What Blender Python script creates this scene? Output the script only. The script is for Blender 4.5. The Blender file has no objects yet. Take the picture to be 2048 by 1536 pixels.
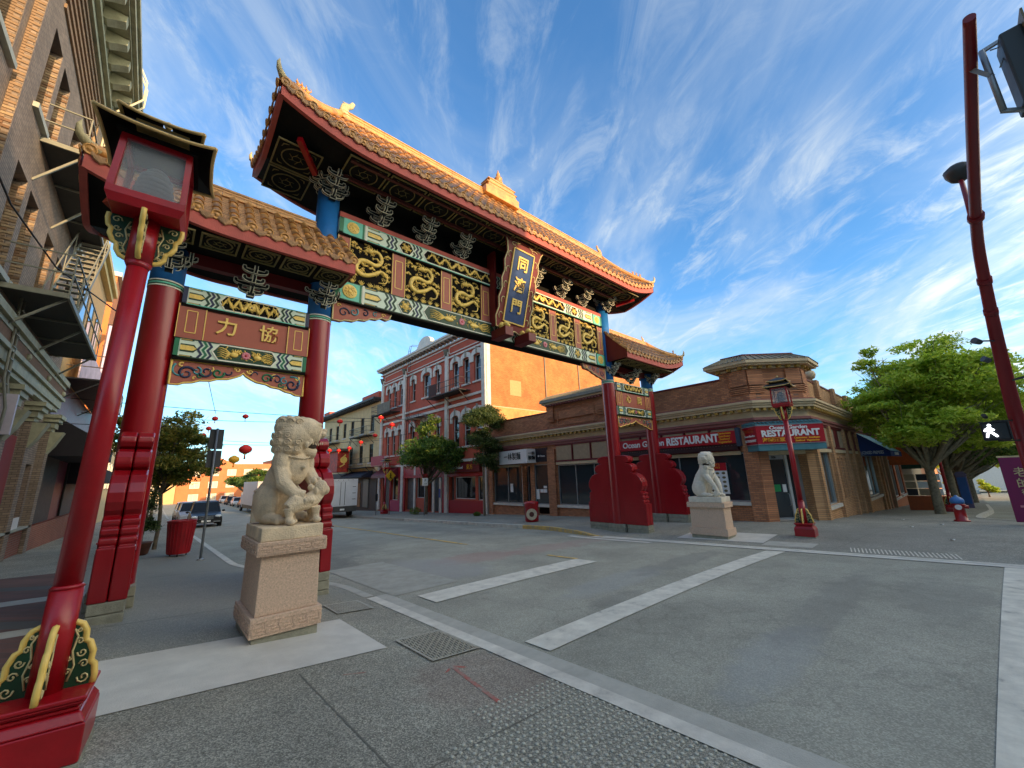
import bpy, math, random
from mathutils import Vector, Matrix
random.seed(7)
SC = bpy.context.scene
COL = SC.collection
R = math.radians

# ---------------------------------------------------------------- camera
cam_d = bpy.data.cameras.new('camera')
cam_d.sensor_width = 36.0
cam_d.lens = 791.604 / 2048 * 36.0
cam_d.clip_start = 0.05
cam_d.clip_end = 2000
cam = bpy.data.objects.new('camera', cam_d)
COL.objects.link(cam)
_y, _p, _r = R(41.90424), R(12.96833), R(-1.92131)
_f = Vector((math.sin(_y) * math.cos(_p), math.cos(_y) * math.cos(_p), math.sin(_p)))
_rt = Vector((math.cos(_y), -math.sin(_y), 0))
_up = _rt.cross(_f)
_a = _rt * math.cos(_r) + _up * math.sin(_r)
_b = _up * math.cos(_r) - _rt * math.sin(_r)
cam.matrix_world = Matrix(((_a.x, _b.x, -_f.x, 0), (_a.y, _b.y, -_f.y, 0), (_a.z, _b.z, -_f.z, 0), (0, 0, 0, 1)))
SC.camera = cam

# ---------------------------------------------------------------- sky, sun, exposure
SUN_AZ, SUN_EL = 173.0, 12.5          # degrees clockwise from +Y, and above the horizon
world = bpy.data.worlds.new('World')
SC.world = world
world.use_nodes = True
wt = world.node_tree
for n in list(wt.nodes):
    wt.nodes.remove(n)
def wn(t, **k):
    n = wt.nodes.new(t)
    for a, b in k.items():
        setattr(n, a, b)
    return n
def wmath(op, a, b=None):
    n = wn('ShaderNodeMath', operation=op)
    for i, s in enumerate((a, b)):
        if s is None: continue
        if isinstance(s, (int, float)): n.inputs[i].default_value = s
        else: wt.links.new(s, n.inputs[i])
    return n.outputs[0]
w_out = wn('ShaderNodeOutputWorld'); w_bg = wn('ShaderNodeBackground')
sky = wn('ShaderNodeTexSky', sky_type='NISHITA', sun_disc=False)
sky.sun_elevation = R(SUN_EL); sky.sun_rotation = R(SUN_AZ)
sky.air_density = 1.0; sky.dust_density = 0.4; sky.ozone_density = 2.2
tc = wn('ShaderNodeTexCoord')
sp = wn('ShaderNodeSeparateXYZ'); wt.links.new(tc.outputs['Generated'], sp.inputs[0])
zc = wmath('ADD', wmath('MAXIMUM', sp.outputs[2], 0.0), 0.16)
px = wmath('DIVIDE', sp.outputs[0], zc); py = wmath('DIVIDE', sp.outputs[1], zc)
cmb = wn('ShaderNodeCombineXYZ'); wt.links.new(px, cmb.inputs[0]); wt.links.new(py, cmb.inputs[1])
def streak(rot, sx, sy, scale, det, rough, dist, loc=(0, 0, 0)):
    mp = wn('ShaderNodeMapping', vector_type='TEXTURE'); mp.inputs['Rotation'].default_value = (0, 0, R(rot))
    mp.inputs['Scale'].default_value = (1 / sx, 1 / sy, 1); mp.inputs['Location'].default_value = loc
    wt.links.new(cmb.outputs[0], mp.inputs[0])
    nz = wn('ShaderNodeTexNoise'); nz.inputs['Scale'].default_value = scale
    nz.inputs['Detail'].default_value = det; nz.inputs['Roughness'].default_value = rough
    nz.inputs['Distortion'].default_value = dist
    wt.links.new(mp.outputs[0], nz.inputs['Vector'])
    return nz.outputs[0]
def wramp(s, a, b, hi=1.0):
    n = wn('ShaderNodeMapRange'); n.interpolation_type = 'SMOOTHSTEP'
    n.inputs[1].default_value = a; n.inputs[2].default_value = b; n.inputs[4].default_value = hi
    wt.links.new(s, n.inputs[0]); return n.outputs[0]
n1 = streak(38, 0.62, 1.35, 1.3, 7, 0.58, 0.8)
n2 = streak(56, 1.1, 2.5, 3.2, 9, 0.66, 0.8, (3, 1, 0))
n3 = streak(0, 1, 1, 0.55, 3, 0.5, 0.2, (5.3, 2.2, 0))
dens = wmath('MULTIPLY', wmath('ADD', wramp(n1, 0.36, 0.78), wmath('MULTIPLY', wramp(n2, 0.46, 0.74), 0.55)), wramp(n3, 0.22, 0.52, 1.0))
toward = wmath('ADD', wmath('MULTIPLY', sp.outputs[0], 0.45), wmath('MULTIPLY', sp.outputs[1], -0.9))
gx = wramp(toward, 0.34, 0.95, 1.0)          # unseen cloud towards the sun side, thickened to add fill light
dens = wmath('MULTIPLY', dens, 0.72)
fill_veil = wmath('MULTIPLY', gx, wmath('ADD', 0.45, wmath('MULTIPLY', wramp(n2, 0.30, 0.75), 0.55)))
dens = wmath('MINIMUM', wmath('ADD', dens, fill_veil), 0.92)
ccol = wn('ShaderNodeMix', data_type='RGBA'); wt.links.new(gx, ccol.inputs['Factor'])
ccol.inputs[6].default_value = (3.1, 3.3, 3.25, 1); ccol.inputs[7].default_value = (15.0, 13.6, 10.2, 1)  # sun-side cloud colour brightened as added fill for the street
mixc = wn('ShaderNodeMix', data_type='RGBA')
wt.links.new(dens, mixc.inputs['Factor'])
grade = wn('ShaderNodeMix', data_type='RGBA', blend_type='MULTIPLY')
grade.inputs['Factor'].default_value = 1.0
grade.inputs[7].default_value = (0.60, 0.97, 1.22, 1)
wt.links.new(sky.outputs[0], grade.inputs[6])
wt.links.new(grade.outputs[2], mixc.inputs[6])
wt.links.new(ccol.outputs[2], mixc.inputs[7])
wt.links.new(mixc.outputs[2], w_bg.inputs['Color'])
w_bg.inputs['Strength'].default_value = 0.132
wt.links.new(w_bg.outputs[0], w_out.inputs['Surface'])

sun_d = bpy.data.lights.new('sun', 'SUN')
sun_d.energy = 2.7; sun_d.angle = R(0.55); sun_d.color = (1.0, 0.66, 0.36)
sun = bpy.data.objects.new('sun', sun_d); COL.objects.link(sun)
_sd = Vector((math.sin(R(SUN_AZ)) * math.cos(R(SUN_EL)), math.cos(R(SUN_AZ)) * math.cos(R(SUN_EL)), math.sin(R(SUN_EL))))
sun.rotation_mode = 'QUATERNION'
sun.rotation_quaternion = _sd.to_track_quat('Z', 'Y')
sun.location = _sd * 60
SC.view_settings.view_transform = 'Standard'
SC.view_settings.look = 'None'
SC.view_settings.gamma = 1.0
SC.view_settings.use_curve_mapping = False
SC.view_settings.exposure = 1.24
SC.render.engine = 'CYCLES'
SC.cycles.use_denoising = True
SC.cycles.max_bounces = 6

# ---------------------------------------------------------------- helpers
def c8(r, g, b):
    def l(v):
        v /= 255.0
        return v / 12.92 if v <= 0.04045 else ((v + 0.055) / 1.055) ** 2.4
    return (l(r), l(g), l(b), 1)
MATS = {}
def mat(name, col, rough=0.6, var=0.12, scale=6.0, bump=0.0, bscale=40.0, metal=0.0, spec=0.5, coat=0.0, emit=None, streaks=0.0):
    if name in MATS: return MATS[name]
    m = bpy.data.materials.new(name); m.use_nodes = True
    nt = m.node_tree; b = nt.nodes['Principled BSDF']
    if len(col) == 3: col = (*col, 1)
    b.inputs['Base Color'].default_value = col
    b.inputs['Roughness'].default_value = rough
    b.inputs['Metallic'].default_value = metal
    b.inputs['Specular IOR Level'].default_value = spec
    b.inputs['Coat Weight'].default_value = coat
    b.inputs['Coat Roughness'].default_value = 0.15
    if emit:
        b.inputs['Emission Color'].default_value = (*emit[:3], 1); b.inputs['Emission Strength'].default_value = emit[3]
    g = nt.nodes.new('ShaderNodeNewGeometry')
    if var > 0:
        nz = nt.nodes.new('ShaderNodeTexNoise'); nz.inputs['Scale'].default_value = scale; nz.inputs['Detail'].default_value = 6
        nz.inputs['Roughness'].default_value = 0.65
        if streaks:
            mp = nt.nodes.new('ShaderNodeMapping'); mp.inputs['Scale'].default_value = (1, 1, streaks)
            nt.links.new(g.outputs['Position'], mp.inputs[0]); nt.links.new(mp.outputs[0], nz.inputs['Vector'])
        else:
            nt.links.new(g.outputs['Position'], nz.inputs['Vector'])
        mr = nt.nodes.new('ShaderNodeMapRange'); mr.inputs[1].default_value = 0.3; mr.inputs[2].default_value = 0.7
        mr.inputs[3].default_value = 1 - var * 1.3; mr.inputs[4].default_value = 1 + var
        nt.links.new(nz.outputs[0], mr.inputs[0])
        mx = nt.nodes.new('ShaderNodeMix'); mx.data_type = 'RGBA'; mx.blend_type = 'MULTIPLY'
        mx.inputs['Factor'].default_value = 1; mx.inputs[6].default_value = col
        nt.links.new(mr.outputs[0], mx.inputs[7]); nt.links.new(mx.outputs[2], b.inputs['Base Color'])
        mr2 = nt.nodes.new('ShaderNodeMapRange'); mr2.inputs[3].default_value = max(0.03, rough - 0.12); mr2.inputs[4].default_value = min(1, rough + 0.15)
        nt.links.new(nz.outputs[0], mr2.inputs[0]); nt.links.new(mr2.outputs[0], b.inputs['Roughness'])
    if bump > 0:
        n2_ = nt.nodes.new('ShaderNodeTexNoise'); n2_.inputs['Scale'].default_value = bscale; n2_.inputs['Detail'].default_value = 5
        nt.links.new(g.outputs['Position'], n2_.inputs['Vector'])
        bp = nt.nodes.new('ShaderNodeBump'); bp.inputs['Strength'].default_value = bump; bp.inputs['Distance'].default_value = 0.02
        nt.links.new(n2_.outputs[0], bp.inputs['Height']); nt.links.new(bp.outputs[0], b.inputs['Normal'])
    MATS[name] = m
    return m

def brick_mat(name, c1, c2, cm, bw=0.215, rh=0.075, mort=0.010, rough=0.85, stain=0.25, fac_bump=0.5):
    m = bpy.data.materials.new(name); m.use_nodes = True
    nt = m.node_tree; b = nt.nodes['Principled BSDF']; L = nt.links
    g = nt.nodes.new('ShaderNodeNewGeometry'); s = nt.nodes.new('ShaderNodeSeparateXYZ'); L.new(g.outputs['Position'], s.inputs[0])
    ad = nt.nodes.new('ShaderNodeMath'); ad.operation = 'ADD'; L.new(s.outputs[0], ad.inputs[0]); L.new(s.outputs[1], ad.inputs[1])
    cb = nt.nodes.new('ShaderNodeCombineXYZ'); L.new(ad.outputs[0], cb.inputs[0]); L.new(s.outputs[2], cb.inputs[1])
    t = nt.nodes.new('ShaderNodeTexBrick'); L.new(cb.outputs[0], t.inputs['Vector'])
    t.inputs['Scale'].default_value = 1.0; t.inputs['Brick Width'].default_value = bw; t.inputs['Row Height'].default_value = rh
    t.inputs['Mortar Size'].default_value = mort; t.inputs['Mortar Smooth'].default_value = 0.2; t.inputs['Bias'].default_value = 0.0
    t.inputs['Color1'].default_value = c1; t.inputs['Color2'].default_value = c2; t.inputs['Mortar'].default_value = cm
    nz = nt.nodes.new('ShaderNodeTexNoise'); nz.inputs['Scale'].default_value = 0.9; nz.inputs['Detail'].default_value = 8; nz.inputs['Roughness'].default_value = 0.7
    L.new(g.outputs['Position'], nz.inputs['Vector'])
    mr = nt.nodes.new('ShaderNodeMapRange'); mr.inputs[1].default_value = 0.3; mr.inputs[2].default_value = 0.7
    mr.inputs[3].default_value = 1 - stain; mr.inputs[4].default_value = 1 + stain * 0.6; L.new(nz.outputs[0], mr.inputs[0])
    mx = nt.nodes.new('ShaderNodeMix'); mx.data_type = 'RGBA'; mx.blend_type = 'MULTIPLY'; mx.inputs['Factor'].default_value = 1
    L.new(t.outputs['Color'], mx.inputs[6]); L.new(mr.outputs[0], mx.inputs[7]); L.new(mx.outputs[2], b.inputs['Base Color'])
    b.inputs['Roughness'].default_value = rough
    iv = nt.nodes.new('ShaderNodeMath'); iv.operation = 'SUBTRACT'; iv.inputs[0].default_value = 1; L.new(t.outputs['Fac'], iv.inputs[1])
    bp = nt.nodes.new('ShaderNodeBump'); bp.inputs['Strength'].default_value = fac_bump; bp.inputs['Distance'].default_value = 0.01
    L.new(iv.outputs[0], bp.inputs['Height']); L.new(bp.outputs[0], b.inputs['Normal'])
    MATS[name] = m
    return m

class M:
    def __init__(s): s.v = []; s.f = []; s.s = []; s.m = []; s.mi = 0
    def add(s, vs, fs, smooth=False):
        o = len(s.v); s.v.extend([tuple(p) for p in vs])
        for f in fs:
            s.f.append(tuple(i + o for i in f)); s.s.append(smooth); s.m.append(s.mi)
        return s
    def box(s, x0, x1, y0, y1, z0, z1):
        if x0 > x1: x0, x1 = x1, x0
        if y0 > y1: y0, y1 = y1, y0
        if z0 > z1: z0, z1 = z1, z0
        return s.add([(x0, y0, z0), (x1, y0, z0), (x1, y1, z0), (x0, y1, z0), (x0, y0, z1), (x1, y0, z1), (x1, y1, z1), (x0, y1, z1)],
              [(0, 3, 2, 1), (4, 5, 6, 7), (0, 1, 5, 4), (1, 2, 6, 5), (2, 3, 7, 6), (3, 0, 4, 7)])
    def obox(s, c, ax, ay, az):
        c = Vector(c); ax = Vector(ax); ay = Vector(ay); az = Vector(az); vs = []
        for k in (-1, 1):
            for i, j in ((-1, -1), (1, -1), (1, 1), (-1, 1)):
                vs.append(c + ax * i + ay * j + az * k)
        return s.add(vs, [(0, 3, 2, 1), (4, 5, 6, 7), (0, 1, 5, 4), (1, 2, 6, 5), (2, 3, 7, 6), (3, 0, 4, 7)])
    def bar(s, a, b, w, h=None, up=(0, 0, 1)):
        a = Vector(a); b = Vector(b); d = b - a
        u = Vector(up)
        if abs(d.normalized().dot(u)) > 0.98: u = Vector((1, 0, 0))
        sd = d.cross(u).normalized(); u2 = sd.cross(d).normalized()
        return s.obox((a + b) / 2, d / 2, sd * w / 2, u2 * (h or w) / 2)
    def cyl(s, a, b, r0, r1=None, n=12, caps=True, smooth=True):
        return s.tube([a, b], [r0, r0 if r1 is None else r1], n, caps, smooth)
    def tube(s, pts, rs, n=6, caps=True, smooth=True, flat=None):
        pts = [Vector(p) for p in pts]
        if isinstance(rs, (int, float)): rs = [rs] * len(pts)
        o = len(s.v); prev = None; N = len(pts)
        for i, p in enumerate(pts):
            d = (pts[min(i + 1, N - 1)] - pts[max(i - 1, 0)])
            d = d.normalized() if d.length > 1e-9 else Vector((0, 0, 1))
            if prev is None:
                u = Vector((0, 0, 1)) if abs(d.z) < 0.9 else Vector((1, 0, 0))
                x = d.cross(u).normalized()
            else:
                x = (prev - d * prev.dot(d))
                x = x.normalized() if x.length > 1e-6 else d.orthogonal().normalized()
            prev = x; y = d.cross(x)
            for k in range(n):
                a = 2 * math.pi * k / n
                q = x * math.cos(a) + y * math.sin(a)
                if flat: q = q - Vector(flat[0]) * q.dot(Vector(flat[0])) * (1 - flat[1])
                s.v.append(tuple(p + q * rs[i]))
        for i in range(N - 1):
            for k in range(n):
                a = o + i * n + k; b = o + i * n + (k + 1) % n
                s.f.append((a, a + n, b + n, b)); s.s.append(smooth); s.m.append(s.mi)
        if caps:
            s.f.append(tuple(o + k for k in range(n))); s.s.append(False); s.m.append(s.mi)
            s.f.append(tuple(o + (N - 1) * n + k for k in reversed(range(n)))); s.s.append(False); s.m.append(s.mi)
        return s
    def prism(s, poly, O, U, V, W):
        O = Vector(O); U = Vector(U); V = Vector(V); W = Vector(W); n = len(poly)
        vs = [O + U * a + V * b for a, b in poly] + [O + U * a + V * b + W for a, b in poly]
        fs = [tuple(range(n)), tuple(range(2 * n - 1, n - 1, -1))] + [(i, n + i, n + (i + 1) % n, (i + 1) % n) for i in range(n)]
        return s.add(vs, fs)
    def ell(s, c, r, nu=12, nv=8, rot=None):
        c = Vector(c); vs = []; fs = []
        if isinstance(r, (int, float)): r = (r, r, r)
        for j in range(nv + 1):
            t = math.pi * j / nv
            for i in range(nu):
                a = 2 * math.pi * i / nu
                p = Vector((r[0] * math.sin(t) * math.cos(a), r[1] * math.sin(t) * math.sin(a), r[2] * math.cos(t)))
                if rot is not None: p = rot @ p
                vs.append(c + p)
        for j in range(nv):
            for i in range(nu):
                a = j * nu + i; b = j * nu + (i + 1) % nu
                fs.append((a, a + nu, b + nu, b))
        return s.add(vs, fs, True)
    def lathe(s, prof, c, n=16, smooth=True, axis=None):
        c = Vector(c); vs = []; fs = []
        for r, z in prof:
            for k in range(n):
                a = 2 * math.pi * k / n; vs.append(c + Vector((r * math.cos(a), r * math.sin(a), z)))
        for j in range(len(prof) - 1):
            for k in range(n):
                a = j * n + k; b = j * n + (k + 1) % n
                fs.append((a, b, b + n, a + n))
        fs.append(tuple(reversed(range(n)))); fs.append(tuple(range((len(prof) - 1) * n, len(prof) * n)))
        return s.add(vs, fs, smooth)
    def grid(s, fn, nu, nv, smooth=True):
        vs = [fn(i / nu, j / nv) for j in range(nv + 1) for i in range(nu + 1)]
        fs = [(j * (nu + 1) + i, j * (nu + 1) + i + 1, (j + 1) * (nu + 1) + i + 1, (j + 1) * (nu + 1) + i) for j in range(nv) for i in range(nu)]
        return s.add(vs, fs, smooth)
    def mesh(s, name, ms):
        me = bpy.data.meshes.new(name); me.from_pydata(s.v, [], s.f)
        if not isinstance(ms, (list, tuple)): ms = [ms]
        for m in ms: me.materials.append(m)
        me.polygons.foreach_set('use_smooth', s.s)
        if len(ms) > 1: me.polygons.foreach_set('material_index', s.m)
        me.update()
        return me
    def build(s, name, ms, parent=None, label=None, cat=None, group=None, kind=None):
        return link(name, s.mesh(name, ms), parent, label, cat, group, kind)

def tag(o, label=None, cat=None, group=None, kind=None):
    if label: o['label'] = label
    if cat: o['category'] = cat
    if group: o['group'] = group
    if kind: o['kind'] = kind
    return o
WM = {}
def link(name, me, parent=None, label=None, cat=None, group=None, kind=None, mw=None):
    o = bpy.data.objects.new(name, me); COL.objects.link(o)
    if mw is not None: o.matrix_basis = mw
    if parent is not None:
        o.parent = parent; o.matrix_parent_inverse = WM.get(parent.name, Matrix()).inverted()
        WM[o.name] = WM.get(parent.name, Matrix()) @ o.matrix_parent_inverse @ (mw or Matrix())
    else:
        WM[o.name] = mw or Matrix()
    return tag(o, label, cat, group, kind)
def thing(name, loc, label, cat, group=None, rz=0.0):
    mw = Matrix.Translation(Vector(loc)) @ Matrix.Rotation(rz, 4, 'Z')
    o = link(name, None, None, label, cat, group, None, mw)
    o.empty_display_size = 0.3
    return o
def kids(o): return [c for c in bpy.data.objects if c.parent == o]
CH = {}
def copy_tree(o, mw, label=None, group=None, mirror=False):
    if not CH:
        pass
    ch = {}
    for c in bpy.data.objects:
        if c.parent is not None: ch.setdefault(c.parent.name, []).append(c)
    r = o.copy(); COL.objects.link(r); r.matrix_basis = mw; WM[r.name] = mw
    if label: r['label'] = label
    if group: r['group'] = group
    def rec(src, dst):
        for c in ch.get(src.name, []):
            d = c.copy(); COL.objects.link(d); d.parent = dst; d.matrix_parent_inverse = c.matrix_parent_inverse.copy()
            rec(c, d)
    rec(o, r)
    return r
def bevel(o, w=0.01, seg=2):
    md = o.modifiers.new('bevel', 'BEVEL'); md.width = w; md.segments = seg; md.limit_method = 'ANGLE'; md.angle_limit = R(35)
    return o
def T3(x, y, z): return Matrix.Translation((x, y, z))
def frame_mat(O, U, V):
    U = Vector(U).normalized(); V = Vector(V).normalized(); W = U.cross(V)
    return Matrix(((U.x, V.x, W.x, O[0]), (U.y, V.y, W.y, O[1]), (U.z, V.z, W.z, O[2]), (0, 0, 0, 1)))
def text(s, size, O, U, V, m, parent, name='lettering', ext=0.01, bold=0.0, shear=0.0, sx=1.0, label=None):
    cu = bpy.data.curves.new('t', 'FONT'); cu.body = s; cu.size = size; cu.extrude = ext; cu.offset = bold
    cu.align_x = 'CENTER'; cu.align_y = 'CENTER'; cu.shear = shear; cu.resolution_u = 3
    to = bpy.data.objects.new('t', cu)
    me = bpy.data.meshes.new_from_object(to)
    bpy.data.objects.remove(to); me.name = name
    me.materials.clear(); me.materials.append(m)
    for v in me.vertices: v.co.x *= sx
    return link(name, me, parent, label, mw=frame_mat(O, U, V))

# ---------------------------------------------------------------- ground model
def sm(a, b, x):
    t = min(1.0, max(0.0, (x - a) / (b - a))); return t * t * (3 - 2 * t)
def P0(x, y): return -1.47 - .022 * x - .030 * max(-30, min(y, 60)) - .03 * max(0, min(x, 90) - 19)
def kL(y): return 3.1 - 1.23 * sm(8.0, 13.0, y)
def kR(y): return 12.1 + 1.0 * sm(9.0, 13.0, y)
def road_z(x, y):
    x = min(max(x, 1.8), 13.2); return P0(x, y) - .22 + .06 * (1 - ((x - 7.65) / 4.75) ** 2)
def walk_z(x, y):
    ramp = 1 - sm(9, 10.5, y)
    if x <= 7: return P0(x, y) - (.19 * ramp + .09 * (1 - ramp)) * max(0.0, min(1.0, (x + .8) / 3.7))
    return P0(x, y) - .04 - (.16 * ramp + .06 * (1 - ramp)) * (1 - sm(12.4, 15.5, x))
def GZ(x, y): return road_z(x, y) if kL(y) < x < kR(y) else walk_z(x, y)
# ---------------------------------------------------------------- materials
red = mat('red_gloss_paint', c8(150, 8, 22), 0.32, 0.14, 2.2, 0.06, 30, coat=0.3, streaks=.35)
red_post = mat('red_post_paint', c8(166, 10, 24), 0.34, 0.16, 3.0, 0.08, 45, coat=0.25)
red_dk = mat('dark_red_paint', c8(112, 22, 20), 0.5, 0.12)
fascia_m = mat('weathered_red_fascia', c8(190, 92, 80), 0.7, 0.18, 2.5, 0.3, 60)
board_m = mat('terracotta_board', c8(172, 92, 72), 0.55, 0.08, 1.5)
post_m = mat('brown_post', c8(176, 100, 82), 0.6, 0.1)
blue_m = mat('column_blue', c8(28, 108, 178), 0.45, 0.1)
mint_m = mat('mint_paint', c8(220, 234, 212), 0.6, 0.08)
cream_m = mat('cream_paint', c8(240, 238, 218), 0.6, 0.06)
green_m = mat('green_paint', c8(30, 116, 78), 0.5, 0.1)
dgreen_m = mat('dark_green_paint', c8(22, 64, 38), 0.5, 0.15)
navy_m = mat('navy_paint', c8(34, 44, 78), 0.5, 0.1)
aqua_m = mat('aqua_paint', c8(112, 202, 176), 0.55, 0.08)
teal_m = mat('teal_paint', c8(70, 150, 160), 0.5, 0.1)
gold_m = mat('gold_paint', c8(246, 208, 104), 0.38, 0.18, 14, 0.3, 50)
ggold_m = mat('yellow_gold_paint', c8(248, 208, 108), 0.4, 0.08)
pgold_m = mat('pale_gold_paint', c8(214, 196, 140), 0.5, 0.1)
plaqblue_m = mat('plaque_blue', c8(30, 62, 110), 0.35, 0.1)
black_m = mat('black_panel', c8(24, 20, 16), 0.9, 0.1, spec=0.15)
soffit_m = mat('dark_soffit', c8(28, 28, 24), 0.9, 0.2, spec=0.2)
olive_m = mat('olive_gold', c8(140, 126, 74), 0.55, 0.2, 10)
white_m = mat('white_paint', c8(226, 226, 220), 0.5, 0.08)
pink_m = mat('pink_flower', c8(214, 130, 140), 0.5, 0.1)
tile_m = mat('glazed_tile', c8(204, 152, 88), 0.42, 0.35, 5.0, 0.35, 60, coat=0.15)
tile2_m = mat('weathered_tile', c8(182, 136, 90), 0.55, 0.4, 7.0, 0.5, 70)
ridge_m = mat('ridge_tile', c8(212, 152, 80), 0.4, 0.3, 4.0, 0.3, 50, coat=0.15)
bone_m = mat('bone_tile', c8(206, 188, 140), 0.6, 0.25, 8, 0.4)
granite = mat('pink_granite', c8(216, 186, 160), 0.85, 0.22, 48.0, 0.4, 120)
lionst = mat('lion_stone', c8(228, 206, 172), 0.85, 0.22, 5.0, 0.6, 60)
lionst2 = mat('lion_stone_pale', c8(224, 214, 194), 0.85, 0.12, 7.0, 0.4, 70)
conc_pad = mat('pad_concrete', c8(150, 148, 130), 0.9, 0.18, 9.0, 0.4, 60)
conc_lt = mat('light_concrete', c8(206, 202, 190), 0.9, 0.10, 3.0, 0.25, 90)
conc_gut = mat('gutter_concrete', c8(176, 174, 162), 0.92, 0.14, 4.0, 0.3, 90)
steel_m = mat('galvanised_steel', c8(150, 155, 158), 0.45, 0.1, metal=0.6)
dark_metal = mat('dark_metal', c8(48, 44, 40), 0.55, 0.15)
white_line = 0
yellow_line = 0
glass_m = mat('dark_glass', (0.012, 0.016, 0.018), 0.04, 0.0, spec=0.7)
glass2_m = mat('shop_glass', (0.03, 0.04, 0.045), 0.05, 0.0, spec=0.7)
def speck(name, c_lo, c_mid, c_hi, sc=70.0, rough=0.9, patch=None, bump=0.6, crack=0.0):
    m = bpy.data.materials.new(name); m.use_nodes = True; nt = m.node_tree; L = nt.links; b = nt.nodes['Principled BSDF']
    g = nt.nodes.new('ShaderNodeNewGeometry')
    v = nt.nodes.new('ShaderNodeTexVoronoi'); v.inputs['Scale'].default_value = sc; L.new(g.outputs['Position'], v.inputs['Vector'])
    s = nt.nodes.new('ShaderNodeSeparateColor'); L.new(v.outputs['Color'], s.inputs[0])
    r = nt.nodes.new('ShaderNodeValToRGB'); L.new(s.outputs[0], r.inputs[0])
    r.color_ramp.elements[0].color = c_lo; r.color_ramp.elements[1].color = c_hi
    e = r.color_ramp.elements.new(0.55); e.color = c_mid
    n = nt.nodes.new('ShaderNodeTexNoise'); n.inputs['Scale'].default_value = 0.55; n.inputs['Detail'].default_value = 9; n.inputs['Roughness'].default_value = 0.72
    L.new(g.outputs['Position'], n.inputs['Vector'])
    mr = nt.nodes.new('ShaderNodeMapRange'); mr.inputs[1].default_value = 0.32; mr.inputs[2].default_value = 0.68; mr.inputs[3].default_value = 0.74; mr.inputs[4].default_value = 1.2
    L.new(n.outputs[0], mr.inputs[0])
    mx = nt.nodes.new('ShaderNodeMix'); mx.data_type = 'RGBA'; mx.blend_type = 'MULTIPLY'; mx.inputs['Factor'].default_value = 1
    L.new(r.outputs[0], mx.inputs[6]); L.new(mr.outputs[0], mx.inputs[7]); out = mx.outputs[2]
    if crack:
        v2 = nt.nodes.new('ShaderNodeTexVoronoi'); v2.feature = 'DISTANCE_TO_EDGE'; v2.inputs['Scale'].default_value = 0.35
        n3_ = nt.nodes.new('ShaderNodeTexNoise'); n3_.inputs['Scale'].default_value = 1.4; n3_.inputs['Detail'].default_value = 6
        L.new(g.outputs['Position'], n3_.inputs['Vector'])
        vm = nt.nodes.new('ShaderNodeVectorMath'); vm.operation = 'MULTIPLY_ADD'; vm.inputs[1].default_value = (1.6, 1.6, 1.6)
        L.new(n3_.outputs['Color'], vm.inputs[0]); L.new(g.outputs['Position'], vm.inputs[2]); L.new(vm.outputs[0], v2.inputs['Vector'])
        c = nt.nodes.new('ShaderNodeMapRange'); c.inputs[1].default_value = 0.0; c.inputs[2].default_value = 0.012; c.inputs[3].default_value = 1 - crack; c.inputs[4].default_value = 1
        L.new(v2.outputs[0], c.inputs[0])
        m2 = nt.nodes.new('ShaderNodeMix'); m2.data_type = 'RGBA'; m2.blend_type = 'MULTIPLY'; m2.inputs['Factor'].default_value = 1
        L.new(out, m2.inputs[6]); L.new(c.outputs[0], m2.inputs[7]); out = m2.outputs[2]
    if patch:
        for (cx, cy, rx, ry, col, amt) in patch:
            s2 = nt.nodes.new('ShaderNodeVectorMath'); s2.operation = 'SUBTRACT'; s2.inputs[1].default_value = (cx, cy, 0); L.new(g.outputs['Position'], s2.inputs[0])
            s3 = nt.nodes.new('ShaderNodeVectorMath'); s3.operation = 'MULTIPLY'; s3.inputs[1].default_value = (1 / rx, 1 / ry, 0); L.new(s2.outputs[0], s3.inputs[0])
            ln = nt.nodes.new('ShaderNodeVectorMath'); ln.operation = 'LENGTH'; L.new(s3.outputs[0], ln.inputs[0])
            n4 = nt.nodes.new('ShaderNodeTexNoise'); n4.inputs['Scale'].default_value = 2.2; n4.inputs['Detail'].default_value = 8; n4.inputs['Roughness'].default_value = 0.75; L.new(g.outputs['Position'], n4.inputs['Vector'])
            ad = nt.nodes.new('ShaderNodeMath'); ad.operation = 'MULTIPLY_ADD'; ad.inputs[1].default_value = 1.5; L.new(n4.outputs[0], ad.inputs[0]); L.new(ln.outputs['Value'], ad.inputs[2])
            f = nt.nodes.new('ShaderNodeMapRange'); f.inputs[1].default_value = 1.45; f.inputs[2].default_value = 1.85; f.inputs[3].default_value = amt; f.inputs[4].default_value = 0; L.new(ad.outputs[0], f.inputs[0])
            m3 = nt.nodes.new('ShaderNodeMix'); m3.data_type = 'RGBA'; L.new(f.outputs[0], m3.inputs['Factor']); L.new(out, m3.inputs[6]); m3.inputs[7].default_value = col; out = m3.outputs[2]
    L.new(out, b.inputs['Base Color']); b.inputs['Roughness'].default_value = rough
    bp = nt.nodes.new('ShaderNodeBump'); bp.inputs['Strength'].default_value = bump; bp.inputs['Distance'].default_value = 0.006
    L.new(v.outputs['Distance'], bp.inputs['Height']); L.new(bp.outputs[0], b.inputs['Normal'])
    MATS[name] = m; return m
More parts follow.
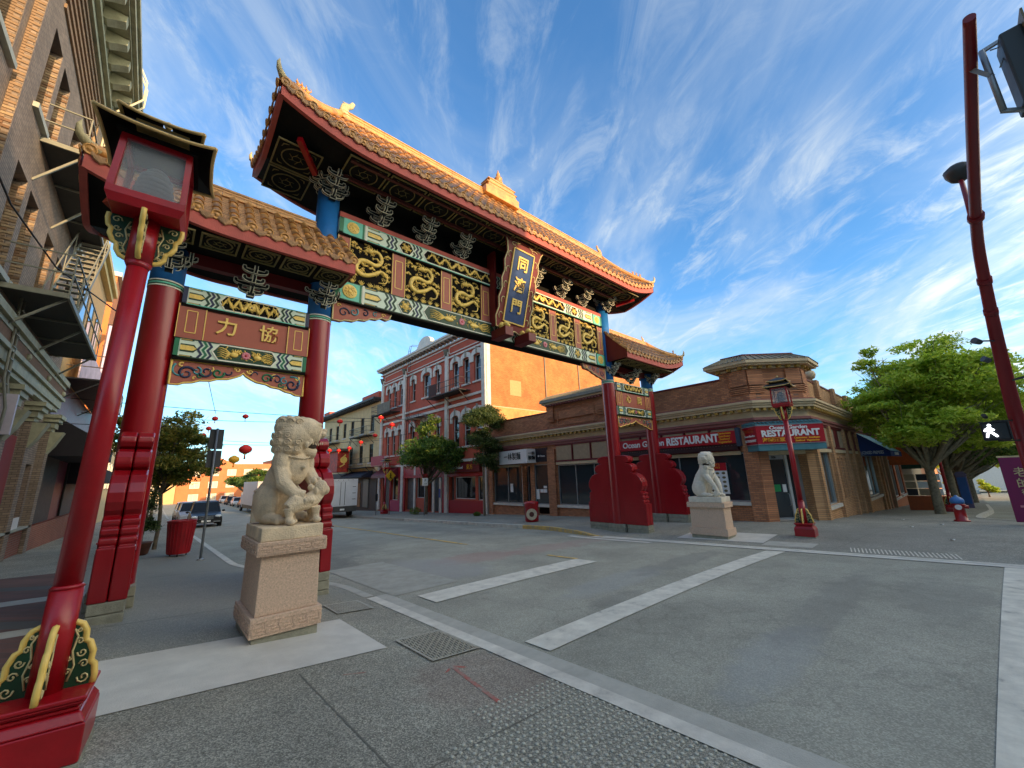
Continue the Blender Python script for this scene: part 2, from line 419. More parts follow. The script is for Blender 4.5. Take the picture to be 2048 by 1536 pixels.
def worn(name, col, under, lo=.30, hi=.42):
    m = mat(name, col, .8, .18, 4.0, .25, 70); nt = m.node_tree; L = nt.links; b = nt.nodes['Principled BSDF']; src = b.inputs['Base Color'].links[0].from_socket
    g = nt.nodes.new('ShaderNodeNewGeometry'); n = nt.nodes.new('ShaderNodeTexNoise'); n.inputs['Scale'].default_value = 4; n.inputs['Detail'].default_value = 12; n.inputs['Roughness'].default_value = .72; L.new(g.outputs['Position'], n.inputs['Vector'])
    r = nt.nodes.new('ShaderNodeMapRange'); r.inputs[1].default_value = lo; r.inputs[2].default_value = hi; L.new(n.outputs[0], r.inputs[0])
    x = nt.nodes.new('ShaderNodeMix'); x.data_type = 'RGBA'; L.new(r.outputs[0], x.inputs['Factor']); x.inputs[6].default_value = under; L.new(src, x.inputs[7]); L.new(x.outputs[2], b.inputs['Base Color']); return m
white_line = worn('road_paint', c8(212, 208, 192), c8(146, 146, 138), .30, .40); yellow_line = worn('yellow_road_paint', c8(214, 180, 100), c8(146, 144, 134), .36, .52)
walk_m = speck('exposed_aggregate', c8(106, 105, 93), c8(144, 142, 128), c8(186, 182, 164), 105, patch=[(.9, 10.5, 2.6, 5.0, c8(146, 146, 136), .6), (1.0, 15, 3, 4, c8(140, 140, 132), .5), (2.5, 3.3, .7, .7, c8(130, 96, 84), .25)], crack=.08)
walk2_m = speck('aggregate_far_walk', c8(124, 123, 111), c8(144, 142, 130), c8(168, 165, 150), 60, patch=[(15, 2, 3, 2, c8(108, 106, 102), .3)], crack=.10)
road_m = speck('worn_asphalt', c8(138, 137, 122), c8(153, 152, 137), c8(174, 172, 156), 95, crack=.14, bump=.3,
    patch=[(6.6, 8.9, 1.3, .8, c8(160, 130, 120), .55), (8.9, 8.6, 1.6, .7, c8(156, 128, 118), .5), (11, 8.7, 1.2, .5, c8(156, 132, 124), .4),
           (5.2, 8.6, .9, 1.7, c8(154, 154, 150), .6), (6.5, 4.6, 1.6, .4, c8(156, 160, 158), .4), (4.8, 1.6, 1.2, .3, c8(154, 158, 156), .4), (9.2, 4.6, 2.2, .35, c8(112, 112, 106), .4), (7.2, 1.6, 2.6, .3, c8(116, 116, 110), .35), (5.6, 3.9, .7, .25, c8(108, 108, 102), .35), (3.3, 12.5, 1.2, 2.6, c8(96, 96, 92), .6), (5.0, 16, 1.0, 4, c8(118, 118, 112), .4), (10.5, 20, 1.2, 6, c8(116, 116, 110), .4), (8.5, .6, 1.6, .5, c8(120, 120, 112), .35)])
paver_m = brick_mat('brick_paving', c8(118, 82, 72), c8(96, 74, 66), c8(90, 88, 84), .2, .1, .008, .9, .3, .3)

# ---------------------------------------------------------------- ground
def strip(name, fx0, fx1, y0, y1, zf, m, nu, nv, kind='structure', off=0.0):
    k = M()
    k.grid(lambda u, v: (lambda y: (lambda x: (x, y, zf(x, y) + off))(fx0(y) + (fx1(y) - fx0(y)) * u))(y0 + (y1 - y0) * v), nu, nv)
    return k.build(name, m, kind=kind)
g = M()
g.grid(lambda u, v: (lambda x, y: (x, y, P0(x, y) - 0.62))(-500 + 1000 * u, -450 + 1000 * v), 50, 50)
g.build('ground', road_m, kind='structure')
strip('road', kL, kR, 2.0, 150.0, road_z, road_m, 10, 296)
strip('road', lambda y: kL(y), lambda y: kR(y), -14.0, 2.0, road_z, road_m, 10, 16)
# side street surfaces beyond the two kerbs
k = M(); k.grid(lambda u, v: (lambda x, y: (x, y, road_z(3.1, y) + (x - 3.1) * .004))(-60 + 63.1 * u, -14 + 9.0 * v), 12, 4); k.build('road', road_m, kind='structure')
def plaza_edge(x): return -1.2 + 1.25 * sm(21.0, 24.5, x) - .5 * sm(25, 37, x)
k = M(); k.grid(lambda u, v: (lambda x: (lambda y: (x, y, walk_z(x, y) - .15))(-14 + (plaza_edge(x) + 14) * v))(12.1 + 150 * u), 150, 8); k.build('road', road_m, kind='structure')
strip('sidewalk', lambda y: -60, lambda y: -6, -5.0, 5.0, walk_z, walk_m, 20, 10)
strip('sidewalk', lambda y: -6, kL, -5.0, 5.0, walk_z, walk_m, 60, 60)
strip('sidewalk', lambda y: -3.3, kL, 5.0, 130.0, walk_z, walk_m, 24, 500)
strip('sidewalk', kR, lambda y: 20.5, 4.5, 130.0, walk_z, walk2_m, 16, 500)
k = M(); k.grid(lambda u, v: (lambda x: (lambda y: (x, y, walk_z(x, y)))(plaza_edge(x) + (4.5 - plaza_edge(x)) * v))(12.1 + 100 * u), 300, 10); k.build('sidewalk', walk2_m, kind='structure')
def kerb(name, fx, side, y0, y1, w, m, n=60, drop=0.24, up=0.006, label=None):
    k = M(); 
    for i in range(n):
        a = y0 + (y1 - y0) * i / n; b = y0 + (y1 - y0) * (i + 1) / n
        va = []
        for y in (a, b):
            x = fx(y); z = walk_z(x, y) + up if side < 0 else walk_z(x, y) + up
            va += [(x - side * 0.0, y, z), (x + side * w, y, walk_z(x + side * w, y) + up), (x, y, z - drop)]
        k.add(va, [(0, 1, 4, 3), (2, 0, 3, 5)])
    return k.build(name, m, kind='structure')
kerb_y = worn('yellow_kerb_paint', c8(206, 170, 96), c8(160, 156, 142), .36, .52)
kerb_w = worn('white_kerb_paint', c8(206, 202, 188), c8(168, 166, 156), .30, .42)
kerb('kerb', kL, -1, 10.2, 40, .16, kerb_w, 60)
kerb('kerb', kL, -1, 40, 130, .16, conc_gut, 30)
kerb('kerb', kL, -1, 7.2, 10.2, .16, conc_gut, 20)
kerb('kerb', kR, 1, 14.2, 26, .16, kerb_w, 30)
kerb('kerb', kR, 1, 9.0, 14.2, .16, kerb_y, 30)
kerb('kerb', kR, 1, 26, 130, .16, conc_gut, 40)
kerb('kerb', kR, 1, -1.2, 9.0, .16, kerb_w, 40)
strip('kerb', lambda y: kL(y) - .16, kL, -5, 7.1, walk_z, kerb_w, 2, 30, off=.008)
strip('gutter', kL, lambda y: kL(y) + .24, -5, 7.2, road_z, conc_gut, 2, 30, off=.012)
strip('gutter', lambda y: kR(y) - .28, kR, -1.2, 9.3, road_z, conc_lt, 2, 30, off=.012)
k = M()
for i in range(60):
    x0 = 12.1 + 40 * i / 60; x1 = 12.1 + 40 * (i + 1) / 60
    p = [(x, plaza_edge(x) + d, walk_z(x, plaza_edge(x)) + z) for x in (x0, x1) for d, z in ((.16, .008), (0, .008), (0, -.16))]
    k.add(p, [(0, 1, 4, 3), (1, 2, 5, 4)])
k.build('kerb', kerb_w, kind='structure')
def patch(name, x0, x1, y0, y1, m, off, nu=8, nv=8, kind='structure', skew=0.0, ff=None):
    k = M(); ff = ff or GZ
    k.grid(lambda u, v: (lambda x, y: (x, y, ff(x, y) + off))(x0 + (x1 - x0) * u + skew * v, y0 + (y1 - y0) * v), nu, nv)
    return k.build(name, m, kind=kind)
patch('concrete_slab', -3.2, 2.17, 4.62, 6.12, conc_lt, .007, 90, 16)
patch('concrete_slab', 12.95, 14.3, 4.2, 6.7, conc_lt, .006)
patch('concrete_slab', 12.62, 13.3, 3.0, 4.15, conc_gut, .007)
patch('gutter_apron', 3.36, 4.7, 6.95, 10.5, mat('apron_concrete', c8(164, 163, 150), .92, .16, 3, .3, 80), .006, 6, 10)
patch('brick_paving', -3.2, -.75, 6.4, 7.9, paver_m, .006, 6, 8)
patch('brick_paving', -3.2, -.75, 8.3, 10.4, paver_m, .006, 6, 8)
patch('brick_paving', -3.2, -.9, 10.9, 14.5, paver_m, .006, 6, 8)
patch('pavement_border', -3.2, -.6, 7.9, 8.3, conc_gut, .007, 4, 3)
patch('pavement_border', -3.2, -.6, 10.4, 10.9, conc_gut, .007, 4, 3)
patch('stop_line', 3.62, 7.8, 6.0, 6.62, white_line, .010, 16, 4, ff=road_z)
patch('crosswalk_line', 3.42, 11.7, 3.34, 3.74, white_line, .010, 24, 3, ff=road_z)
k = M(); k.grid(lambda u, v: (lambda x: (lambda y: (x, y, road_z(x, y) + .010))(.23 - .039 * (x - 3.9) - .55 * (1 - v)))(3.5 + 8.3 * u), 24, 3); k.build('crosswalk_line', white_line, kind='structure')
strip('centre_line', lambda y: 7.82 + .038 * max(0, y - 11), lambda y: 7.95 + .038 * max(0, y - 11), 11.2, 90, road_z, yellow_line, 1, 90, off=.010)
strip('centre_line', lambda y: 7.78, lambda y: 7.9, 6.62, 7.6, road_z, yellow_line, 1, 4, off=.010)
strip('edge_line', lambda y: kR(y) - .75, lambda y: kR(y) - .45, 6.8, 10.2, road_z, conc_lt, 1, 12, off=.010)

# manhole plates, drain, domes
def plate(x0, x1, y0, y1, label):
    t = thing('manhole_cover', ((x0 + x1) / 2, (y0 + y1) / 2, walk_z((x0 + x1) / 2, (y0 + y1) / 2)), label, 'manhole cover', 'access covers in the pavement')
    mm = mat('cover_metal', c8(168, 164, 146), 0.6, 0.2, 12)
    k = M(); k.grid(lambda u, v: (lambda x, y: (x, y, walk_z(x, y) + .008))(x0 + (x1 - x0) * u, y0 + (y1 - y0) * v), 4, 4, False)
    k.build('plate', mat('cover_recess', c8(96, 94, 84), 0.8, 0.2), t)
    k = M()
    for a, b, c, d in ((x0 - .03, x1 + .03, y0 - .03, y0), (x0 - .03, x1 + .03, y1, y1 + .03), (x0 - .03, x0, y0, y1), (x1, x1 + .03, y0, y1)):
        for q in (0,):
            zz = walk_z((a + b) / 2, (c + d) / 2)
            k.add([(a, c, walk_z(a, c) + .016), (b, c, walk_z(b, c) + .016), (b, d, walk_z(b, d) + .016), (a, d, walk_z(a, d) + .016)], [(0, 1, 2, 3)])
    k.build('cover_frame', mm, t)
    k = M(); nx = 13; ny = 17
    for i in range(nx):
        for j in range(ny):
            x = x0 + (x1 - x0) * (i + .5) / nx; y = y0 + (y1 - y0) * (j + .5) / ny; a = .018; b = .007
            if (i + j) % 2: a, b = b, a
            z = walk_z(x, y) + .009
            k.box(x - a, x + a, y - b * 1.3, y + b * 1.3, z, z + .008)
    k.build('tread_bars', mm, t, kind='stuff')
plate(2.26, 2.74, 6.42, 7.02, 'grey metal access cover behind the near pedestal beside the kerb')
plate(2.36, 2.90, 3.95, 4.75, 'larger patterned metal access cover in front by the white kerb')
k = M()
yy = 1.42
for i in range(22):
    for j in range(26):
        x = 1.62 + i * .062; y = 1.3 + j * .062
        if x > 2.95 or (x < 2.0 and y > 2.6): continue
        z = walk_z(x, y) + .001
        k.lathe([(.015, 0), (.012, .006), (.006, .009)], (x, y, z), 7)
k.build('warning_domes', mat('dome_grey', c8(186, 184, 168), .7, .15), kind='stuff')
k = M()
for i in range(26):
    y = .5 + i * .07
    k.obox((12.75 + .0 * i, y, walk_z(12.75, y) + .006), (.27, .05, .003), (0, .012, 0), (0, 0, .003))
k.build('tactile_bars', white_line, kind='stuff')
spray = worn('faded_red_spray', c8(170, 92, 78), c8(150, 140, 126), .42, .56)
for pl in ([(2.42, 3.72), (2.36, 3.3), (2.30, 2.85)], [(2.30, 3.62), (2.42, 3.72), (2.50, 3.60)], [(1.55, 4.2), (1.72, 4.12)]):
    k = M()
    for (a, b), (c, d) in zip(pl[:-1], pl[1:]):
        k.add([(a - .02, b, walk_z(a, b) + .004), (a + .02, b, walk_z(a, b) + .004), (c + .02, d, walk_z(c, d) + .004), (c - .02, d, walk_z(c, d) + .004)], [(0, 1, 2, 3)])
    k.build('spray_mark', spray, kind='structure')
joint = mat('joint_grey', c8(108, 106, 96), .95, .2)  # dark grey for the thin strips along the pavement joints
for (a, b, c, d) in ((-3, 2.25, 2.9, 2.55), (1.35, -1, 1.25, 4.5), (2.0, 7.9, -.5, 7.7), (-.6, 11.8, 2.3, 12.0), (12.6, 2.6, 19.6, 1.4), (15.2, -.9, 15.9, 4.3), (12.6, 6.9, 17.8, 7.1)):
    k = M(); n = 30
    for i in range(n):
        p = [(a + (c - a) * t, b + (d - b) * t) for t in (i / n, (i + 1) / n)]; dx, dy = d - b, -(c - a); l_ = math.hypot(dx, dy); dx *= .006 / l_; dy *= .006 / l_
        k.add([(x + s * dx, y + s * dy, walk_z(x, y) + .003) for (x, y), s in ((p[0], -1), (p[0], 1), (p[1], 1), (p[1], -1))], [(0, 1, 2, 3)])
    k.build('pavement_joint', joint, kind='structure')
# litter specks
for (x, y) in ((14.6, .6), (18.5, .9), (17.4, 1.5), (21.0, 2.0), (1.9, 8.0)):
    k = M(); z = walk_z(x, y) + .02; k.add([(x - .06, y - .04, z), (x + .05, y - .05, z + .02), (x + .07, y + .04, z - .005), (x - .04, y + .05, z + .03)], [(0, 1, 2, 3)])
    k.build('litter_scrap', white_m, None, {14.6: 'white paper scrap on the plaza in front of the hydrant', 18.5: 'white scrap nearest the magenta panel', 17.4: 'small white scrap out from the restaurant side window', 21.0: 'white scrap near the street tree', 1.9: 'white scrap by the near left lion pedestal'}[x], 'litter', 'paper scraps on the pavement')
# ================================================================= THE GATE
YC = 9.2; CX = 7.92
gate = thing('chinatown_gate', (CX, YC, -1.9), 'great red and gold Chinese gate with tiled roofs spanning the street', 'gate')
COLS = [(-.25, -1.47, False, .93), (2.4, -1.56, True, .97), (13.55, -1.91, True, 1.0), (16.65, -1.80, False, 1.0)]
for cx, bz, mainc, hs in COLS:
    tz = 4.35 if not mainc else 7.0
    k = M(); k.cyl((cx, YC, bz - .02), (cx, YC, 3.52), .25, n=40, caps=False)
    col = k.build('column', red, gate)
    k = M(); k.cyl((cx, YC, 3.64), (cx, YC, tz), .25, n=40)
    k.build('capital', blue_m, col)
    for i, (m_, z0, z1, r) in enumerate(((cream_m, 3.52, 3.545, .258), (dgreen_m, 3.545, 3.565, .256), (aqua_m, 3.565, 3.60, .258), (dgreen_m, 3.60, 3.62, .256), (cream_m, 3.62, 3.645, .258))):
        k = M(); k.cyl((cx, YC, z0), (cx, YC, z1), r, n=40); k.build('band', m_, col)
    # buttress: two scroll-profiled halves with a seam
    half = [(1.28, 0), (1.28, .74), (1.19, .75), (1.22, .80), (1.21, .86), (1.17, .88), (1.22, .92), (1.22, .99), (1.17, 1.02), (1.20, 1.06), (1.20, 1.12), (1.09, 1.18),
            (1.17, 1.26), (1.215, 1.38), (1.20, 1.52), (1.13, 1.66), (1.02, 1.78), (.86, 1.85), (.74, 1.87), (.83, 1.91), (.865, 1.98), (.855, 2.07), (.79, 2.16), (.66, 2.21), (.57, 2.22),
            (.66, 2.26), (.715, 2.33), (.70, 2.42), (.60, 2.49), (.44, 2.52), (.2, 2.52)]
    poly = [(-a, b) for a, b in half] + [(a, b) for a, b in reversed(half)]
    poly = [(a, b * hs) for a, b in poly]
    bt = None
    for sx in (-1, 1):
        k = M(); k.prism(poly, (cx + sx * .006, YC, bz), (0, 1, 0), (0, 0, 1), (sx * .19, 0, 0))
        o = k.build('buttress', red, gate); bevel(o, .022, 3)
        bt = bt or o
        k = M(); X1 = cx + sx * .197
        for s2 in (-1, 1):
            for (y0, y1, z0, z1) in ((.32, 1.18, .10, .115), (.32, 1.18, .60, .615), (.32, .335, .10, .615), (1.165, 1.18, .10, .615), (.26, 1.27, .745, .765)):
                k.box(X1 - .006, X1 + .008, YC + s2 * y0, YC + s2 * y1, bz + z0, bz + z1)
        k.build('panel_moulding', red, o)
    # stacked concrete blocks under it
    zb = walk_z(cx, YC) - .3
    for (x0, x1, y0, y1) in ((cx - .185, cx + .185, YC - 1.28, YC - .42), (cx - .185, cx + .185, YC + .42, YC + 1.28), (cx - .27, cx + .27, YC - .36, YC + .36)):
        h = bz; n = max(1, int(round((bz - zb - .1) / .15)))
        z1 = bz - .002
        for q in range(4):
            z0 = z1 - (.15 if q < 3 else .3)
            if z0 < zb - .3: break
            k = M(); k.box(x0 - .004 * q, x1 + .004 * q, y0, y1, z0 + .008, z1); bevel(k.build('footing_block', conc_pad, gate), .012, 2); z1 = z0
    if mainc and cx > 10: pass
k = M(); k.prism([(-.10, -.42), (.10, -.42), (.10, .42), (-.10, .42)], (16.65 - .02, YC - .262, -.05), (1, 0, 0), (0, 0, 1), (0, -.012, 0))
k.build('bronze_plaque', mat('bronze', c8(112, 80, 66), .5, .2), gate)

# ---- painted beams
def zig(k, xc, w, z0, z1, yf, sgn, amp=.09, th=.008):
    n = 4; pts = [(xc + (amp * sgn if i % 2 else 0), z0 + (z1 - z0) * i / n) for i in range(n + 1)]
    poly = [(x, z) for x, z in pts] + [(x + w, z) for x, z in reversed(pts)]
    k.prism(poly, (0, yf, 0), (1, 0, 0), (0, 0, 1), (0, -th, 0))
def scroll(k, cx, cz, y, r, turns, a0, sgn, rad, n=16, fl=.6):
    pts = []
    for i in range(n + 1):
        t = i / n; a = a0 + sgn * turns * 2 * math.pi * t; q = r * (1 - .82 * t)
        pts.append((cx + q * math.cos(a), y, cz + q * math.sin(a)))
    k.tube(pts, [rad * (1.0 - .45 * i / n) for i in range(n + 1)], 5, flat=((0, 1, 0), fl))
def dragon(k, cx, cz, w, h, y, rnd, flip=1):
    # sinuous body, head, mane, four clawed legs, tail, clouds and waves in relief
    pts = []; rs = []; n = 44; RB = .050 * h / 1.1
    ctrl = [(-.05, .32), (.16, .36), (.26, .18), (.12, .02), (-.14, .06), (-.30, -.02), (-.34, -.20), (-.18, -.30), (.06, -.22), (.24, -.10), (.40, -.16), (.38, -.34), (.20, -.38)]
    def cr(p0, p1, p2, p3, t): return .5 * ((2 * p1) + (-p0 + p2) * t + (2 * p0 - 5 * p1 + 4 * p2 - p3) * t * t + (-p0 + 3 * p1 - 3 * p2 + p3) * t ** 3)
    m_ = len(ctrl)
    for i in range(n + 1):
        t = i / n * (m_ - 1); j = min(int(t), m_ - 2); u = t - j
        P = [ctrl[max(0, min(m_ - 1, j + d))] for d in (-1, 0, 1, 2)]
        pts.append((cx + flip * w * cr(P[0][0], P[1][0], P[2][0], P[3][0], u), y, cz + h * cr(P[0][1], P[1][1], P[2][1], P[3][1], u)))
        rs.append(RB * (.75 + .45 * math.sin(math.pi * min(1, i / n * 1.15)) - .55 * max(0, i / n - .72) / .28))
    k.tube(pts, rs, 7, flat=((0, 1, 0), .55))
    hx, hz = cx - flip * .04 * w, cz + .33 * h
    k.ell((hx, y, hz), (RB * 1.7, RB * .9, RB * 1.35), 8, 6); k.ell((hx - flip * RB * 1.6, y, hz - RB * .5), (RB * 1.3, RB * .7, RB * .7), 8, 5)
    for a in (20, 60, 100, 140, 200, 330):
        q = R(a); k.tube([(hx, y, hz), (hx + RB * 2.4 * math.cos(q), y, hz + RB * 2.2 * math.sin(q)), (hx + RB * 3.4 * math.cos(q + .5), y, hz + RB * 3.2 * math.sin(q + .5))], [RB * .5, RB * .35, .002], 4)
    for i in (9, 17, 26, 34):
        bx, _, bz = pts[i]; dx = -1 if (i // 8) % 2 else 1; dz = -1 if i in (17, 34) else 1
        ex, ez = bx + dx * .16 * w, bz + dz * .08 * h
        k.tube([(bx, y, bz), (bx + dx * .08 * w, y, bz + dz * .10 * h), (ex, y, ez)], [RB * .7, RB * .45, RB * .35], 5)
        for c in (-50, -10, 30, 70):
            q = R(c) + (0 if dx > 0 else math.pi); k.tube([(ex, y, ez), (ex + .055 * h * math.cos(q), y, ez + .055 * h * math.sin(q))], [RB * .28, .002], 4)
    for i in range(3, n - 4, 3):
        a = Vector(pts[i]); d = (Vector(pts[i + 1]) - a).normalized(); nn = Vector((-d.z, 0, d.x))
        k.tube([a + nn * rs[i] * .8, a + nn * (rs[i] * 1.9) + d * -.02], [RB * .3, .002], 4)
    for (a, b) in ((-.40, .40), (-.30, .30), (.40, .34), (.36, .02), (-.44, .12), (-.42, -.34), (.43, -.02), (.02, -.08), (.30, .44), (-.12, .46)):
        a += rnd.uniform(-.03, .03); b += rnd.uniform(-.02, .02); X_, Z_ = cx + a * w, cz + b * h
        for q in range(3): k.ell((X_ + (q - 1) * .04 * h, y, Z_ + (.024 * h if q == 1 else 0)), (.034 * h, .018, .028 * h), 6, 4)
        k.tube([(X_ + .04 * h, y, Z_), (X_ + .10 * h, y, Z_ - .02 * h)], [.010 * h, .002], 4)
def filler(k, cx, cz, w, h, y, rnd, n):
    for _ in range(n):
        X_, Z_ = cx + rnd.uniform(-.46, .46) * w, cz + rnd.uniform(-.46, .46) * h
        scroll(k, X_, Z_, y + .006, rnd.uniform(.035, .06) * min(w, h), 1.1, rnd.uniform(0, 6), rnd.choice((-1, 1)), .009, 7)
        a = rnd.uniform(0, 6.28); k.tube([(X_, y + .006, Z_), (X_ + .05 * math.cos(a), y + .006, Z_ + .05 * math.sin(a)), (X_ + .08 * math.cos(a + .6), y + .006, Z_ + .08 * math.sin(a + .6))], [.012, .009, .003], 4)
def waves(k, cx, cz, w, h, y):
    for i in range(5):
        X_ = cx + w * (-.4 + .2 * i)
        for a in (40, 65, 90, 115, 140):
            q = R(a); k.tube([(X_, y, cz), (X_ + .09 * h * math.cos(q), y, cz + .11 * h * math.sin(q))], [.018 * h, .004], 4)
def phoenix(k, cx, cz, w, h, y, s):
    k.ell((cx + s * .12 * w, y, cz - .05 * h), (.16 * w, .025, .20 * h), 10, 6); k.ell((cx + s * .30 * w, y, cz + .12 * h), (.06 * w, .022, .10 * h), 8, 5)
    for i in range(5):
        z = cz + h * (.30 - .15 * i)
        k.tube([(cx, y, cz), (cx - s * .18 * w, y, z - .04 * h), (cx - s * .32 * w, y, z + .05 * h), (cx - s * .46 * w, y, z - .03 * h)], [.05 * h, .045 * h, .035 * h, .006], 5, flat=((0, 1, 0), .6))
    for i in range(4):
        k.tube([(cx + s * .1 * w, y, cz), (cx + s * (.05 + .1 * i) * w, y, cz + .34 * h)], [.05 * h, .01], 4)
def frame_tube(k, poly, y, r, close=True):
    pts = [(x, y, z) for x, z in poly]
    if close: pts.append(pts[0])
    for a, b in zip(pts[:-1], pts[1:]): k.bar(a, b, r * 2, r * 1.4, up=(0, 1, 0))
def arrows(t, x0, x1, z0, z1, yf, s):
    # nested pointed bars; point towards s
    lo, hi = (x0, x1) if s > 0 else (x1, x0); h = z1 - z0; d = (hi - lo)
    k = M(); kk = M()
    for zc_, hh in ((.5, .20),):
        for q, mm in ((1.0, kk), (.62, k)):
            H = h * hh * q
            p = [(lo, z0 + h * zc_ - H), (lo + d * .62 * (.8 + .2 * q), z0 + h * zc_ - H), (lo + d * .80 * (.86 + .14 * q), z0 + h * zc_), (lo + d * .62 * (.8 + .2 * q), z0 + h * zc_ + H), (lo, z0 + h * zc_ + H)]
            mm.prism(p if s > 0 else list(reversed(p)), (0, yf - (.0 if q == 1 else .006), 0), (1, 0, 0), (0, 0, 1), (0, -.008, 0))
    for zz in (.08, .92):
        a = .035
        p = [(lo, z0 + h * (zz - a)), (lo + d * .55, z0 + h * (zz - a)), (lo + d * .62, z0 + h * (zz + (a if zz < .5 else -a) * .2)), (lo + d * .55, z0 + h * (zz + a)), (lo, z0 + h * (zz + a))]
        kk.prism(p if s > 0 else list(reversed(p)), (0, yf, 0), (1, 0, 0), (0, 0, 1), (0, -.008, 0))
        k.prism([(min(lo, lo + d * .5), z0 + h * (zz - a * .4)), (max(lo, lo + d * .5), z0 + h * (zz - a * .4)), (max(lo, lo + d * .5), z0 + h * (zz + a * .4)), (min(lo, lo + d * .5), z0 + h * (zz + a * .4))], (0, yf - .006, 0), (1, 0, 0), (0, 0, 1), (0, -.008, 0))
    kk.build('arrow_outline', dgreen_m, t); k.build('arrow_inlay', gold_m, t)
def beam(x0, x1, z0, z1, yf, style, wide=True):
    """one horizontal painted beam, mirrored about its middle"""
    h = z1 - z0; xm = (x0 + x1) / 2
    k = M(); k.box(x0, x1, yf, yf + .40, z0, z1)
    t = bevel(k.build('beam', mint_m, gate), .012, 2)
    k = M(); k.box(x0, x1, yf - .010, yf, z1 - h * .05, z1); k.box(x0, x1, yf - .010, yf, z0, z0 + h * .055); k.build('edge_band', dgreen_m if style == 'phoenix' else aqua_m, t)
    k = M(); k.box(x0, x1, yf - .012, yf + .40, z0 - .05, z0 - .002); k.build('under_board', black_m, t)
    bg = dgreen_m if style == 'phoenix' else black_m
    za, zb_ = z0 + h * .08, z1 - h * .07
    def hexp(a, b, what):
        c = h * .28
        p = [(a, (za + zb_) / 2), (a + c, za), (b - c, za), (b, (za + zb_) / 2), (b - c, zb_), (a + c, zb_)]
        k = M(); k.prism(p, (0, yf, 0), (1, 0, 0), (0, 0, 1), (0, -.006, 0)); k.build('hexagon_field', bg, t)
        k = M(); frame_tube(k, p, yf - .008, .012); k.build('field_border', cream_m, t)
        k = M(); W = b - a; H = h * .74; zc_ = (za + zb_) / 2; rnd = random.Random(int(a * 100))
        if what == 'pair':
            if style == 'phoenix':
                phoenix(k, a + W * .27, zc_, W * .42, H, yf - .014, 1); phoenix(k, b - W * .27, zc_, W * .42, H, yf - .014, -1)
            else:
                for cc, fl in ((a + W * .28, 1), (b - W * .28, -1)):
                    pts = [(cc + fl * W * (.20 - .44 * i / 22), yf - .014, zc_ + H * .30 * math.sin(i * .75 + .6)) for i in range(23)]
                    k.tube(pts, [H * (.15 - .004 * i) for i in range(23)], 6, flat=((0, 1, 0), .5))
                    k.ell((cc + fl * W * .20, yf - .014, zc_), (H * .22, .025, H * .2), 8, 6)
                    for i in range(1, 22):
                        sgn = 1 if i % 2 else -1
                        a_ = Vector(pts[i]); k.tube([a_, a_ + Vector((rnd.uniform(-.05, .05), 0, sgn * H * .36))], [H * .06, .003], 4)
                for q in range(8): k.ell((xm if abs((a + b) / 2 - xm) < .01 else (a + b) / 2, yf - .016, zc_), (.02, .02, .02), 6, 4)
            filler(k, (a + b) / 2, zc_, W * .86, H * .8, yf - .014, rnd, 26); k.build('gold_relief', gold_m, t)
            k = M(); cc = (a + b) / 2
            for q in range(8):
                an = q * math.pi / 4; k.ell((cc + H * .17 * math.cos(an), yf - .014, zc_ + H * .17 * math.sin(an)), (H * .13, .018, H * .13), 8, 5)
            k.build('centre_flower', pink_m if style == 'phoenix' else gold_m, t)
            k = M(); k.ell((cc, yf - .024, zc_), (H * .10, .018, H * .10), 8, 6); k.build('flower_heart', navy_m if style != 'phoenix' else mat('rose', c8(190, 70, 80), .6), t)
        else:
            for q in range(10):
                an = q * .628; scroll(k, (a + b) / 2 + W * .2 * math.cos(an), zc_ + H * .24 * math.sin(an), yf - .014, H * .17, .9, an, 1 if q % 2 else -1, .014, 8)
            k.ell(((a + b) / 2, yf - .014, zc_), (H * .16, .03, H * .16), 8, 6)
            k.build('gold_relief', gold_m, t)
    def zset(xa, s, cols, w=.060, gap=.045, amp=None):
        amp = amp or h * .15
        for i, cm_ in enumerate(cols):
            k = M(); xx = xa + s * i * (w + gap); zig(k, xx if s > 0 else xx - w, w, z0 + .01, z1 - .01, yf, s, amp); k.build('zigzag_stripe', cm_, t)
        return xa + s * (len(cols) * (w + gap) + amp)
    for s in (1, -1):
        e = x0 if s > 0 else x1
        if wide:
            # medallion square
            a = e + s * .10; b = e + s * .56
            k = M(); k.box(min(e, a), max(e, a), yf - .010, yf, z0, z1); k.build('end_band', green_m, t)
            k = M(); k.box(min(a, b), max(a, b), yf - .012, yf, z0 + .02, z1 - .02); k.build('medallion_field', aqua_m, t)
            k = M(); mc = (a + b) / 2; zc_ = (z0 + z1) / 2; r = h * .36
            k.lathe([(r, 0), (r, .008), (r * .92, .012)], (0, 0, 0), 18)
            for v in range(len(k.v)): x_, y_, z_ = k.v[v]; k.v[v] = (mc + x_, yf - .012 - z_, zc_ + y_)
            for q in range(9): scroll(k, mc + r * .55 * math.cos(q * .7), zc_ + r * .55 * math.sin(q * .7), yf - .028, r * .3, .8, q, 1, .012, 8)
            k.ell((mc, yf - .022, zc_), (r * .3, .02, r * .3), 8, 6); k.build('gold_medallion', gold_m, t)
            k = M(); k.box(min(b, b + s * .05), max(b, b + s * .05), yf - .012, yf, z0, z1); k.build('end_band', green_m, t)
            k = M(); k.box(min(b + s * .07, b + s * .12), max(b + s * .07, b + s * .12), yf - .012, yf, z0, z1); k.build('end_band', cream_m, t)
            arrows(t, min(b + s * .14, b + s * .66), max(b + s * .14, b + s * .66), z0, z1, yf, s)
            x = zset(b + s * .62, s, (dgreen_m, navy_m, dgreen_m))
            L_ = .42; hexp(min(x - s * .02, x + s * L_), max(x - s * .02, x + s * L_), 'one')
            x = zset(x + s * (L_ - .06), s, (dgreen_m, navy_m, dgreen_m))
            hx0 = x - s * .02; hx1 = xm - s * .50
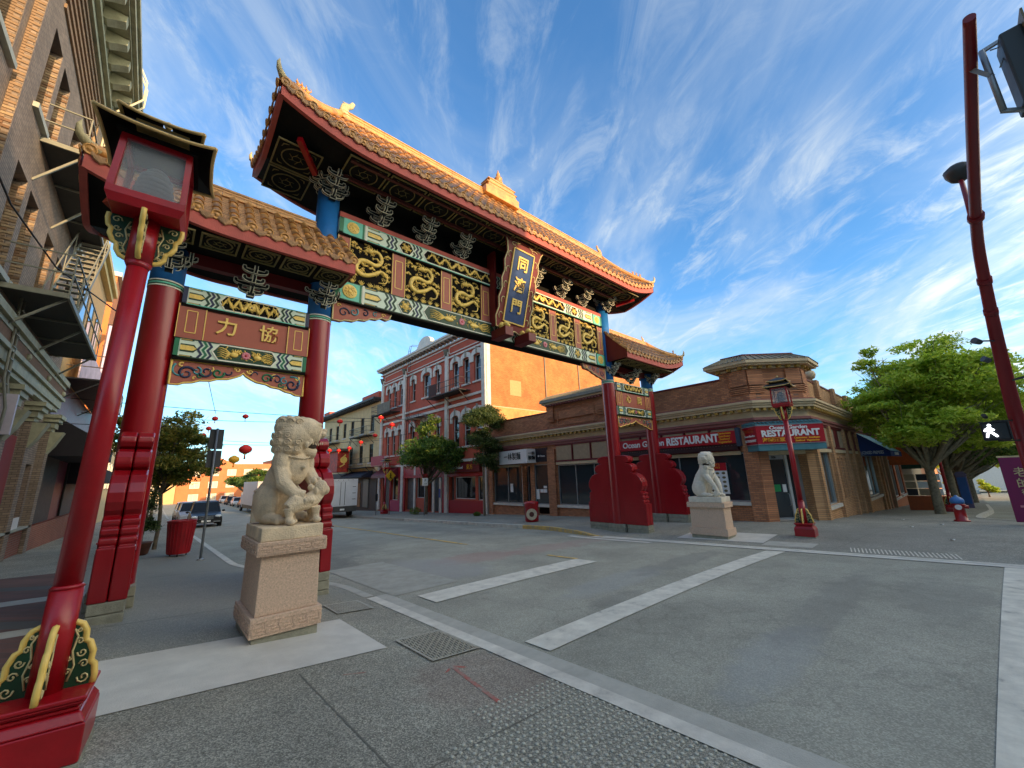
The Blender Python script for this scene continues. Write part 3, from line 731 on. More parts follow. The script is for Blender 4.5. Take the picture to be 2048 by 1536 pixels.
            hexp(min(hx0, hx1), max(hx0, hx1), 'pair')
            x = zset(hx1 - s * .04, s, (dgreen_m, navy_m, dgreen_m))
        else:
            k = M(); k.box(min(e, e + s * .07), max(e, e + s * .07), yf - .010, yf, z0, z1); k.build('end_band', green_m if style == 'phoenix' else navy_m, t)
            arrows(t, min(e + s * .09, e + s * .40), max(e + s * .09, e + s * .40), z0, z1, yf, s)
            x = zset(e + s * .32, s, (dgreen_m, navy_m, dgreen_m) if style != 'phoenix' else (navy_m, green_m, navy_m), .042, .030)
    if not wide: hexp(x0 + .32 + .195 + h * .10, x1 - .32 - .195 - h * .10, 'pair')
    return t
BX0, BX1 = 2.63, 13.18
beam(BX0, BX1, 5.88, 6.30, 9.0, 'dragon'); beam(BX0, BX1, 4.14, 4.62, 8.97, 'phoenix')
k = M(); k.box(BX0, BX1, 9.0, 9.35, 6.305, 6.44); k.build('top_board', fascia_m, gate)
k = M(); k.box(BX0, BX1, 9.10, 9.32, 4.62, 5.88); k.build('panel_backing', black_m, gate)
pan = [(2.93, 4.02), (4.40, 5.50), (5.87, 6.93), (9.02, 10.02), (10.39, 11.42), (11.79, 12.86)]
rnd = random.Random(3)
for i, (a, b) in enumerate(pan):
    k = M(); k.box(a, b, 9.075, 9.10, 4.63, 5.87); t = k.build('dragon_panel', black_m, gate)
    k = M(); dragon(k, (a + b) / 2, 5.30, (b - a) * .98, 1.12, 9.062, rnd); waves(k, (a + b) / 2, 4.68, (b - a), 1.2, 9.062); filler(k, (a + b) / 2, 5.25, (b - a), 1.2, 9.062, rnd, 34); k.build('gold_dragon', gold_m, t)
for a, b in ((2.63, 2.93), (4.02, 4.40), (5.50, 5.87), (6.93, 7.30), (8.65, 9.02), (10.02, 10.39), (11.42, 11.79), (12.86, 13.18)):
    k = M(); k.box(a, b, 9.03, 9.08, 4.625, 5.875); t = bevel(k.build('post_board', post_m, gate), .008, 1)
    xm = (a + b) / 2; w = (b - a) * .26; k = M()
    frame_tube(k, [(xm - w, 4.86), (xm + w, 4.86), (xm + w, 5.64), (xm - w, 5.64)], 9.026, .009); frame_tube(k, [(a + .01, 4.63), (a + .01, 5.87)], 9.024, .008, False); frame_tube(k, [(b - .01, 4.63), (b - .01, 5.87)], 9.024, .008, False)
    k.build('gilt_frame', ggold_m, t)
# corner spandrels below the main beam
def curls(t, spec, y):
    for m_, items in spec.items():
        k = M()
        for (cx, cz, r, turns, a0, sg, rad) in items: scroll(k, cx, cz, y, r, turns, a0, sg, rad, 16, .5)
        k.build('painted_curl', m_, t)
for s, xa in ((1, 2.63), (-1, 13.18)):
    P = [(0, 4.09), (1.42, 4.09), (1.36, 3.93), (1.30, 3.90), (1.16, 3.93), (1.05, 3.86), (.9, 3.85), (.78, 3.77), (.6, 3.75), (.48, 3.68), (.30, 3.67), (.2, 3.62), (0, 3.62)]
    pp = [(xa + s * a, b) for a, b in P]
    if s < 0: pp = list(reversed(pp))
    k = M(); k.prism(pp, (0, 9.03, 0), (1, 0, 0), (0, 0, 1), (0, .12, 0)); t = k.build('spandrel', post_m, gate)
    k = M(); k.tube([(xa + s * a, 9.03, b) for a, b in P[1:]] + [(xa, 9.03, 4.09)], .020, 5); k.build('gilt_edge', pgold_m, t)
    curls(t, {navy_m: [(xa + s * .25, 3.85, .13, 1.2, 0, s, .022), (xa + s * .75, 3.95, .09, 1.1, 2, -s, .018)], teal_m: [(xa + s * .48, 3.92, .11, 1.1, 1, -s, .02), (xa + s * 1.0, 3.98, .07, 1.1, 1, s, .015)], ggold_m: [(xa + s * 1.2, 4.0, .06, 1, 0, s, .014), (xa + s * .12, 4.0, .05, 1, 0, s, .014)]}, 9.02)

# ---- the two side bays
def char_mesh(s, size, x, z, y, parent, m_=ggold_m, bold=.012, U=(1, 0, 0), V=(0, 0, 1), ext=.015):
    return text(s, size, (x, y, z), U, V, m_, parent, 'character', ext, bold * size)
def side_bay(x0, x1, chars):
    yf = 9.0; xm = (x0 + x1) / 2; W = x1 - x0
    beam(x0, x1, 3.28, 3.62, yf, 'dragon', False); beam(x0 - .01, x1 + .01, 2.26, 2.62, yf - .02, 'phoenix', False)
    k = M(); k.box(x0 - .02, x1 + .02, yf + .02, yf + .2, 2.62, 3.28); t = k.build('name_board', board_m, gate)
    for s, e in ((1, x0 - .02), (-1, x1 + .02)):
        k = M(); k.box(min(e, e + s * .40), max(e, e + s * .40), yf, yf + .03, 2.625, 3.275); k.build('end_panel', post_m if s < 0 else board_m, t)
        k = M(); c = e + s * .2
        frame_tube(k, [(c - .075, 2.74), (c + .075, 2.74), (c + .075, 3.16), (c - .075, 3.16)], yf - .004, .007); frame_tube(k, [(e + s * .40, 2.63), (e + s * .40, 3.27)], yf - .004, .008, False)
        frame_tube(k, [(e, 2.63), (e, 3.27)], yf - .004, .006, False)
        k.build('gilt_frame', ggold_m, t)
    for c, dx in zip(chars, (-.36, .36)): char_mesh(c, .36, xm + dx * (W / 2.2), 2.95, yf + .004, t)
    # carved valance
    n = 8; lo = []
    pr = [(0, 1.76), (.12, 1.76), (.19, 1.80), (.30, 1.82), (.40, 1.87), (.54, 1.885), (.63, 1.93), (.78, 1.95), (.88, 2.0), (.96, 2.05), (1.0, 2.10)]
    L_ = [(x0 + a * W / 2, b) for a, b in pr]; Rr = [(x1 - a * W / 2, b) for a, b in reversed(pr[:-1])]
    poly = [(x0, 2.21), *L_, *Rr, (x1, 2.21)]
    k = M(); k.prism(poly, (0, yf + .02, 0), (1, 0, 0), (0, 0, 1), (0, .10, 0)); t = k.build('carved_valance', post_m, gate)
    k = M(); k.tube([(a, yf + .02, b) for a, b in poly] + [(x0, yf + .02, 2.21)], .020, 5); k.build('gilt_edge', ggold_m, t)
    sp_ = {navy_m: [], teal_m: [], ggold_m: [], green_m: []}
    for s, e in ((1, x0), (-1, x1)):
        sp_[navy_m] += [(e + s * .22, 1.98, .13, 1.25, .5, s, .026), (e + s * .50, 2.05, .11, 1.1, 3.5, s, .022), (e + s * .86, 2.10, .09, .5, 3.4, s, .018)]
        sp_[teal_m] += [(e + s * .16, 2.0, .17, .5, 2.2, s, .02), (e + s * .36, 2.04, .08, 1.1, 1.5, -s, .018)]
        sp_[green_m] += [(e + s * .68, 2.05, .10, 1.2, .2, -s, .022), (e + s * .42, 1.95, .06, 1.1, 0, s, .016)]
        sp_[ggold_m] += [(e + s * .97, 2.15, .055, 1.2, 3.1, -s, .018), (e + s * .14, 2.12, .05, .8, 1, s, .02), (e + s * .56, 2.10, .05, .8, 1, -s, .016), (e + s * .34, 1.90, .03, .8, 1, s, .014)]
    curls(t, sp_, yf + .012)
side_bay(0.0, 2.15, '力協'); side_bay(13.80, 16.40, '心同')

# ---- bracket sets (dougong), edges outlined
def bracket_meshes():
    k = M(); o = M()
    def arm(ax, L_, z, h=.10, w=.07, off=(0, 0)):
        # boat-shaped arm along ax ('x' or 'y') with turned-up ends
        pr = [(-L_, .14), (-L_, .05), (-L_ + .05, .0), (-L_ * .45, -h * .35), (L_ * .45, -h * .35), (L_ - .05, .0), (L_, .05), (L_, .14), (L_ - .07, .14), (L_ - .09, .07), (-L_ + .09, .07), (-L_ + .07, .14)]
        U = (1, 0, 0) if ax == 'x' else (0, 1, 0); W = (0, 1, 0) if ax == 'x' else (1, 0, 0)
        O_ = Vector((off[0], off[1], z)) - Vector(W) * w / 2
        k.prism(pr, O_, U, (0, 0, 1), Vector(W) * w)
        for sd in (0, 1):
            base = Vector((off[0], off[1], z)) + Vector(W) * (w / 2 + .003) * (1 if sd else -1)
            pts = [base + Vector(U) * a + Vector((0, 0, b)) for a, b in pr]
            for a_, b_ in zip(pts, pts[1:] + pts[:1]): o.bar(a_, b_, .023, .016)
    k.box(-.09, .09, -.09, .09, -.02, .10)
    for e in ((-.09, -.092, .10, .09, -.092, .10), (-.09, -.092, -.02, -.06, -.092, -.02)): pass
    arm('x', .30, .12); arm('y', .26, .12)
    for q in (-.27, .27):
        k.box(q - .05, q + .05, -.05, .05, .22, .30); k.box(-.05, .05, q - .05, q + .05, .22, .30)
    arm('x', .42, .33); arm('y', .46, .33)
    arm('x', .26, .33, off=(0, -.30))
    arm('y', .62, .54); arm('x', .30, .54, off=(0, -.46))
    o.bar((-.09, -.093, -.02), (.09, -.093, -.02), .014); o.bar((-.09, -.093, .10), (.09, -.093, .10), .014); o.bar((-.09, -.093, -.02), (-.09, -.093, .1), .014); o.bar((.09, -.093, -.02), (.09, -.093, .1), .014)
    return k.mesh('bracket', mat('bracket_dark', c8(22, 30, 32), .8, .2)), o.mesh('outline', mat('bracket_outline', c8(236, 232, 206), .6, .1))
bm_, bo_ = bracket_meshes()
def bracket(x, y, z, s=1.0, rz=0.0, sz=1.0):
    mw = Matrix.Translation((x, y, z)) @ Matrix.Rotation(rz, 4, 'Z') @ Matrix.Diagonal((s, s, s * sz, 1))
    b = link('bracket', bm_, gate, mw=mw)
    link('outline', bo_, b, mw=mw)
for x in (3.64, 4.95, 6.20, 9.30, 10.75, 12.05): bracket(x, 9.05, 6.47, .84)
for x in (2.4, 13.55):
    bracket(x, 8.93, 6.60, .78); bracket(x, 9.2, 6.68, .75, R(90)); bracket(x, 9.2, 6.68, .75, R(45 if x > 8 else -45))
for x, s in ((1.03, .72), (15.1, .8)): bracket(x, 9.05, 3.72, s)
for x in (-.25, 2.4, 13.55, 16.65):
    bracket(x, 8.93, 3.86, .62); bracket(x, 9.0, 3.80, .62, R(90))
    if x in (-.25, 16.65): bracket(x, 9.2, 3.86, .7, R(45 if x > 8 else -45))

# ---- roofs
def make_roof(X0, X1, y0, y1, ze, zr, rx0, rx1, rise, hipL, hipR, fh, pitch, seg, ntop):
    """X0,X1 eave corners; rx ridge ends; hip flags; ze deck height at eave; zr ridge deck height"""
    roof = M()
    hw = (y1 - y0) / 2; H = zr - ze; yc = (y0 + y1) / 2
    wl = rx0 - X0; wr = X1 - rx1
    def prof(s): return ze + H * (.86 * s + .14 * s * s)
    def rs(x):
        d = 0
        if hipL: d = max(d, rise * max(0, 1 - (x - X0) / 2.0) ** 1.8)
        if hipR: d = max(d, rise * max(0, 1 - (X1 - x) / 2.0) ** 1.8)
        return d
    def rsy(y): 
        m_ = min(y - y0, y1 - y); return rise * max(0, 1 - m_ / (hw * 1.25)) ** 1.8
    def smax(x):
        s = 1.0
        if hipL and x < rx0: s = min(s, max(0.0, (x - X0) / wl))
        if hipR and x > rx1: s = min(s, max(0.0, (X1 - x) / wr))
        return s
    def front(x, s, lift=0): return Vector((x, y0 + hw * s, prof(s) + rs(x) * (1 - s) + lift))
    def back(x, s, lift=0): return Vector((x, y1 - hw * s, prof(s) + rs(x) * (1 - s) + lift))
    def endf(side, y, s, lift=0):
        x = X0 + wl * s if side < 0 else X1 - wr * s
        return Vector((x, y, prof(s) + rsy(y) * (1 - s) + lift))
    # deck
    k = M(); nu = int((X1 - X0) / pitch) * 3; NV = seg * 2
    for fn in (front, back):
        def g_(u, v, fn=fn):
            x = X0 + (X1 - X0) * u; s = v * smax(x)
            saw = .018 * (1 - (v * NV) % 1.0) if 0 else 0
            return fn(x, s, saw)
        k.grid(g_, nu, 10)
    for side, on in ((-1, hipL), (1, hipR)):
        if on:
            def e_(u, v, side=side):
                y = y0 + (y1 - y0) * u; sm_ = max(0.0, 1 - abs(y - yc) / hw); return endf(side, y, v * sm_)
            k.grid(e_, 16, 8)
    rf = k.build('roof', tile2_m, gate)
    # underside, fascia
    k = M()
    def low(x, y, d=-.33):
        ex = rs(x) * max(0, 1 - min(y - y0, y1 - y) / hw) ; ey = 0
        return Vector((x, y, ze + max(ex, 0) + d + .30 * max(0, min(y - y0, y1 - y) / hw) ** 1.5 * 0))
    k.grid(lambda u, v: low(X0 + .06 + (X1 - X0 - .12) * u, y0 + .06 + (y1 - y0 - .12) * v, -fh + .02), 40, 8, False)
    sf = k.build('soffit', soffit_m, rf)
    n = 60
    for fn, yy, nm in ((front, y0, 1), (back, y1, -1)):
        k = M()
        def q_(u, v, fn=fn, yy=yy, nm=nm): x = X0 + (X1 - X0) * u; return Vector((x, yy - nm * .03, ze + rs(x) - .02 - fh * (1 - v)))
        k.grid(q_, n, 1); 
        def q2_(u, v, fn=fn, yy=yy, nm=nm): x = X0 + (X1 - X0) * u; return Vector((x, yy - nm * .03 + nm * .09 * v, ze + rs(x) - .02 - fh))
        k.grid(q2_, n, 1)
        def q3_(u, v, yy=yy, nm=nm): x = X0 + (X1 - X0) * u; return Vector((x, yy + nm * .06, ze + rs(x) - .02 - fh * v))
        k.grid(q3_, n, 1)
        k.build('fascia', fascia_m, rf)
    for side, on in ((-1, hipL), (1, hipR)):
        if on:
            XX = X0 if side < 0 else X1; k = M()
            for a_, b_ in ((side * .03, 0), (-side * .06, 0)):
                k.grid(lambda u, v: Vector((XX + a_, y0 - .03 + (y1 - y0 + .06) * u, ze + rsy(y0 + (y1 - y0) * u) - .02 - fh * v)), 16, 1)
            k.grid(lambda u, v: Vector((XX + side * (.03 - .09 * v), y0 - .03 + (y1 - y0 + .06) * u, ze + rsy(y0 + (y1 - y0) * u) - .02 - fh)), 16, 1)
            k.build('fascia', fascia_m, rf)
        else:
            # gable board closing the inner end
            XX = X0 if side < 0 else X1; k = M(); poly = [(y0, ze - fh)] + [(y0 + hw * s / 6, prof(s / 6) + .03) for s in range(7)] + [(y1 - hw * s / 6, prof(s / 6) + .03) for s in range(5, -1, -1)] + [(y1, ze - fh)]
            k.prism(poly, (XX, 0, 0), (0, 1, 0), (0, 0, 1), (-side * .07, 0, 0)); k.build('gable_board', red_dk, rf)
    # barrel tiles
    bt_ = M(); L_ = 1.0; nn = 7; vs = []
    for j, (yy, rr) in enumerate(((0, .088), (.92, .074), (1.0, .074))):
        for i in range(nn + 1):
            a = math.pi * i / nn; vs.append((rr * math.cos(a), yy, rr * .95 * math.sin(a)))
    fs = [(j * (nn + 1) + i, (j + 1) * (nn + 1) + i, (j + 1) * (nn + 1) + i + 1, j * (nn + 1) + i + 1) for j in range(2) for i in range(nn)]
    fs.append(tuple(range(nn, -1, -1))); bt_.add(vs, fs, True); tmesh = bt_.mesh('roof_tile', tile_m)
    cp = M(); cp.lathe([(.086, 0), (.088, .02), (.07, .026), (.066, .018), (.035, .018), (.025, .03)], (0, 0, 0), 12)
    for v in range(len(cp.v)): x_, y_, z_ = cp.v[v]; cp.v[v] = (x_, -z_, y_ + .012)
    cmesh = cp.mesh('tile_cap', ridge_m)
    dp = M(); P = [(-.115, .05), (-.11, -.03), (-.075, -.085), (-.03, -.105), (0, -.13), (.03, -.105), (.075, -.085), (.11, -.03), (.115, .05), (.06, .01), (0, 0), (-.06, .01)]
    dp.prism(P, (0, 0, 0), (1, 0, 0), (0, 0, 1), (0, -.025, 0)); dp.tube([(a * .86, -.027, b * .86 - .002) for a, b in P[1:8]], .008, 4)
    dmesh = dp.mesh('drip_tile', tile2_m)
    def place(mesh, nm, a, b, side_vec, ln=None):
        a = Vector(a); b = Vector(b); yv = (b - a); l_ = yv.length; yv.normalize(); xv = Vector(side_vec); xv = (xv - yv * xv.dot(yv)).normalized(); zv = xv.cross(yv)
        if zv.z < 0: xv = -xv; zv = xv.cross(yv)
        mw = Matrix(((xv.x, yv.x, zv.x, a.x), (xv.y, yv.y, zv.y, a.y), (xv.z, yv.z, zv.z, a.z), (0, 0, 0, 1))) @ Matrix.Diagonal((1, l_ if ln is None else ln, 1, 1))
        return link(nm, mesh, rf, mw=mw)
    nt_ = int(round((X1 - X0 - .1) / pitch)); st = M()
    def strip_tile(kk, a, b, sv):
        a = Vector(a); b = Vector(b); yv = (b - a).normalized(); xv = Vector(sv); xv = (xv - yv * xv.dot(yv)).normalized(); zv = xv.cross(yv)
        if zv.z < 0: xv = -xv; zv = xv.cross(yv)
        vs = []
        for p_, rr in ((a, .088), (b, .074)):
            for i in range(6): an = math.pi * i / 5; vs.append(p_ + xv * rr * math.cos(an) + zv * rr * .95 * math.sin(an))
        kk.add(vs, [(i, i + 6, i + 7, i + 1) for i in range(5)], True)
    cnt = 0
    for i in range(nt_ + 1):
        x = X0 + .05 + (X1 - X0 - .1) * i / nt_; s1 = smax(x)
        if s1 < .06: s1 = .06
        ns = max(1, int(round(seg * s1)))
        for j in range(ns):
            a = front(x, s1 * j / ns, .0) if j else front(x, -.035); b = front(x, s1 * (j + 1.06) / ns, -.012)
            if cnt < 290: place(tmesh, 'roof_tile', a, b, (1, 0, 0)); cnt += 1
            else: strip_tile(st, a, b, (1, 0, 0))
            strip_tile(st, back(x, s1 * j / ns), back(x, s1 * (j + 1.06) / ns, -.012), (1, 0, 0))
        p = front(x, -.04); place(cmesh, 'tile_cap', p, p + Vector((0, 1, .25)), (1, 0, 0), 1)
        if i < nt_:
            xx = x + (X1 - X0 - .1) / nt_ / 2; p = front(xx, -.035, -.01); place(dmesh, 'drip_tile', p, p + Vector((0, 1, .05)), (1, 0, 0), 1)
            # pan courses between the barrels
            for j in range(int(seg * 3 * smax(xx))):
                s_ = (j + .3) / (seg * 3); p = front(xx, s_, .022); q = front(xx, s_ + .9 / (seg * 3), .004); w_ = pitch * .36
                st.add([p + Vector((-w_, 0, .014)), p + Vector((0, 0, -.012)), p + Vector((w_, 0, .014)), q + Vector((w_, 0, .014)), q + Vector((0, 0, -.012)), q + Vector((-w_, 0, .014)), p + Vector((-w_, 0, -.012)), p + Vector((0, 0, -.034)), p + Vector((w_, 0, -.012))], [(0, 1, 4, 5), (1, 2, 3, 4), (0, 6, 7, 1), (1, 7, 8, 2)])
    for side, on in ((-1, hipL), (1, hipR)):
        if not on: continue
        ne = int(round((y1 - y0 - .1) / pitch))
        for i in range(ne + 1):
            y = y0 + .05 + (y1 - y0 - .1) * i / ne; sm_ = max(.08, 1 - abs(y - yc) / hw); ns = max(1, int(round(seg * .8 * sm_)))
            for j in range(ns):
                a = endf(side, y, sm_ * j / ns) if j else endf(side, y, -.03); b = endf(side, y, sm_ * (j + 1.06) / ns, -.012); strip_tile(st, a, b, (0, 1, 0))
            p = endf(side, y, -.04); q = endf(side, y, .1); place(cmesh, 'tile_cap', p, p + Vector((-side, 0, .25)), (0, 1, 0), 1)
            if i < ne:
                yy = y + (y1 - y0 - .1) / ne / 2; p = endf(side, yy, -.035, -.01); place(dmesh, 'drip_tile', p, p + Vector((-side, 0, .05)), (0, 1, 0), 1)
    st.build('lesser_tiles', tile2_m, rf, kind='stuff')
    # ridge: stacked courses
    ya = yc; z = zr - .06
    rk = .72 if ntop > 2 else .5
    for w_, h_, m_ in ((.20, .09 * rk, ridge_m), (.15, .10 * rk, tile_m), (.17, .03 * rk, ridge_m), (.12, .10 * rk, ridge_m), (.15, .03, tile_m)):
        kk = M(); n_ = max(1, int((rx1 - rx0) / .55))
        for i in range(n_):
            a = rx0 + (rx1 - rx0) * i / n_; b = rx0 + (rx1 - rx0) * (i + 1) / n_; kk.box(a + .003, b - .003, ya - w_ / 2, ya + w_ / 2, z, z + h_)
        kk.build('ridge_course', m_, rf); z += h_
    kk = M(); kk.cyl((rx0, ya, z), (rx1, ya, z), .05, n=10); kk.build('ridge_cap', ridge_m, rf)
    # hip ridges with upturned tips and small beasts
    def hip(corner, top):
        kk = M(); n_ = 14; pts = []
        for i in range(n_ + 1):
            s = 1 - i / n_ * 1.0; p = Vector((corner[0] + (top[0] - corner[0]) * s, corner[1] + (top[1] - corner[1]) * s, prof(s) + rise * (1 - s) ** 1.8 + .07)); pts.append(p)
        d = (pts[-1] - pts[-2]); d.z = 0; d.normalize()
        kk.tube(pts, [.085] * n_ + [.08], 8)
        kk.tube([p + Vector((0, 0, .09)) for p in pts[:-2]], .045, 6)
        c_ = pts[-1]
        kk.build('hip_ridge', ridge_m, rf)
        kk = M(); kk.tube([c_ - d * .15, c_ + d * .02 + Vector((0, 0, .03)), c_ + d * .12 + Vector((0, 0, .10)), c_ + d * .15 + Vector((0, 0, .22)), c_ + d * .13 + Vector((0, 0, .33))], [.085, .075, .055, .035, .008], 7); kk.build('horn_tip', bone_m, rf)
        return pts
    def beast(p, s=1.0, dx=1):
        kk = M(); kk.ell(p + Vector((0, 0, .07 * s)), (.06 * s, .035 * s, .06 * s), 8, 6); kk.ell(p + Vector((dx * .04 * s, 0, .15 * s)), (.035 * s, .03 * s, .035 * s), 8, 6)
        kk.tube([p + Vector((-dx * .04 * s, 0, .06 * s)), p + Vector((-dx * .09 * s, 0, .13 * s)), p + Vector((-dx * .07 * s, 0, .22 * s))], [.02 * s, .018 * s, .004], 5)
        kk.tube([p + Vector((dx * .03 * s, 0, .17 * s)), p + Vector((dx * .05 * s, 0, .25 * s))], [.015 * s, .003], 5); kk.tube([p + Vector((dx * .03 * s, 0, .0)), p + Vector((dx * .03 * s, 0, .1 * s))], [.02 * s, .02 * s], 5)
        kk.build('roof_beast', ridge_m, rf)
    for side, on in ((-1, hipL), (1, hipR)):
        if on:
            cx_ = X0 if side < 0 else X1; tx = rx0 if side < 0 else rx1
            for cy in (y0, y1):
                pts = hip((cx_, cy), (tx, yc))
                if cy == y0:
                    for q in ((9, 10.4, 11.8) if ntop > 2 else (11,)): beast(pts[int(q)] + Vector((0, 0, .13)), .8, side)
    return dict(rf=rf, zt=z, front=front, rx0=rx0, rx1=rx1)
RM = make_roof(.97, 15.42, 7.75, 10.65, 7.50, 9.34, 2.55, 13.85, .46, True, True, .33, .27, 5, 3)
RL = make_roof(-1.40, 2.76, 8.1, 10.3, 4.72, 5.86, -.25, 2.76, .42, True, False, .32, .27, 4, 1)
RR = make_roof(13.38, 18.15, 8.1, 10.3, 4.72, 5.86, 13.38, 16.95, .42, False, True, .32, .27, 4, 1)
# coffered soffit panels under the front overhang
def coffer(x0, x1, y0, y1, z, roof):
    k = M(); k.box(x0, x1, y0, y1, z - .01, z); t = k.build('soffit_panel', soffit_m, roof)
    k = M(); w = .03; zz = z - .02
    for a, b, c, d in ((x0, x1, y0, y0 + w), (x0, x1, y1 - w, y1), (x0, x0 + w, y0 + w, y1 - w), (x1 - w, x1, y0 + w, y1 - w)): k.box(a, b, c, d, zz - .02, zz + .005)
    cx, cy = (x0 + x1) / 2, (y0 + y1) / 2; rx, ry = (x1 - x0) * .33, (y1 - y0) * .33
    k.tube([(cx + rx * math.cos(i * math.pi / 12), cy + ry * math.sin(i * math.pi / 12), zz) for i in range(25)], .014, 5)
    k.tube([(cx + rx * .3 * math.cos(i * math.pi / 6), cy + ry * .3 * math.sin(i * math.pi / 6), zz) for i in range(13)], .008, 4)
    for sx in (-1, 1):
        for sy in (-1, 1):
            bx, by = cx + sx * (x1 - x0) * .38, cy + sy * (y1 - y0) * .38
            k.tube([(bx - sx * .12, by, zz), (bx - sx * .02, by - sy * .03, zz), (bx, by - sy * .12, zz)], [.006, .016, .006], 4); k.tube([(bx - sx * .07, by, zz), (bx, by - sy * .07, zz)], .007, 4)
    for q in range(6):
        a = q * math.pi / 3; k.tube([(cx + rx * .3 * math.cos(a), cy + ry * .3 * math.sin(a), zz), (cx + rx * .6 * math.cos(a + .5), cy + ry * .6 * math.sin(a + .5), zz)], .007, 4)
    k.build('coffer_ornament', olive_m, t)
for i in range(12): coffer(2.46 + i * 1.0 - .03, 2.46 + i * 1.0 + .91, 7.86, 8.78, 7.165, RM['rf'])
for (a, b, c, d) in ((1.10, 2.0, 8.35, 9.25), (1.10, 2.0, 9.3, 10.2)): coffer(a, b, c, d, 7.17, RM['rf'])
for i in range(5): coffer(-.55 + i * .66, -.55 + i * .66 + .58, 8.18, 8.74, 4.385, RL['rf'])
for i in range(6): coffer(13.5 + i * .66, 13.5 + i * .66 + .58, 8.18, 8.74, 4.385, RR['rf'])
# dark backing added so that the eaves read dark behind the brackets
k = M(); k.box(2.65, 13.3, 9.28, 9.34, 6.44, 7.18); k.build('eave_backing', soffit_m, gate)
k = M(); k.box(2.5, 13.5, 8.52, 8.60, 7.04, 7.12); k.box(2.5, 13.5, 7.98, 8.06, 7.10, 7.15); k.build('purlin', mat('purlin_red', c8(96, 44, 36), .6), gate)
for x0, x1 in ((-.25, 2.4), (13.55, 16.65)): k = M(); k.box(x0, x1, 9.12, 9.28, 4.15, 4.38); k.build('tie_beam', red_dk, gate)
for sx, cx_ in ((-1, 2.4), (1, 13.55)):
    k = M(); k.bar((cx_ + sx * .45, 8.75, 6.95), (cx_ + sx * .95, 8.15, 7.15), .10, .14); k.build('corner_strut', red, gate)
for sx, cx_ in ((-1, -.25), (1, 16.65)):
    k = M(); k.bar((cx_ + sx * .1, 9.0, 4.15), (cx_ + sx * .85, 8.3, 4.5), .09, .12); k.build('corner_strut', mat('strut_orange', c8(150, 60, 40), .5), gate)
# ridge ornaments and central finial
def ridge_dragon(x, z, s, dx, rf, m_=bone_m):
    k = M(); b = Vector((x, YC, z))
    k.tube([b, b + Vector((dx * .22 * s, 0, .22 * s)), b + Vector((dx * .18 * s, 0, .48 * s)), b + Vector((-dx * .02 * s, 0, .62 * s)), b + Vector((-dx * .10 * s, 0, .80 * s))], [.20 * s, .19 * s, .14 * s, .10 * s, .07 * s], 9, flat=((0, 1, 0), .55))
    k.ell(b + Vector((-dx * .22 * s, 0, .10 * s)), (.24 * s, .10 * s, .15 * s), 9, 6)
    for i in range(6):
        p = b + Vector((dx * (.30 - .02 * i) * s, 0, (.05 + .11 * i) * s)); k.tube([p - Vector((dx * .08 * s, 0, 0)), p + Vector((dx * .08 * s, 0, .05 * s))], [.05 * s, .006], 5)
    for i in range(4):
        p = b + Vector((-dx * (.1 + .1 * i) * s, 0, .2 * s)); k.tube([p, p + Vector((dx * .02 * s, 0, .16 * s))], [.04 * s, .006], 5)
    k.build('ridge_dragon', m_, rf)
ridge_dragon(2.75, 9.35, .75, -1, RM['rf']); ridge_dragon(13.7, 9.35, .7, 1, RM['rf'], ridge_m)
ridge_dragon(16.7, 5.92, .42, 1, RR['rf'], ridge_m); ridge_dragon(-.1, 5.92, .42, -1, RL['rf'], tile2_m)
zt = 9.50
for i, (w_, h_) in enumerate(((1.50, .10), (1.34, .05), (1.24, .12), (1.36, .04), (1.12, .12), (1.24, .04), (.9, .06), (.5, .06))):
    k = M(); k.box(CX - w_ / 2, CX + w_ / 2, YC - .10 - w_ * .10, YC + .10 + w_ * .10, zt - (.2 if i == 0 else 0), zt + h_); bevel(k.build('finial_tier', ridge_m if i % 2 == 0 else tile_m, RM['rf']), .01, 1); zt += h_
k = M(); k.lathe([(.16, 0), (.17, .04), (.10, .08), (.14, .14), (.15, .22), (.10, .29), (.05, .32), (.075, .37), (.06, .43), (.03, .50), (.008, .60)], (CX, YC, zt), 14); k.build('finial', ridge_m, RM['rf'])

# ---- leaning name plaque
pl_b = Vector((7.92, 8.74, 4.46)); pl_t = Vector((7.98, 8.02, 7.18)); V_ = (pl_t - pl_b).normalized(); U_ = Vector((1, 0, 0)); U_ = (U_ - V_ * U_.dot(V_)).normalized(); W_ = U_.cross(V_)   # points towards -Y side? 
if W_.y > 0: W_ = -W_
Hp = (pl_t - pl_b).length; hw_ = .66
out = []
nn = 9
for i in range(nn + 1):
    t_ = i / nn; out.append((hw_ + .03 + .035 * (1 if i % 2 else -1), t_ * (Hp - .18)))
topp = [(hw_ + .20, Hp + .02), (hw_ - .02, Hp - .08), (.38, Hp - .03), (.28, Hp - .12), (.12, Hp - .03), (0, Hp + .06), (-.12, Hp - .03), (-.28, Hp - .12), (-.38, Hp - .03), (-hw_ + .02, Hp - .08), (-hw_ - .20, Hp + .02)]
lft = [(-a, b) for a, b in reversed(out)]
poly = out + topp + lft + [(-.3, -.08), (-.1, -.02), (0, -.10), (.1, -.02), (.3, -.08)]
k = M(); k.prism(poly, pl_b, U_, V_, -W_ * .09); pq = bevel(k.build('name_plaque', red_dk, gate), .01, 1)
k = M(); pts = [pl_b + U_ * a + V_ * b + W_ * .004 for a, b in poly]; k.tube(pts + [pts[0]], .022, 5); k.build('gilt_edge', pgold_m, pq)
k = M(); k.prism([(-.42, .22), (.42, .22), (.42, Hp - .30), (-.42, Hp - .30)], pl_b, U_, V_, W_ * .02); k.build('plaque_field', plaqblue_m, pq)
k = M(); q = [(-.43, .21), (.43, .21), (.43, Hp - .29), (-.43, Hp - .29), (-.43, .21)]
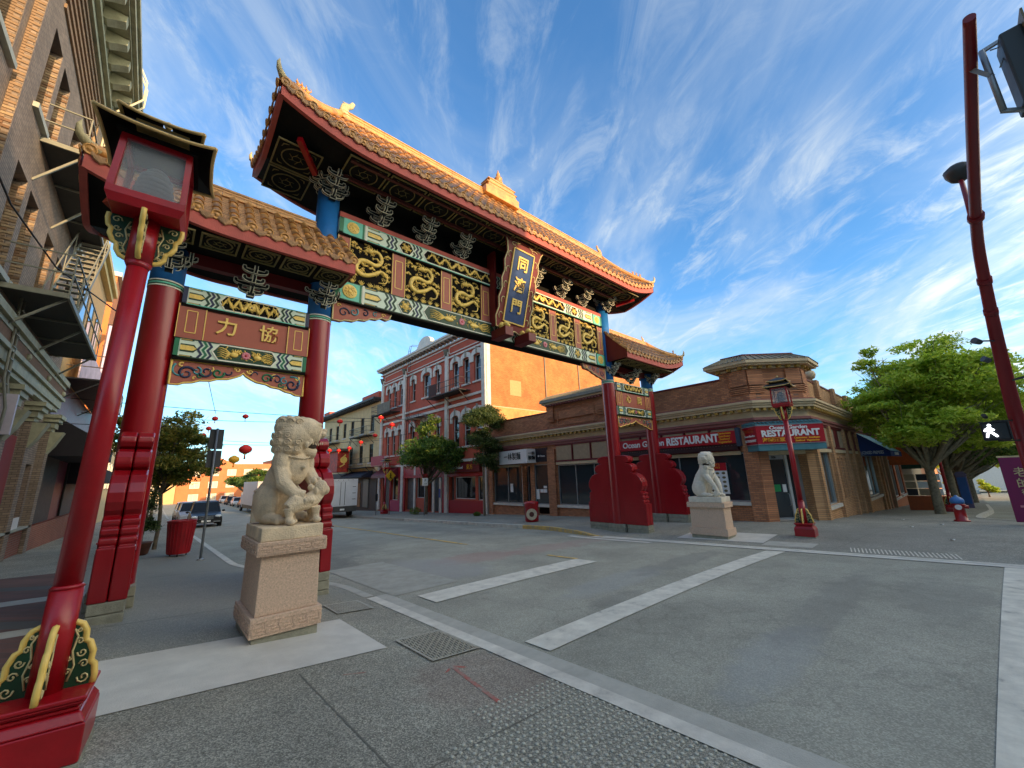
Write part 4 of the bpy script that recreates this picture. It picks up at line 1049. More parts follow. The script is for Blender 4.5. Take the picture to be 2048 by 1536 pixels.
for a, b in zip(q[:-1], q[1:]): k.bar(pl_b + U_ * a[0] + V_ * a[1] + W_ * .015, pl_b + U_ * b[0] + V_ * b[1] + W_ * .015, .035, .05, up=W_)
k.build('gilt_frame', ggold_m, pq)
for c, f in zip('同濟門', (.74, .50, .26)):
    O_ = pl_b + V_ * (Hp * f) + W_ * .035; text(c, .48, O_, U_, V_, ggold_m, pq, 'character', .012, .008)
k = M()
for sg in (-1, 1):
    for i in range(5):
        b0 = pl_b + U_ * (sg * .55) + V_ * (.35 + i * .48) + W_ * .01
        pts = [b0 + U_ * (sg * .07 * math.cos(a)) + V_ * (.11 * math.sin(a)) for a in [R(d) for d in (-60, -20, 20, 60, 110, 150)]]; k.tube(pts, .014, 4)
for sx in (-.42, .42):
    b0 = pl_b + U_ * sx + V_ * (Hp - .17) + W_ * .01; k.tube([b0 + U_ * (.12 * math.cos(R(d))) + V_ * (.05 * math.sin(R(d))) for d in range(0, 300, 40)], .014, 4)
k.build('scroll_trim', pgold_m, pq)
for sx in (-.48, .48):
    k = M(); k.box(7.9 + sx - .16, 7.9 + sx + .16, 8.30, 9.0, 4.06, 4.34); b = bevel(k.build('plaque_support', red_dk, gate), .01, 1)
    k = M(); 
    for i in range(7): k.ell((7.9 + sx + random.uniform(-.14, .14), 8.42 + random.uniform(-.08, .25), 4.38 + random.uniform(0, .08)), (.09, .09, .07), 8, 6)
    k.build('gilt_carving', gold_m, b)
for sx in (-1, 1):
    k = M(); k.box(7.92 + sx * .62 - .04, 7.92 + sx * .62 + .04, 8.75, 9.1, 4.5, 7.0); k.build('housing_board', red_dk, gate)
# ================================================================= BUILDINGS
br_low = brick_mat('restaurant_brick', c8(208, 142, 98), c8(170, 112, 78), c8(136, 106, 86), .21, .072, .008, .85, .25, .7)
br_gov = brick_mat('buff_brick', c8(216, 168, 118), c8(196, 146, 100), c8(146, 116, 90), .21, .072, .008, .85, .2, .7)
br_left = brick_mat('old_brown_brick', c8(164, 144, 124), c8(142, 124, 106), c8(114, 104, 94), .21, .072, .009, .9, .28, .7)
br_red = mat('painted_red_brick', c8(190, 90, 64), .8, .1, 3, .25, 30)
br_orange = brick_mat('orange_side_brick', c8(204, 126, 66), c8(184, 106, 52), c8(192, 138, 88), .22, .078, .010, .88, .34, .6)
stone_l = mat('painted_stone_trim', c8(218, 212, 198), .7, .12, 3, .2, 30)
buff = mat('buff_trim', c8(206, 184, 146), .65, .12, 2.5, .15, 30)
pinkt = mat('dusty_pink_trim', c8(146, 90, 84), .6, .12, 3)
gilt_d = mat('ochre_dentil', c8(176, 142, 66), .6, .15, 5)
maroon = mat('maroon_paint', c8(106, 26, 34), .5, .12)
panelb = mat('beige_panel', c8(170, 148, 118), .7, .12)
roofm = mat('standing_seam_roof', c8(124, 116, 96), .6, .2, 4)
iron = mat('black_iron', c8(40, 38, 38), .55, .2)
iron_g = mat('grey_green_iron', c8(134, 134, 118), .6, .15)
corn_g = mat('green_cream_cornice', c8(168, 166, 136), .65, .22, 3, .25, 25)
alum = mat('aluminium_frame', c8(170, 176, 178), .35, .05, metal=.5)
signred = mat('sign_red', c8(178, 20, 38), .4, .06)
signwhite = mat('sign_white', c8(236, 236, 232), .5, .03)
signyel = mat('sign_yellow', c8(236, 168, 40), .5, .05)
tealp = mat('teal_canopy', c8(74, 128, 138), .5, .12)
dark_in = mat('dark_interior', c8(18, 16, 16), .8, .2)
creamw = mat('cream_render', c8(214, 192, 142), .8, .12, 2, .2, 30)
winw = mat('window_frame_white', c8(206, 204, 196), .5, .05)

def window(t, face, a0, a1, z0, z1, depth, fm, gm=glass_m, bars=(1, 1), fw=.06, sill=None, arch=0.0):
    """face: ('x', X, sgn) wall at X whose outside is towards sgn; a = y.  ('y', Y, sgn): a = x. Recessed framed window."""
    ax, P_, s = face
    def bx(k, a, b, c, d, e, f):   # a,b along; c,d outwards offset; e,f z
        if ax == 'x': k.box(P_ + s * c, P_ + s * d, a, b, e, f)
        else: k.box(a, b, P_ + s * c, P_ + s * d, e, f)
    k = M(); bx(k, a0, a1, -depth - .02, -depth, z0, z1); w = k.build('window', gm, t)
    k = M()
    bx(k, a0, a0 + fw, -depth, -depth + .07, z0, z1); bx(k, a1 - fw, a1, -depth, -depth + .07, z0, z1)
    bx(k, a0 + fw, a1 - fw, -depth, -depth + .07, z1 - fw, z1); bx(k, a0 + fw, a1 - fw, -depth, -depth + .07, z0, z0 + fw)
    for i in range(1, bars[0]): c = a0 + (a1 - a0) * i / bars[0]; bx(k, c - fw * .4, c + fw * .4, -depth, -depth + .05, z0 + fw, z1 - fw)
    for i in range(1, bars[1]): c = z0 + (z1 - z0) * i / bars[1]; bx(k, a0 + fw, a1 - fw, -depth, -depth + .06, c - fw * .4, c + fw * .4)
    k.build('frame', fm, w)
    if sill: k = M(); bx(k, a0 - .12, a1 + .12, -.05, .10, z0 - .14, z0 - .002); k.build('sill', sill, w)
    return w
def wall_with_holes(k, face, a0, a1, z0, z1, holes, depth, th=.3):
    """solid wall split in columns round rectangular holes [(a0,a1,z0,z1)]"""
    ax, P_, s = face
    def bx(a, b, e, f):
        if b - a < 1e-4 or f - e < 1e-4: return
        if ax == 'x': k.box(P_, P_ - s * th, a, b, e, f)
        else: k.box(a, b, P_, P_ - s * th, e, f)
    cuts = sorted(set([a0, a1] + [h[0] for h in holes] + [h[1] for h in holes]))
    cuts = [c for c in cuts if a0 <= c <= a1]
    for a, b in zip(cuts[:-1], cuts[1:]):
        hs = sorted([(h[2], h[3]) for h in holes if h[0] <= a + 1e-6 and h[1] >= b - 1e-6])
        z = z0
        for p, q in hs: bx(a, b, z, p); z = max(z, q)
        bx(a, b, z, z1)

# ---------------------------------------------------------------- restaurant block
XF = 18.0
rb = thing('brick_restaurant_building', (19, 5, -2.1), 'low brown brick corner building with red restaurant signs and a chamfered tower', 'building')
YF0, YF1 = 5.45, 22.7
# Fisgard-side wall with shop openings
holes = [(5.98, 11.6, -1.35, .62), (12.3, 16.25, -1.77, .50), (17.0, 18.25, -2.6, .62), (18.6, 19.3, -2.7, .62), (19.35, 22.3, -1.80, .62)]
k = M(); wall_with_holes(k, ('x', XF, -1), YF0, YF1, -3.2, 3.70, holes, .2, .35); k.build('wall', br_low, rb)
k = M(); k.box(XF - .03, XF + .38, YF0 + .3, YF1, 3.70, 3.78); k.build('coping', maroon, rb)
for (a, b) in ((5.45, 5.98), (11.75, 12.25), (16.35, 16.95), (22.3, 22.7)):
    k = M(); k.box(XF - .13, XF - .002, a, b, -3.0, 1.45); k.build('brick_pier', br_low, rb)
# interior back wall + floor so that the glass has something dark behind
k = M(); k.box(XF + 1.6, XF + 1.7, 5.6, 22.5, -3.2, 1.2); k.build('shop_interior', dark_in, rb)
for (a0, a1, z0, z1, n) in ((6.0, 11.6, -1.35, .60, 4), (12.3, 16.25, -1.77, .50, 3), (19.4, 22.3, -1.8, .60, 2), (17.02, 18.25, -1.8, .60, 1)):
    window(rb, ('x', XF, -1), a0, a1, z0, z1, .12, alum, glass2_m, (n, 1), .05, stone_l)
window(rb, ('x', XF, -1), 18.45, 19.3, -2.65, .6, .5, alum, glass2_m, (1, 1), .08)
# transom panels
for (a, b, n) in ((12.35, 16.3, 3), (6.1, 11.7, 5), (19.5, 22.3, 3)):
    for i in range(n):
        y0 = a + (b - a) * i / n; y1 = a + (b - a) * (i + 1) / n
        k = M(); k.box(XF - .05, XF - .002, y0 + .07, y1 - .07, .78, 1.62); k.build('transom_panel', panelb, rb)
        k = M()
        for (c, d, e, f) in ((y0, y1, .68, .77), (y0, y1, 1.63, 1.70), (y0, y0 + .06, .775, 1.625)): k.box(XF - .09, XF - .002, c, d, e, f)
        k.build('transom_frame', maroon, rb)
    k = M(); k.box(XF - .07, XF - .002, a, b, .52, .67); k.build('lintel', buff, rb)
# storey cornice (stepped mouldings), goes round chamfer and side street
A_ = Vector((18.0, 5.45)); B_ = Vector((19.6, 4.0))
path = [Vector((18.0, YF1)), A_, B_, Vector((60.0, 4.0))]
def offs(d):
    """path offset outwards by d"""
    n1 = Vector((-1, 0)); dch = (B_ - A_).normalized(); n2 = Vector((dch.y, -dch.x)); n3 = Vector((0, -1))
    if n2.x > 0: n2 = -n2
    def inter(p, d1, q, d2):
        den = d1.x * d2.y - d1.y * d2.x; t = ((q.x - p.x) * d2.y - (q.y - p.y) * d2.x) / den; return p + d1 * t
    a = inter(A_ + n1 * d, Vector((0, 1)), A_ + n2 * d, dch); b = inter(A_ + n2 * d, dch, B_ + n3 * d, Vector((1, 0)))
    return [Vector((18.0 - d, YF1)), a, b, Vector((36.5, 4.0 - d))]
def ring(name, m, d, z0, z1, parent=rb, inner=-.05):
    o_ = offs(d); i_ = offs(inner); k = M()
    for a, b, c, e in zip(o_[:-1], o_[1:], i_[:-1], i_[1:]):
        k.add([(a.x, a.y, z0), (b.x, b.y, z0), (e.x, e.y, z0), (c.x, c.y, z0), (a.x, a.y, z1), (b.x, b.y, z1), (e.x, e.y, z1), (c.x, c.y, z1)], [(0, 1, 2, 3), (7, 6, 5, 4), (0, 4, 5, 1)])
    k.add([], []); return k.build(name, m, parent)
ring('cornice_moulding', pinkt, .10, 1.72, 1.84); ring('cornice_moulding', pinkt, .16, 1.845, 1.95); ring('frieze', buff, .05, 1.955, 2.20)
ring('cornice_moulding', buff, .34, 2.32, 2.42); ring('cornice_moulding', buff, .40, 2.425, 2.50); ring('cornice_moulding', buff, .46, 2.505, 2.60); ring('cornice_moulding', pinkt, .36, 2.605, 2.66); ring('cornice_moulding', buff, .14, 2.205, 2.315)
def dentils(p, q, n, z0, z1, w, dep, m, parent):
    d = (q - p); L_ = d.length; d.normalize(); nn = Vector((d.y, -d.x))
    me = M(); me.obox((0, 0, 0), (w / 2, 0, 0), (0, dep / 2, 0), (0, 0, (z1 - z0) / 2)); mesh = me.mesh('dentil', m)
    for i in range(n):
        c = p + d * (L_ * (i + .5) / n)
        link('dentil', mesh, parent, mw=Matrix.Translation((c.x, c.y, (z0 + z1) / 2)) @ Matrix.Rotation(math.atan2(d.y, d.x), 4, 'Z'))
o_ = offs(.24)
dentils(o_[1], o_[0], 56, 2.21, 2.31, .13, .16, gilt_d, rb); dentils(o_[1], o_[2], 8, 2.21, 2.31, .12, .16, gilt_d, rb); dentils(o_[2], o_[3], 62, 2.21, 2.31, .12, .16, gilt_d, rb)
# corner tower above the chamfer: three-faced
dch = (B_ - A_).normalized(); nch = Vector((dch.y, -dch.x)); nch = nch if nch.x < 0 else -nch
twr = [(17.96, 6.5), (17.96, 5.43), (19.58, 3.96), (20.7, 3.96), (20.7, 6.5)]
def pr_z(poly, z0, z1, name, m, parent=rb):
    k = M(); k.prism(poly, (0, 0, z0), (1, 0, 0), (0, 1, 0), (0, 0, z1 - z0)); return k.build(name, m, parent)
def grow(poly, d):
    c = Vector((19.3, 5.5)); n = len(poly); out = []
    for i in range(n):
        p0, p1, p2 = (Vector(poly[j % n]) for j in (i - 1, i, i + 1))
        d1 = (p1 - p0).normalized(); d2 = (p2 - p1).normalized(); n1 = Vector((d1.y, -d1.x)); n2 = Vector((d2.y, -d2.x))
        if n1.dot(p1 - c) < 0: n1 = -n1
        if n2.dot(p1 - c) < 0: n2 = -n2
        b = (n1 + n2); b = b / max(.3, (1 + n1.dot(n2))); out.append(tuple(p1 + b * d))
    return out
tw = pr_z(twr, 1.0, 3.98, 'tower', br_low); pr_z(twr, -2.1, 1.0, 'corner_core', dark_in) if 0 else None
pr_z(grow(twr, .10), 3.98, 4.06, 'tower_band', buff, tw)
for a, b, n in ((1, 0, 3), (1, 2, 6), (2, 3, 3)):
    g_ = grow(twr, .16); p, q = Vector(g_[a]), Vector(g_[b]); dentils(p, q, n, 3.98, 4.09, .14, .16, gilt_d, tw)
pr_z(grow(twr, .36), 4.09, 4.16, 'tower_cornice', buff, tw); pr_z(grow(twr, .44), 4.163, 4.30, 'tower_cornice', buff, tw)
g0 = grow(twr, .46); g1 = grow(twr, -.12); k = M(); n = 5
vs = [(x, y, 4.30) for x, y in g0] + [(x, y, 4.60) for x, y in g1]
k.add(vs, [(i, (i + 1) % n, n + (i + 1) % n, n + i) for i in range(n)]); k.build('tower_roof', roofm, tw)
k = M()
for i in (0, 1, 2):
    for q in range(9):
        t_ = (q + .5) / 9; a = Vector(g0[i]).lerp(Vector(g0[(i + 1) % n]), t_); b = Vector(g1[i]).lerp(Vector(g1[(i + 1) % n]), t_)
        k.bar((a.x, a.y, 4.31), (b.x, b.y, 4.62), .03, .04)
k.build('roof_seam', roofm, tw)
pr_z(g1, 4.60, 4.68, 'tower_cap', maroon, tw)
def on_face(p, q, t0, t1, z0, z1, out, th, name, m, parent):
    d = (Vector(q) - Vector(p)); nn = Vector((d.y, -d.x)).normalized(); c = Vector((19.3, 5.5))
    if nn.dot(Vector(p) - c) < 0: nn = -nn
    a = Vector(p) + d * t0 + nn * out; b = Vector(p) + d * t1 + nn * out; e = nn * th; k = M()
    k.add([(a.x, a.y, z0), (b.x, b.y, z0), (b.x + e.x, b.y + e.y, z0), (a.x + e.x, a.y + e.y, z0), (a.x, a.y, z1), (b.x, b.y, z1), (b.x + e.x, b.y + e.y, z1), (a.x + e.x, a.y + e.y, z1)],
          [(0, 3, 2, 1), (4, 5, 6, 7), (0, 1, 5, 4), (1, 2, 6, 5), (2, 3, 7, 6), (3, 0, 4, 7)])
    return k.build(name, m, parent)
for (p, q, segs) in ((twr[1], twr[2], ((0, .28), (.72, 1.0))), (twr[1], twr[0], ((.0, .62),)), (twr[2], twr[3], ((0, .4),))):
    for t0, t1 in segs:
        on_face(p, q, t0, t1, 3.30, 3.96, .002, .09, 'tower_pilaster', br_low, tw)
        for i in range(4): on_face(p, q, t0 - (.0 if t0 == 0 else .02), t1 + .02, 3.20 - .075 * i, 3.245 - .075 * i, .002, .11 - .02 * i, 'brick_corbel', br_low, tw)
# chamfer: recessed doorway, piers, lintel
def chp(t_, out): v = A_ + (B_ - A_) * t_ + nch * out; return v
def chbox(t0, t1, o0, o1, z0, z1, name, m, parent=rb):
    a, b = chp(t0, o0), chp(t1, o0); c, d = chp(t1, o1), chp(t0, o1); k = M()
    k.add([(p.x, p.y, z) for z in (z0, z1) for p in (a, b, c, d)], [(0, 3, 2, 1), (4, 5, 6, 7), (0, 1, 5, 4), (1, 2, 6, 5), (2, 3, 7, 6), (3, 0, 4, 7)]); return k.build(name, m, parent)
chbox(-.02, .17, -.6, .0, -2.4, 1.0, 'brick_pier', br_low); chbox(.86, 1.02, -.75, .0, -2.4, 1.0, 'brick_pier', br_gov)
chbox(.17, .86, -.6, -.02, .45, 1.0, 'door_lintel', buff)
chbox(-.02, 1.02, -.5, 0, 1.0, 3.0, 'chamfer_wall', br_low)
dr = chbox(.20, .62, -.62, -.58, -2.06, .28, 'door', glass2_m)
chbox(.17, .20, -.64, -.52, -2.1, .45, 'door_frame', alum, dr); chbox(.60, .645, -.64, -.50, -2.1, .45, 'door_frame', winw, dr); chbox(.20, .60, -.64, -.54, .28, .45, 'door_frame', alum, dr)
chbox(.20, .60, -.60, -.54, -2.1, -2.0, 'door_frame', alum, dr)
chbox(.645, .86, -.64, -.60, -2.1, .45, 'side_light', glass2_m); chbox(.80, .86, -.62, -.5, -2.1, .45, 'door_frame', alum, dr)
chbox(.33, .45, -.575, -.565, -1.0, -.72, 'green_notice', mat('notice_green', c8(34, 150, 84), .6, .03), dr); chbox(.49, .56, -.575, -.565, -1.02, -.72, 'white_notice', signwhite, dr)
k = M(); a = chp(.55, -.5); k.tube([(a.x, a.y, -1.55), (a.x - .08, a.y - .06, -1.5), (a.x - .08, a.y - .06, -1.12), (a.x, a.y, -1.07)], .018, 6); k.build('door_handle', alum, dr)
pn = chp(.40, -.52); text('506', .13, (pn.x, pn.y, .36), (dch.x, dch.y, 0), (0, 0, 1), black_m, dr, 'street_number', .003)
k = M(); v = [chp(-.02, .0), chp(1.02, .0), chp(1.02, -.7), chp(-.02, -.7)]; k.add([(p.x, p.y, walk_z(p.x, p.y) + .03) for p in v], [(0, 1, 2, 3)]); k.build('doorstep', conc_lt, rb)
# canopy sign over the chamfer
s0 = Vector((17.62, 5.62)); 
fa, fb = Vector((17.50, 5.02)), Vector((18.75, 3.35))
can = [(18.0, 5.95), (17.42, 5.25), (18.98, 3.42), (19.75, 3.98)]
can_k = M(); can_k.prism(can, (0, 0, .60), (1, 0, 0), (0, 1, 0), (0, 0, .22)); cano = can_k.build('corner_canopy', tealp, rb)
def faceboard(p, q, z0, z1, out, name, m, parent, th=.04, t0=0.0, t1=1.0):
    return on_face(p, q, t0, t1, z0, z1, out, th, name, m, parent)
sgn_ = []
for (p, q) in ((can[0], can[1]), (can[1], can[2]), (can[2], can[3])):
    sgn_.append(faceboard(p, q, .83, 1.58, -.04, 'sign_panel', signred, cano, .05))
    faceboard(p, q, .83, .855, .012, 'sign_frame', alum, cano, .012); faceboard(p, q, 1.555, 1.58, .012, 'sign_frame', alum, cano, .012)
k = M(); k.prism(can, (0, 0, 1.585), (1, 0, 0), (0, 1, 0), (0, 0, .05)); k.build('canopy_top', tealp, cano)
k = M()
for (p, q, n_) in ((can[0], can[1], 7), (can[1], can[2], 17), (can[2], can[3], 6)):
    for i in range(n_):
        v = Vector(p).lerp(Vector(q), (i + .5) / n_); k.tube([(v.x, v.y, 1.64), (v.x + .25 * (18.9 - v.x) * .4, v.y + .10, 1.70), (v.x + .3 * (19 - v.x) * .5 + .1, v.y + .22, 1.74)], [.022, .034, .03], 6)
k.build('canopy_tile', tealp, cano)
def face_text(s, size, p, q, t_, z, m, parent, **kw):
    p = Vector(p); q = Vector(q); d = (q - p); nn = Vector((d.y, -d.x)).normalized()
    if nn.dot(p - Vector((19.3, 5.5))) < 0: nn = -nn
    c = p + d * t_ + nn * .022; dd = d.normalized()
    if dd.cross(Vector((0, 1))) is None: pass
    U = Vector((dd.x, dd.y, 0)); W = U.cross(Vector((0, 0, 1)))
    if W.dot(Vector((nn.x, nn.y, 0))) < 0: U = -U
    return text(s, size, (c.x, c.y, z), U, (0, 0, 1), m, parent, **kw)
P1, P2 = can[1], can[2]
face_text('Ocean Garden', .19, P1, P2, .48, 1.46, signwhite, sgn_[1], bold=.005, shear=.1, sx=1.2)
face_text('RESTAURANT', .33, P1, P2, .50, 1.235, signwhite, sgn_[1], bold=.014, sx=1.02)
face_text('海園酒家', .18, P1, P2, .24, .99, signyel, sgn_[1], bold=.004, sx=1.15)
face_text('Cantonese  Szechuan', .105, P1, P2, .73, 1.045, signyel, sgn_[1], bold=.004, shear=.2)
face_text('Seafood  Vegetarian', .105, P1, P2, .73, .94, signyel, sgn_[1], bold=.004, shear=.2)
face_text('海園酒家', .16, can[0], can[1], .5, 1.38, mat('sign_orange_dim', c8(190, 70, 40), .5, .05), sgn_[0], bold=.003)
face_text('Ocean Garden', .115, can[0], can[1], .5, 1.19, signwhite, sgn_[0], bold=.002, shear=.1)
face_text('RESTAURANT', .13, can[0], can[1], .5, 1.0, signwhite, sgn_[0], bold=.003)
face_text('海園酒家', .12, can[2], can[3], .5, 1.3, signyel, sgn_[2]); face_text('Szechuan', .11, can[2], can[3], .5, 1.05, signyel, sgn_[2])
# long red sign on the street side
k = M(); k.box(XF - .30, XF - .18, 6.1, 11.95, .98, 1.50); sg = bevel(k.build('long_sign', signred, rb), .01, 1)
k = M(); k.box(XF - .36, XF - .14, 5.95, 6.1, .85, 1.6); k.build('sign_end', mat('sign_end_blue', c8(50, 66, 84), .5, .1), rb)
k = M(); k.box(XF - .26, XF - .1, 6.1, 12.0, .72, .97); k.build('sign_valance', mat('valance', c8(52, 20, 22), .6, .2), sg)
k = M()
for i in range(46): k.ell((XF - .262, 6.2 + i * .125, .90), (.006, .022, .012), 6, 4)
k.build('valance_studs', mat('stud', c8(120, 110, 96), .5), sg)
text('Ocean Garden', .38, (XF - .305, 10.35, 1.24), (0, -1, 0), (0, 0, 1), signwhite, sg, bold=.010, shear=.08, sx=.98)
text('RESTAURANT', .46, (XF - .305, 7.95, 1.24), (0, -1, 0), (0, 0, 1), signwhite, sg, bold=.018, sx=.82)
for i, s in enumerate(('Cantonese', 'Szechuan', 'Seafood', 'Vegetarian')): text(s, .125, (XF - .305, 6.55, 1.42 - i * .118), (0, -1, 0), (0, 0, 1), signyel, sg, bold=.003, shear=.1)
# menu board and posters in the window
k = M(); k.box(XF - .03, XF - .01, 6.75, 7.75, -1.05, .22); mb = k.build('menu_board', signwhite, rb)
k = M(); k.box(XF - .04, XF - .03, 6.75, 7.75, -.10, .22); k.build('menu_header', signred, mb)
text('TODAY\'S\nSPECIALS', .12, (XF - .045, 7.25, .09), (0, -1, 0), (0, 0, 1), signyel, mb, ext=.003)
k = M()
for i in range(4):
    for j in range(5):
        k.ell((XF - .035, 6.9 + i * .24, -.92 + j * .18), (.012, .08, .05), 10, 6)
k.build('dish_pictures', mat('dish', c8(120, 110, 74), .7, .5, 30), mb)
k = M(); k.box(XF - .03, XF - .01, 9.9, 10.2, -1.2, .0); k.build('window_poster', signwhite, rb)
k = M(); k.box(XF - .03, XF - .01, 9.5, 9.7, -.5, .1); k.build('window_poster', signred, rb)
for (y, z0, z1) in ((17.3, -1.1, -.9), (17.6, -1.1, -.9), (17.95, -1.5, -.9), (17.3, -.85, -.7), (20.4, -1.1, -.55)):
    k = M(); k.box(XF + .09, XF + .115, y, y + .26, z0, z1); k.build('window_notice', signwhite, rb)
# noodle shop box sign
k = M(); k.prism([(XF, 18.0), (XF - .75, 18.1), (XF - .75, 18.3), (XF - .30, 21.3), (XF, 21.3)], (0, 0, .72), (1, 0, 0), (0, 1, 0), (0, 0, .86)); ns = k.build('box_sign', signwhite, rb)
k = M(); k.box(XF - .05, XF - .01, 17.0, 18.05, .75, 1.6); b_ = k.build('dark_sign', mat('sign_night', c8(26, 28, 40), .4), rb); text('● Osmo', .17, (XF - .06, 17.5, 1.1), (0, -1, 0), (0, 0, 1), signwhite, b_)
u = Vector((-.45, -3.0, 0)).normalized()
text('一林製麵', .50, (XF - .545, 19.7, 1.15), u, (0, 0, 1), black_m, ns, ext=.012)
u2 = Vector((.75, -.1, 0)).normalized(); text('一林\n製麵', .27, (XF - .38, 18.03, 1.15), u2, (0, 0, 1), black_m, ns, ext=.012)
# little tiled gable half way along the parapet
k = M(); k.box(XF - .10, XF + .4, 12.4, 16.7, 3.2, 4.15); lt = k.build('parapet_block', br_low, rb)
k = M(); k.prism([(-.55, 4.25), (-.50, 4.42), (.30, 4.80), (.30, 4.25)], (XF, 12.1, 0), (1, 0, 0), (0, 0, 1), (0, 4.9, 0)); k.build('pent_roof', roofm, lt)
k = M()
for i in range(25): y = 12.15 + i * .2; k.bar((XF - .50, y, 4.44), (XF + .28, y, 4.82), .03, .04)
k.build('roof_seam', roofm, lt)
k = M(); k.box(XF - .45, XF + .1, 12.2, 16.9, 4.14, 4.24); k.build('eave_board', buff, lt)
dentils(Vector((XF - .28, 12.5)), Vector((XF - .28, 16.7)), 20, 4.03, 4.13, .1, .3, pinkt, lt)
for y in (12.45, 16.2):
    k = M(); k.box(XF - .2, XF - .1, y, y + .5, 3.4, 4.1); k.build('brick_pilaster', br_low, lt)
    for i in range(4): k = M(); k.box(XF - .22 + .02 * i, XF - .1, y - .02, y + .52, 3.34 - .08 * i, 3.385 - .08 * i); k.build('brick_corbel', br_low, lt)
k = M(); frame_ = [(13.2, 2.85), (15.9, 2.85), (15.9, 3.75), (13.2, 3.75)]
for (a, b), (c, d) in zip(frame_, frame_[1:] + frame_[:1]): k.bar((XF - .11, a, b), (XF - .11, c, d), .05, .04, up=(1, 0, 0))
k.build('raised_panel', br_low, lt)
# Government-street-side wall
YG = 4.0
gholes = [(20.1, 22.3, -1.62, .55), (26.2, 27.3, -2.9, .25), (28.2, 29.0, -2.9, .6), (29.6, 34.6, -1.9, .5)]
k = M(); wall_with_holes(k, ('y', YG, -1), 19.6, 36.5, -3.4, 3.6, gholes, .2, .35); k.build('wall', br_gov, rb)
k = M(); k.box(20.7, 36.5, YG - .03, YG + .38, 3.6, 3.68); k.build('coping', maroon, rb)
window(rb, ('y', YG, -1), 20.1, 22.3, -1.62, .55, .14, alum, glass2_m, (2, 1), .06, stone_l)
window(rb, ('y', YG, -1), 29.6, 34.6, -1.9, .5, .14, alum, glass2_m, (3, 1), .07, stone_l)
k = M(); k.box(26.2, 27.3, YG + .25, YG + .3, -2.9, .25); k.build('side_door', mat('brown_door', c8(120, 78, 48), .5), rb)
k = M(); k.box(28.2, 29.0, YG + .25, YG + .3, -2.9, .6); k.build('side_door', mat('dark_door', c8(50, 34, 26), .5), rb)
for x in (19.62, 22.55, 25.7, 27.45, 29.1, 34.7, 36.1):
    k = M(); k.box(x, x + .38, YG - .13, YG - .002, -3.2, 1.70); k.build('brick_pier', br_gov, rb)
for i in range(3):
    x0 = 23.15 + i * .85
    k = M()
    for (a, b, c, d) in ((x0, x0 + .65, .30, .36), (x0, x0 + .07, -1.5, .3), (x0 + .58, x0 + .65, -1.5, .3)): k.box(a, b, YG - .07, YG - .002, c, d)
    k.build('blind_panel', br_gov, rb)
for (a, b, n) in ((20.0, 22.5, 3), (22.95, 25.7, 3), (26.1, 27.4, 2), (27.9, 29.1, 2), (29.5, 34.7, 5)):
    for i in range(n):
        x0 = a + (b - a) * i / n; x1 = a + (b - a) * (i + 1) / n; k = M(); k.box(x0 + .06, x1 - .06, YG - .04, YG - .002, .78, 1.60); k.build('transom_panel', panelb if (i % 2 == 0) else maroon, rb)
    for z0, z1 in ((.68, .76), (1.62, 1.68)): k = M(); k.box(a, b, YG - .08, YG - .002, z0, z1); k.build('transom_frame', maroon, rb)
    k = M(); k.box(a, b, YG - .07, YG - .002, .52, .67); k.build('lintel', buff, rb)
for x in (21.9, 25.2, 28.5, 31.8):
    k = M(); k.box(x, x + .5, YG - .16, YG - .002, 2.95, 3.75); t = k.build('parapet_pier', br_gov, rb)
    for i in range(4): k = M(); k.box(x - .02, x + .52, YG - .15 + .03 * i, YG - .002, 2.88 - .08 * i, 2.925 - .08 * i); k.build('brick_corbel', br_gov, t)
k = M(); k.lathe([(.10, 0), (.16, .05), (.08, .12), (.2, .2), (.25, .36), (.2, .52), (.05, .6)], (22.15, YG + .1, 3.70), 16); k.build('ball_finial', buff, rb)
# taller brick neighbour rising behind
bk = thing('rear_brick_block', (30, 8, 0), 'brick parapet block rising behind the corner restaurant', 'building')
k = M(); k.box(25.5, 37, 6, 14, -2, 5.0); k.build('wall', br_low, bk); k = M(); k.box(25.4, 37.1, 5.9, 14.1, 5.0, 5.12); k.build('coping', maroon, bk)
k = M()
for i in range(7): k.box(27.6 - i * .12, 28.8 + i * .12, 5.6, 5.99, 4.5 - i * .12, 4.58 - i * .12)
k.build('vent_louvre', roofm, bk)
# blue awning
aw = thing('blue_awning', (31, 3.4, 1), 'dark blue canvas awning with white lettering over the side shopfront', 'awning')
k = M(); P = [(YG, 1.75), (YG, .45), (YG - 1.35, .35), (YG - 1.35, .62)]
k.prism(P, (29.4, 0, 0), (0, 1, 0), (0, 0, 1), (5.4, 0, 0)); k.build('canvas', mat('awning_blue', c8(26, 54, 118), .7, .1), aw)
k = M(); k.add([(29.38, YG - 1.36, .635), (34.82, YG - 1.36, .635), (34.82, YG, 1.765), (29.38, YG, 1.765)], [(0, 1, 2, 3)]); k.build('pale_top', mat('awning_pale', c8(150, 190, 200), .6, .1), aw)  # pale blue sheet laid over the dark canvas slope
text('LICENSED PREMISES', .24, (29.39, YG - .62, .56), (0, -1, 0), (0, 0, 1), signwhite, aw, ext=.004, sx=.45); text('LICENSED PREMISES', .22, (32.1, YG - 1.36, .49), (1, 0, 0), (0, 0, 1), signwhite, aw, ext=.004)
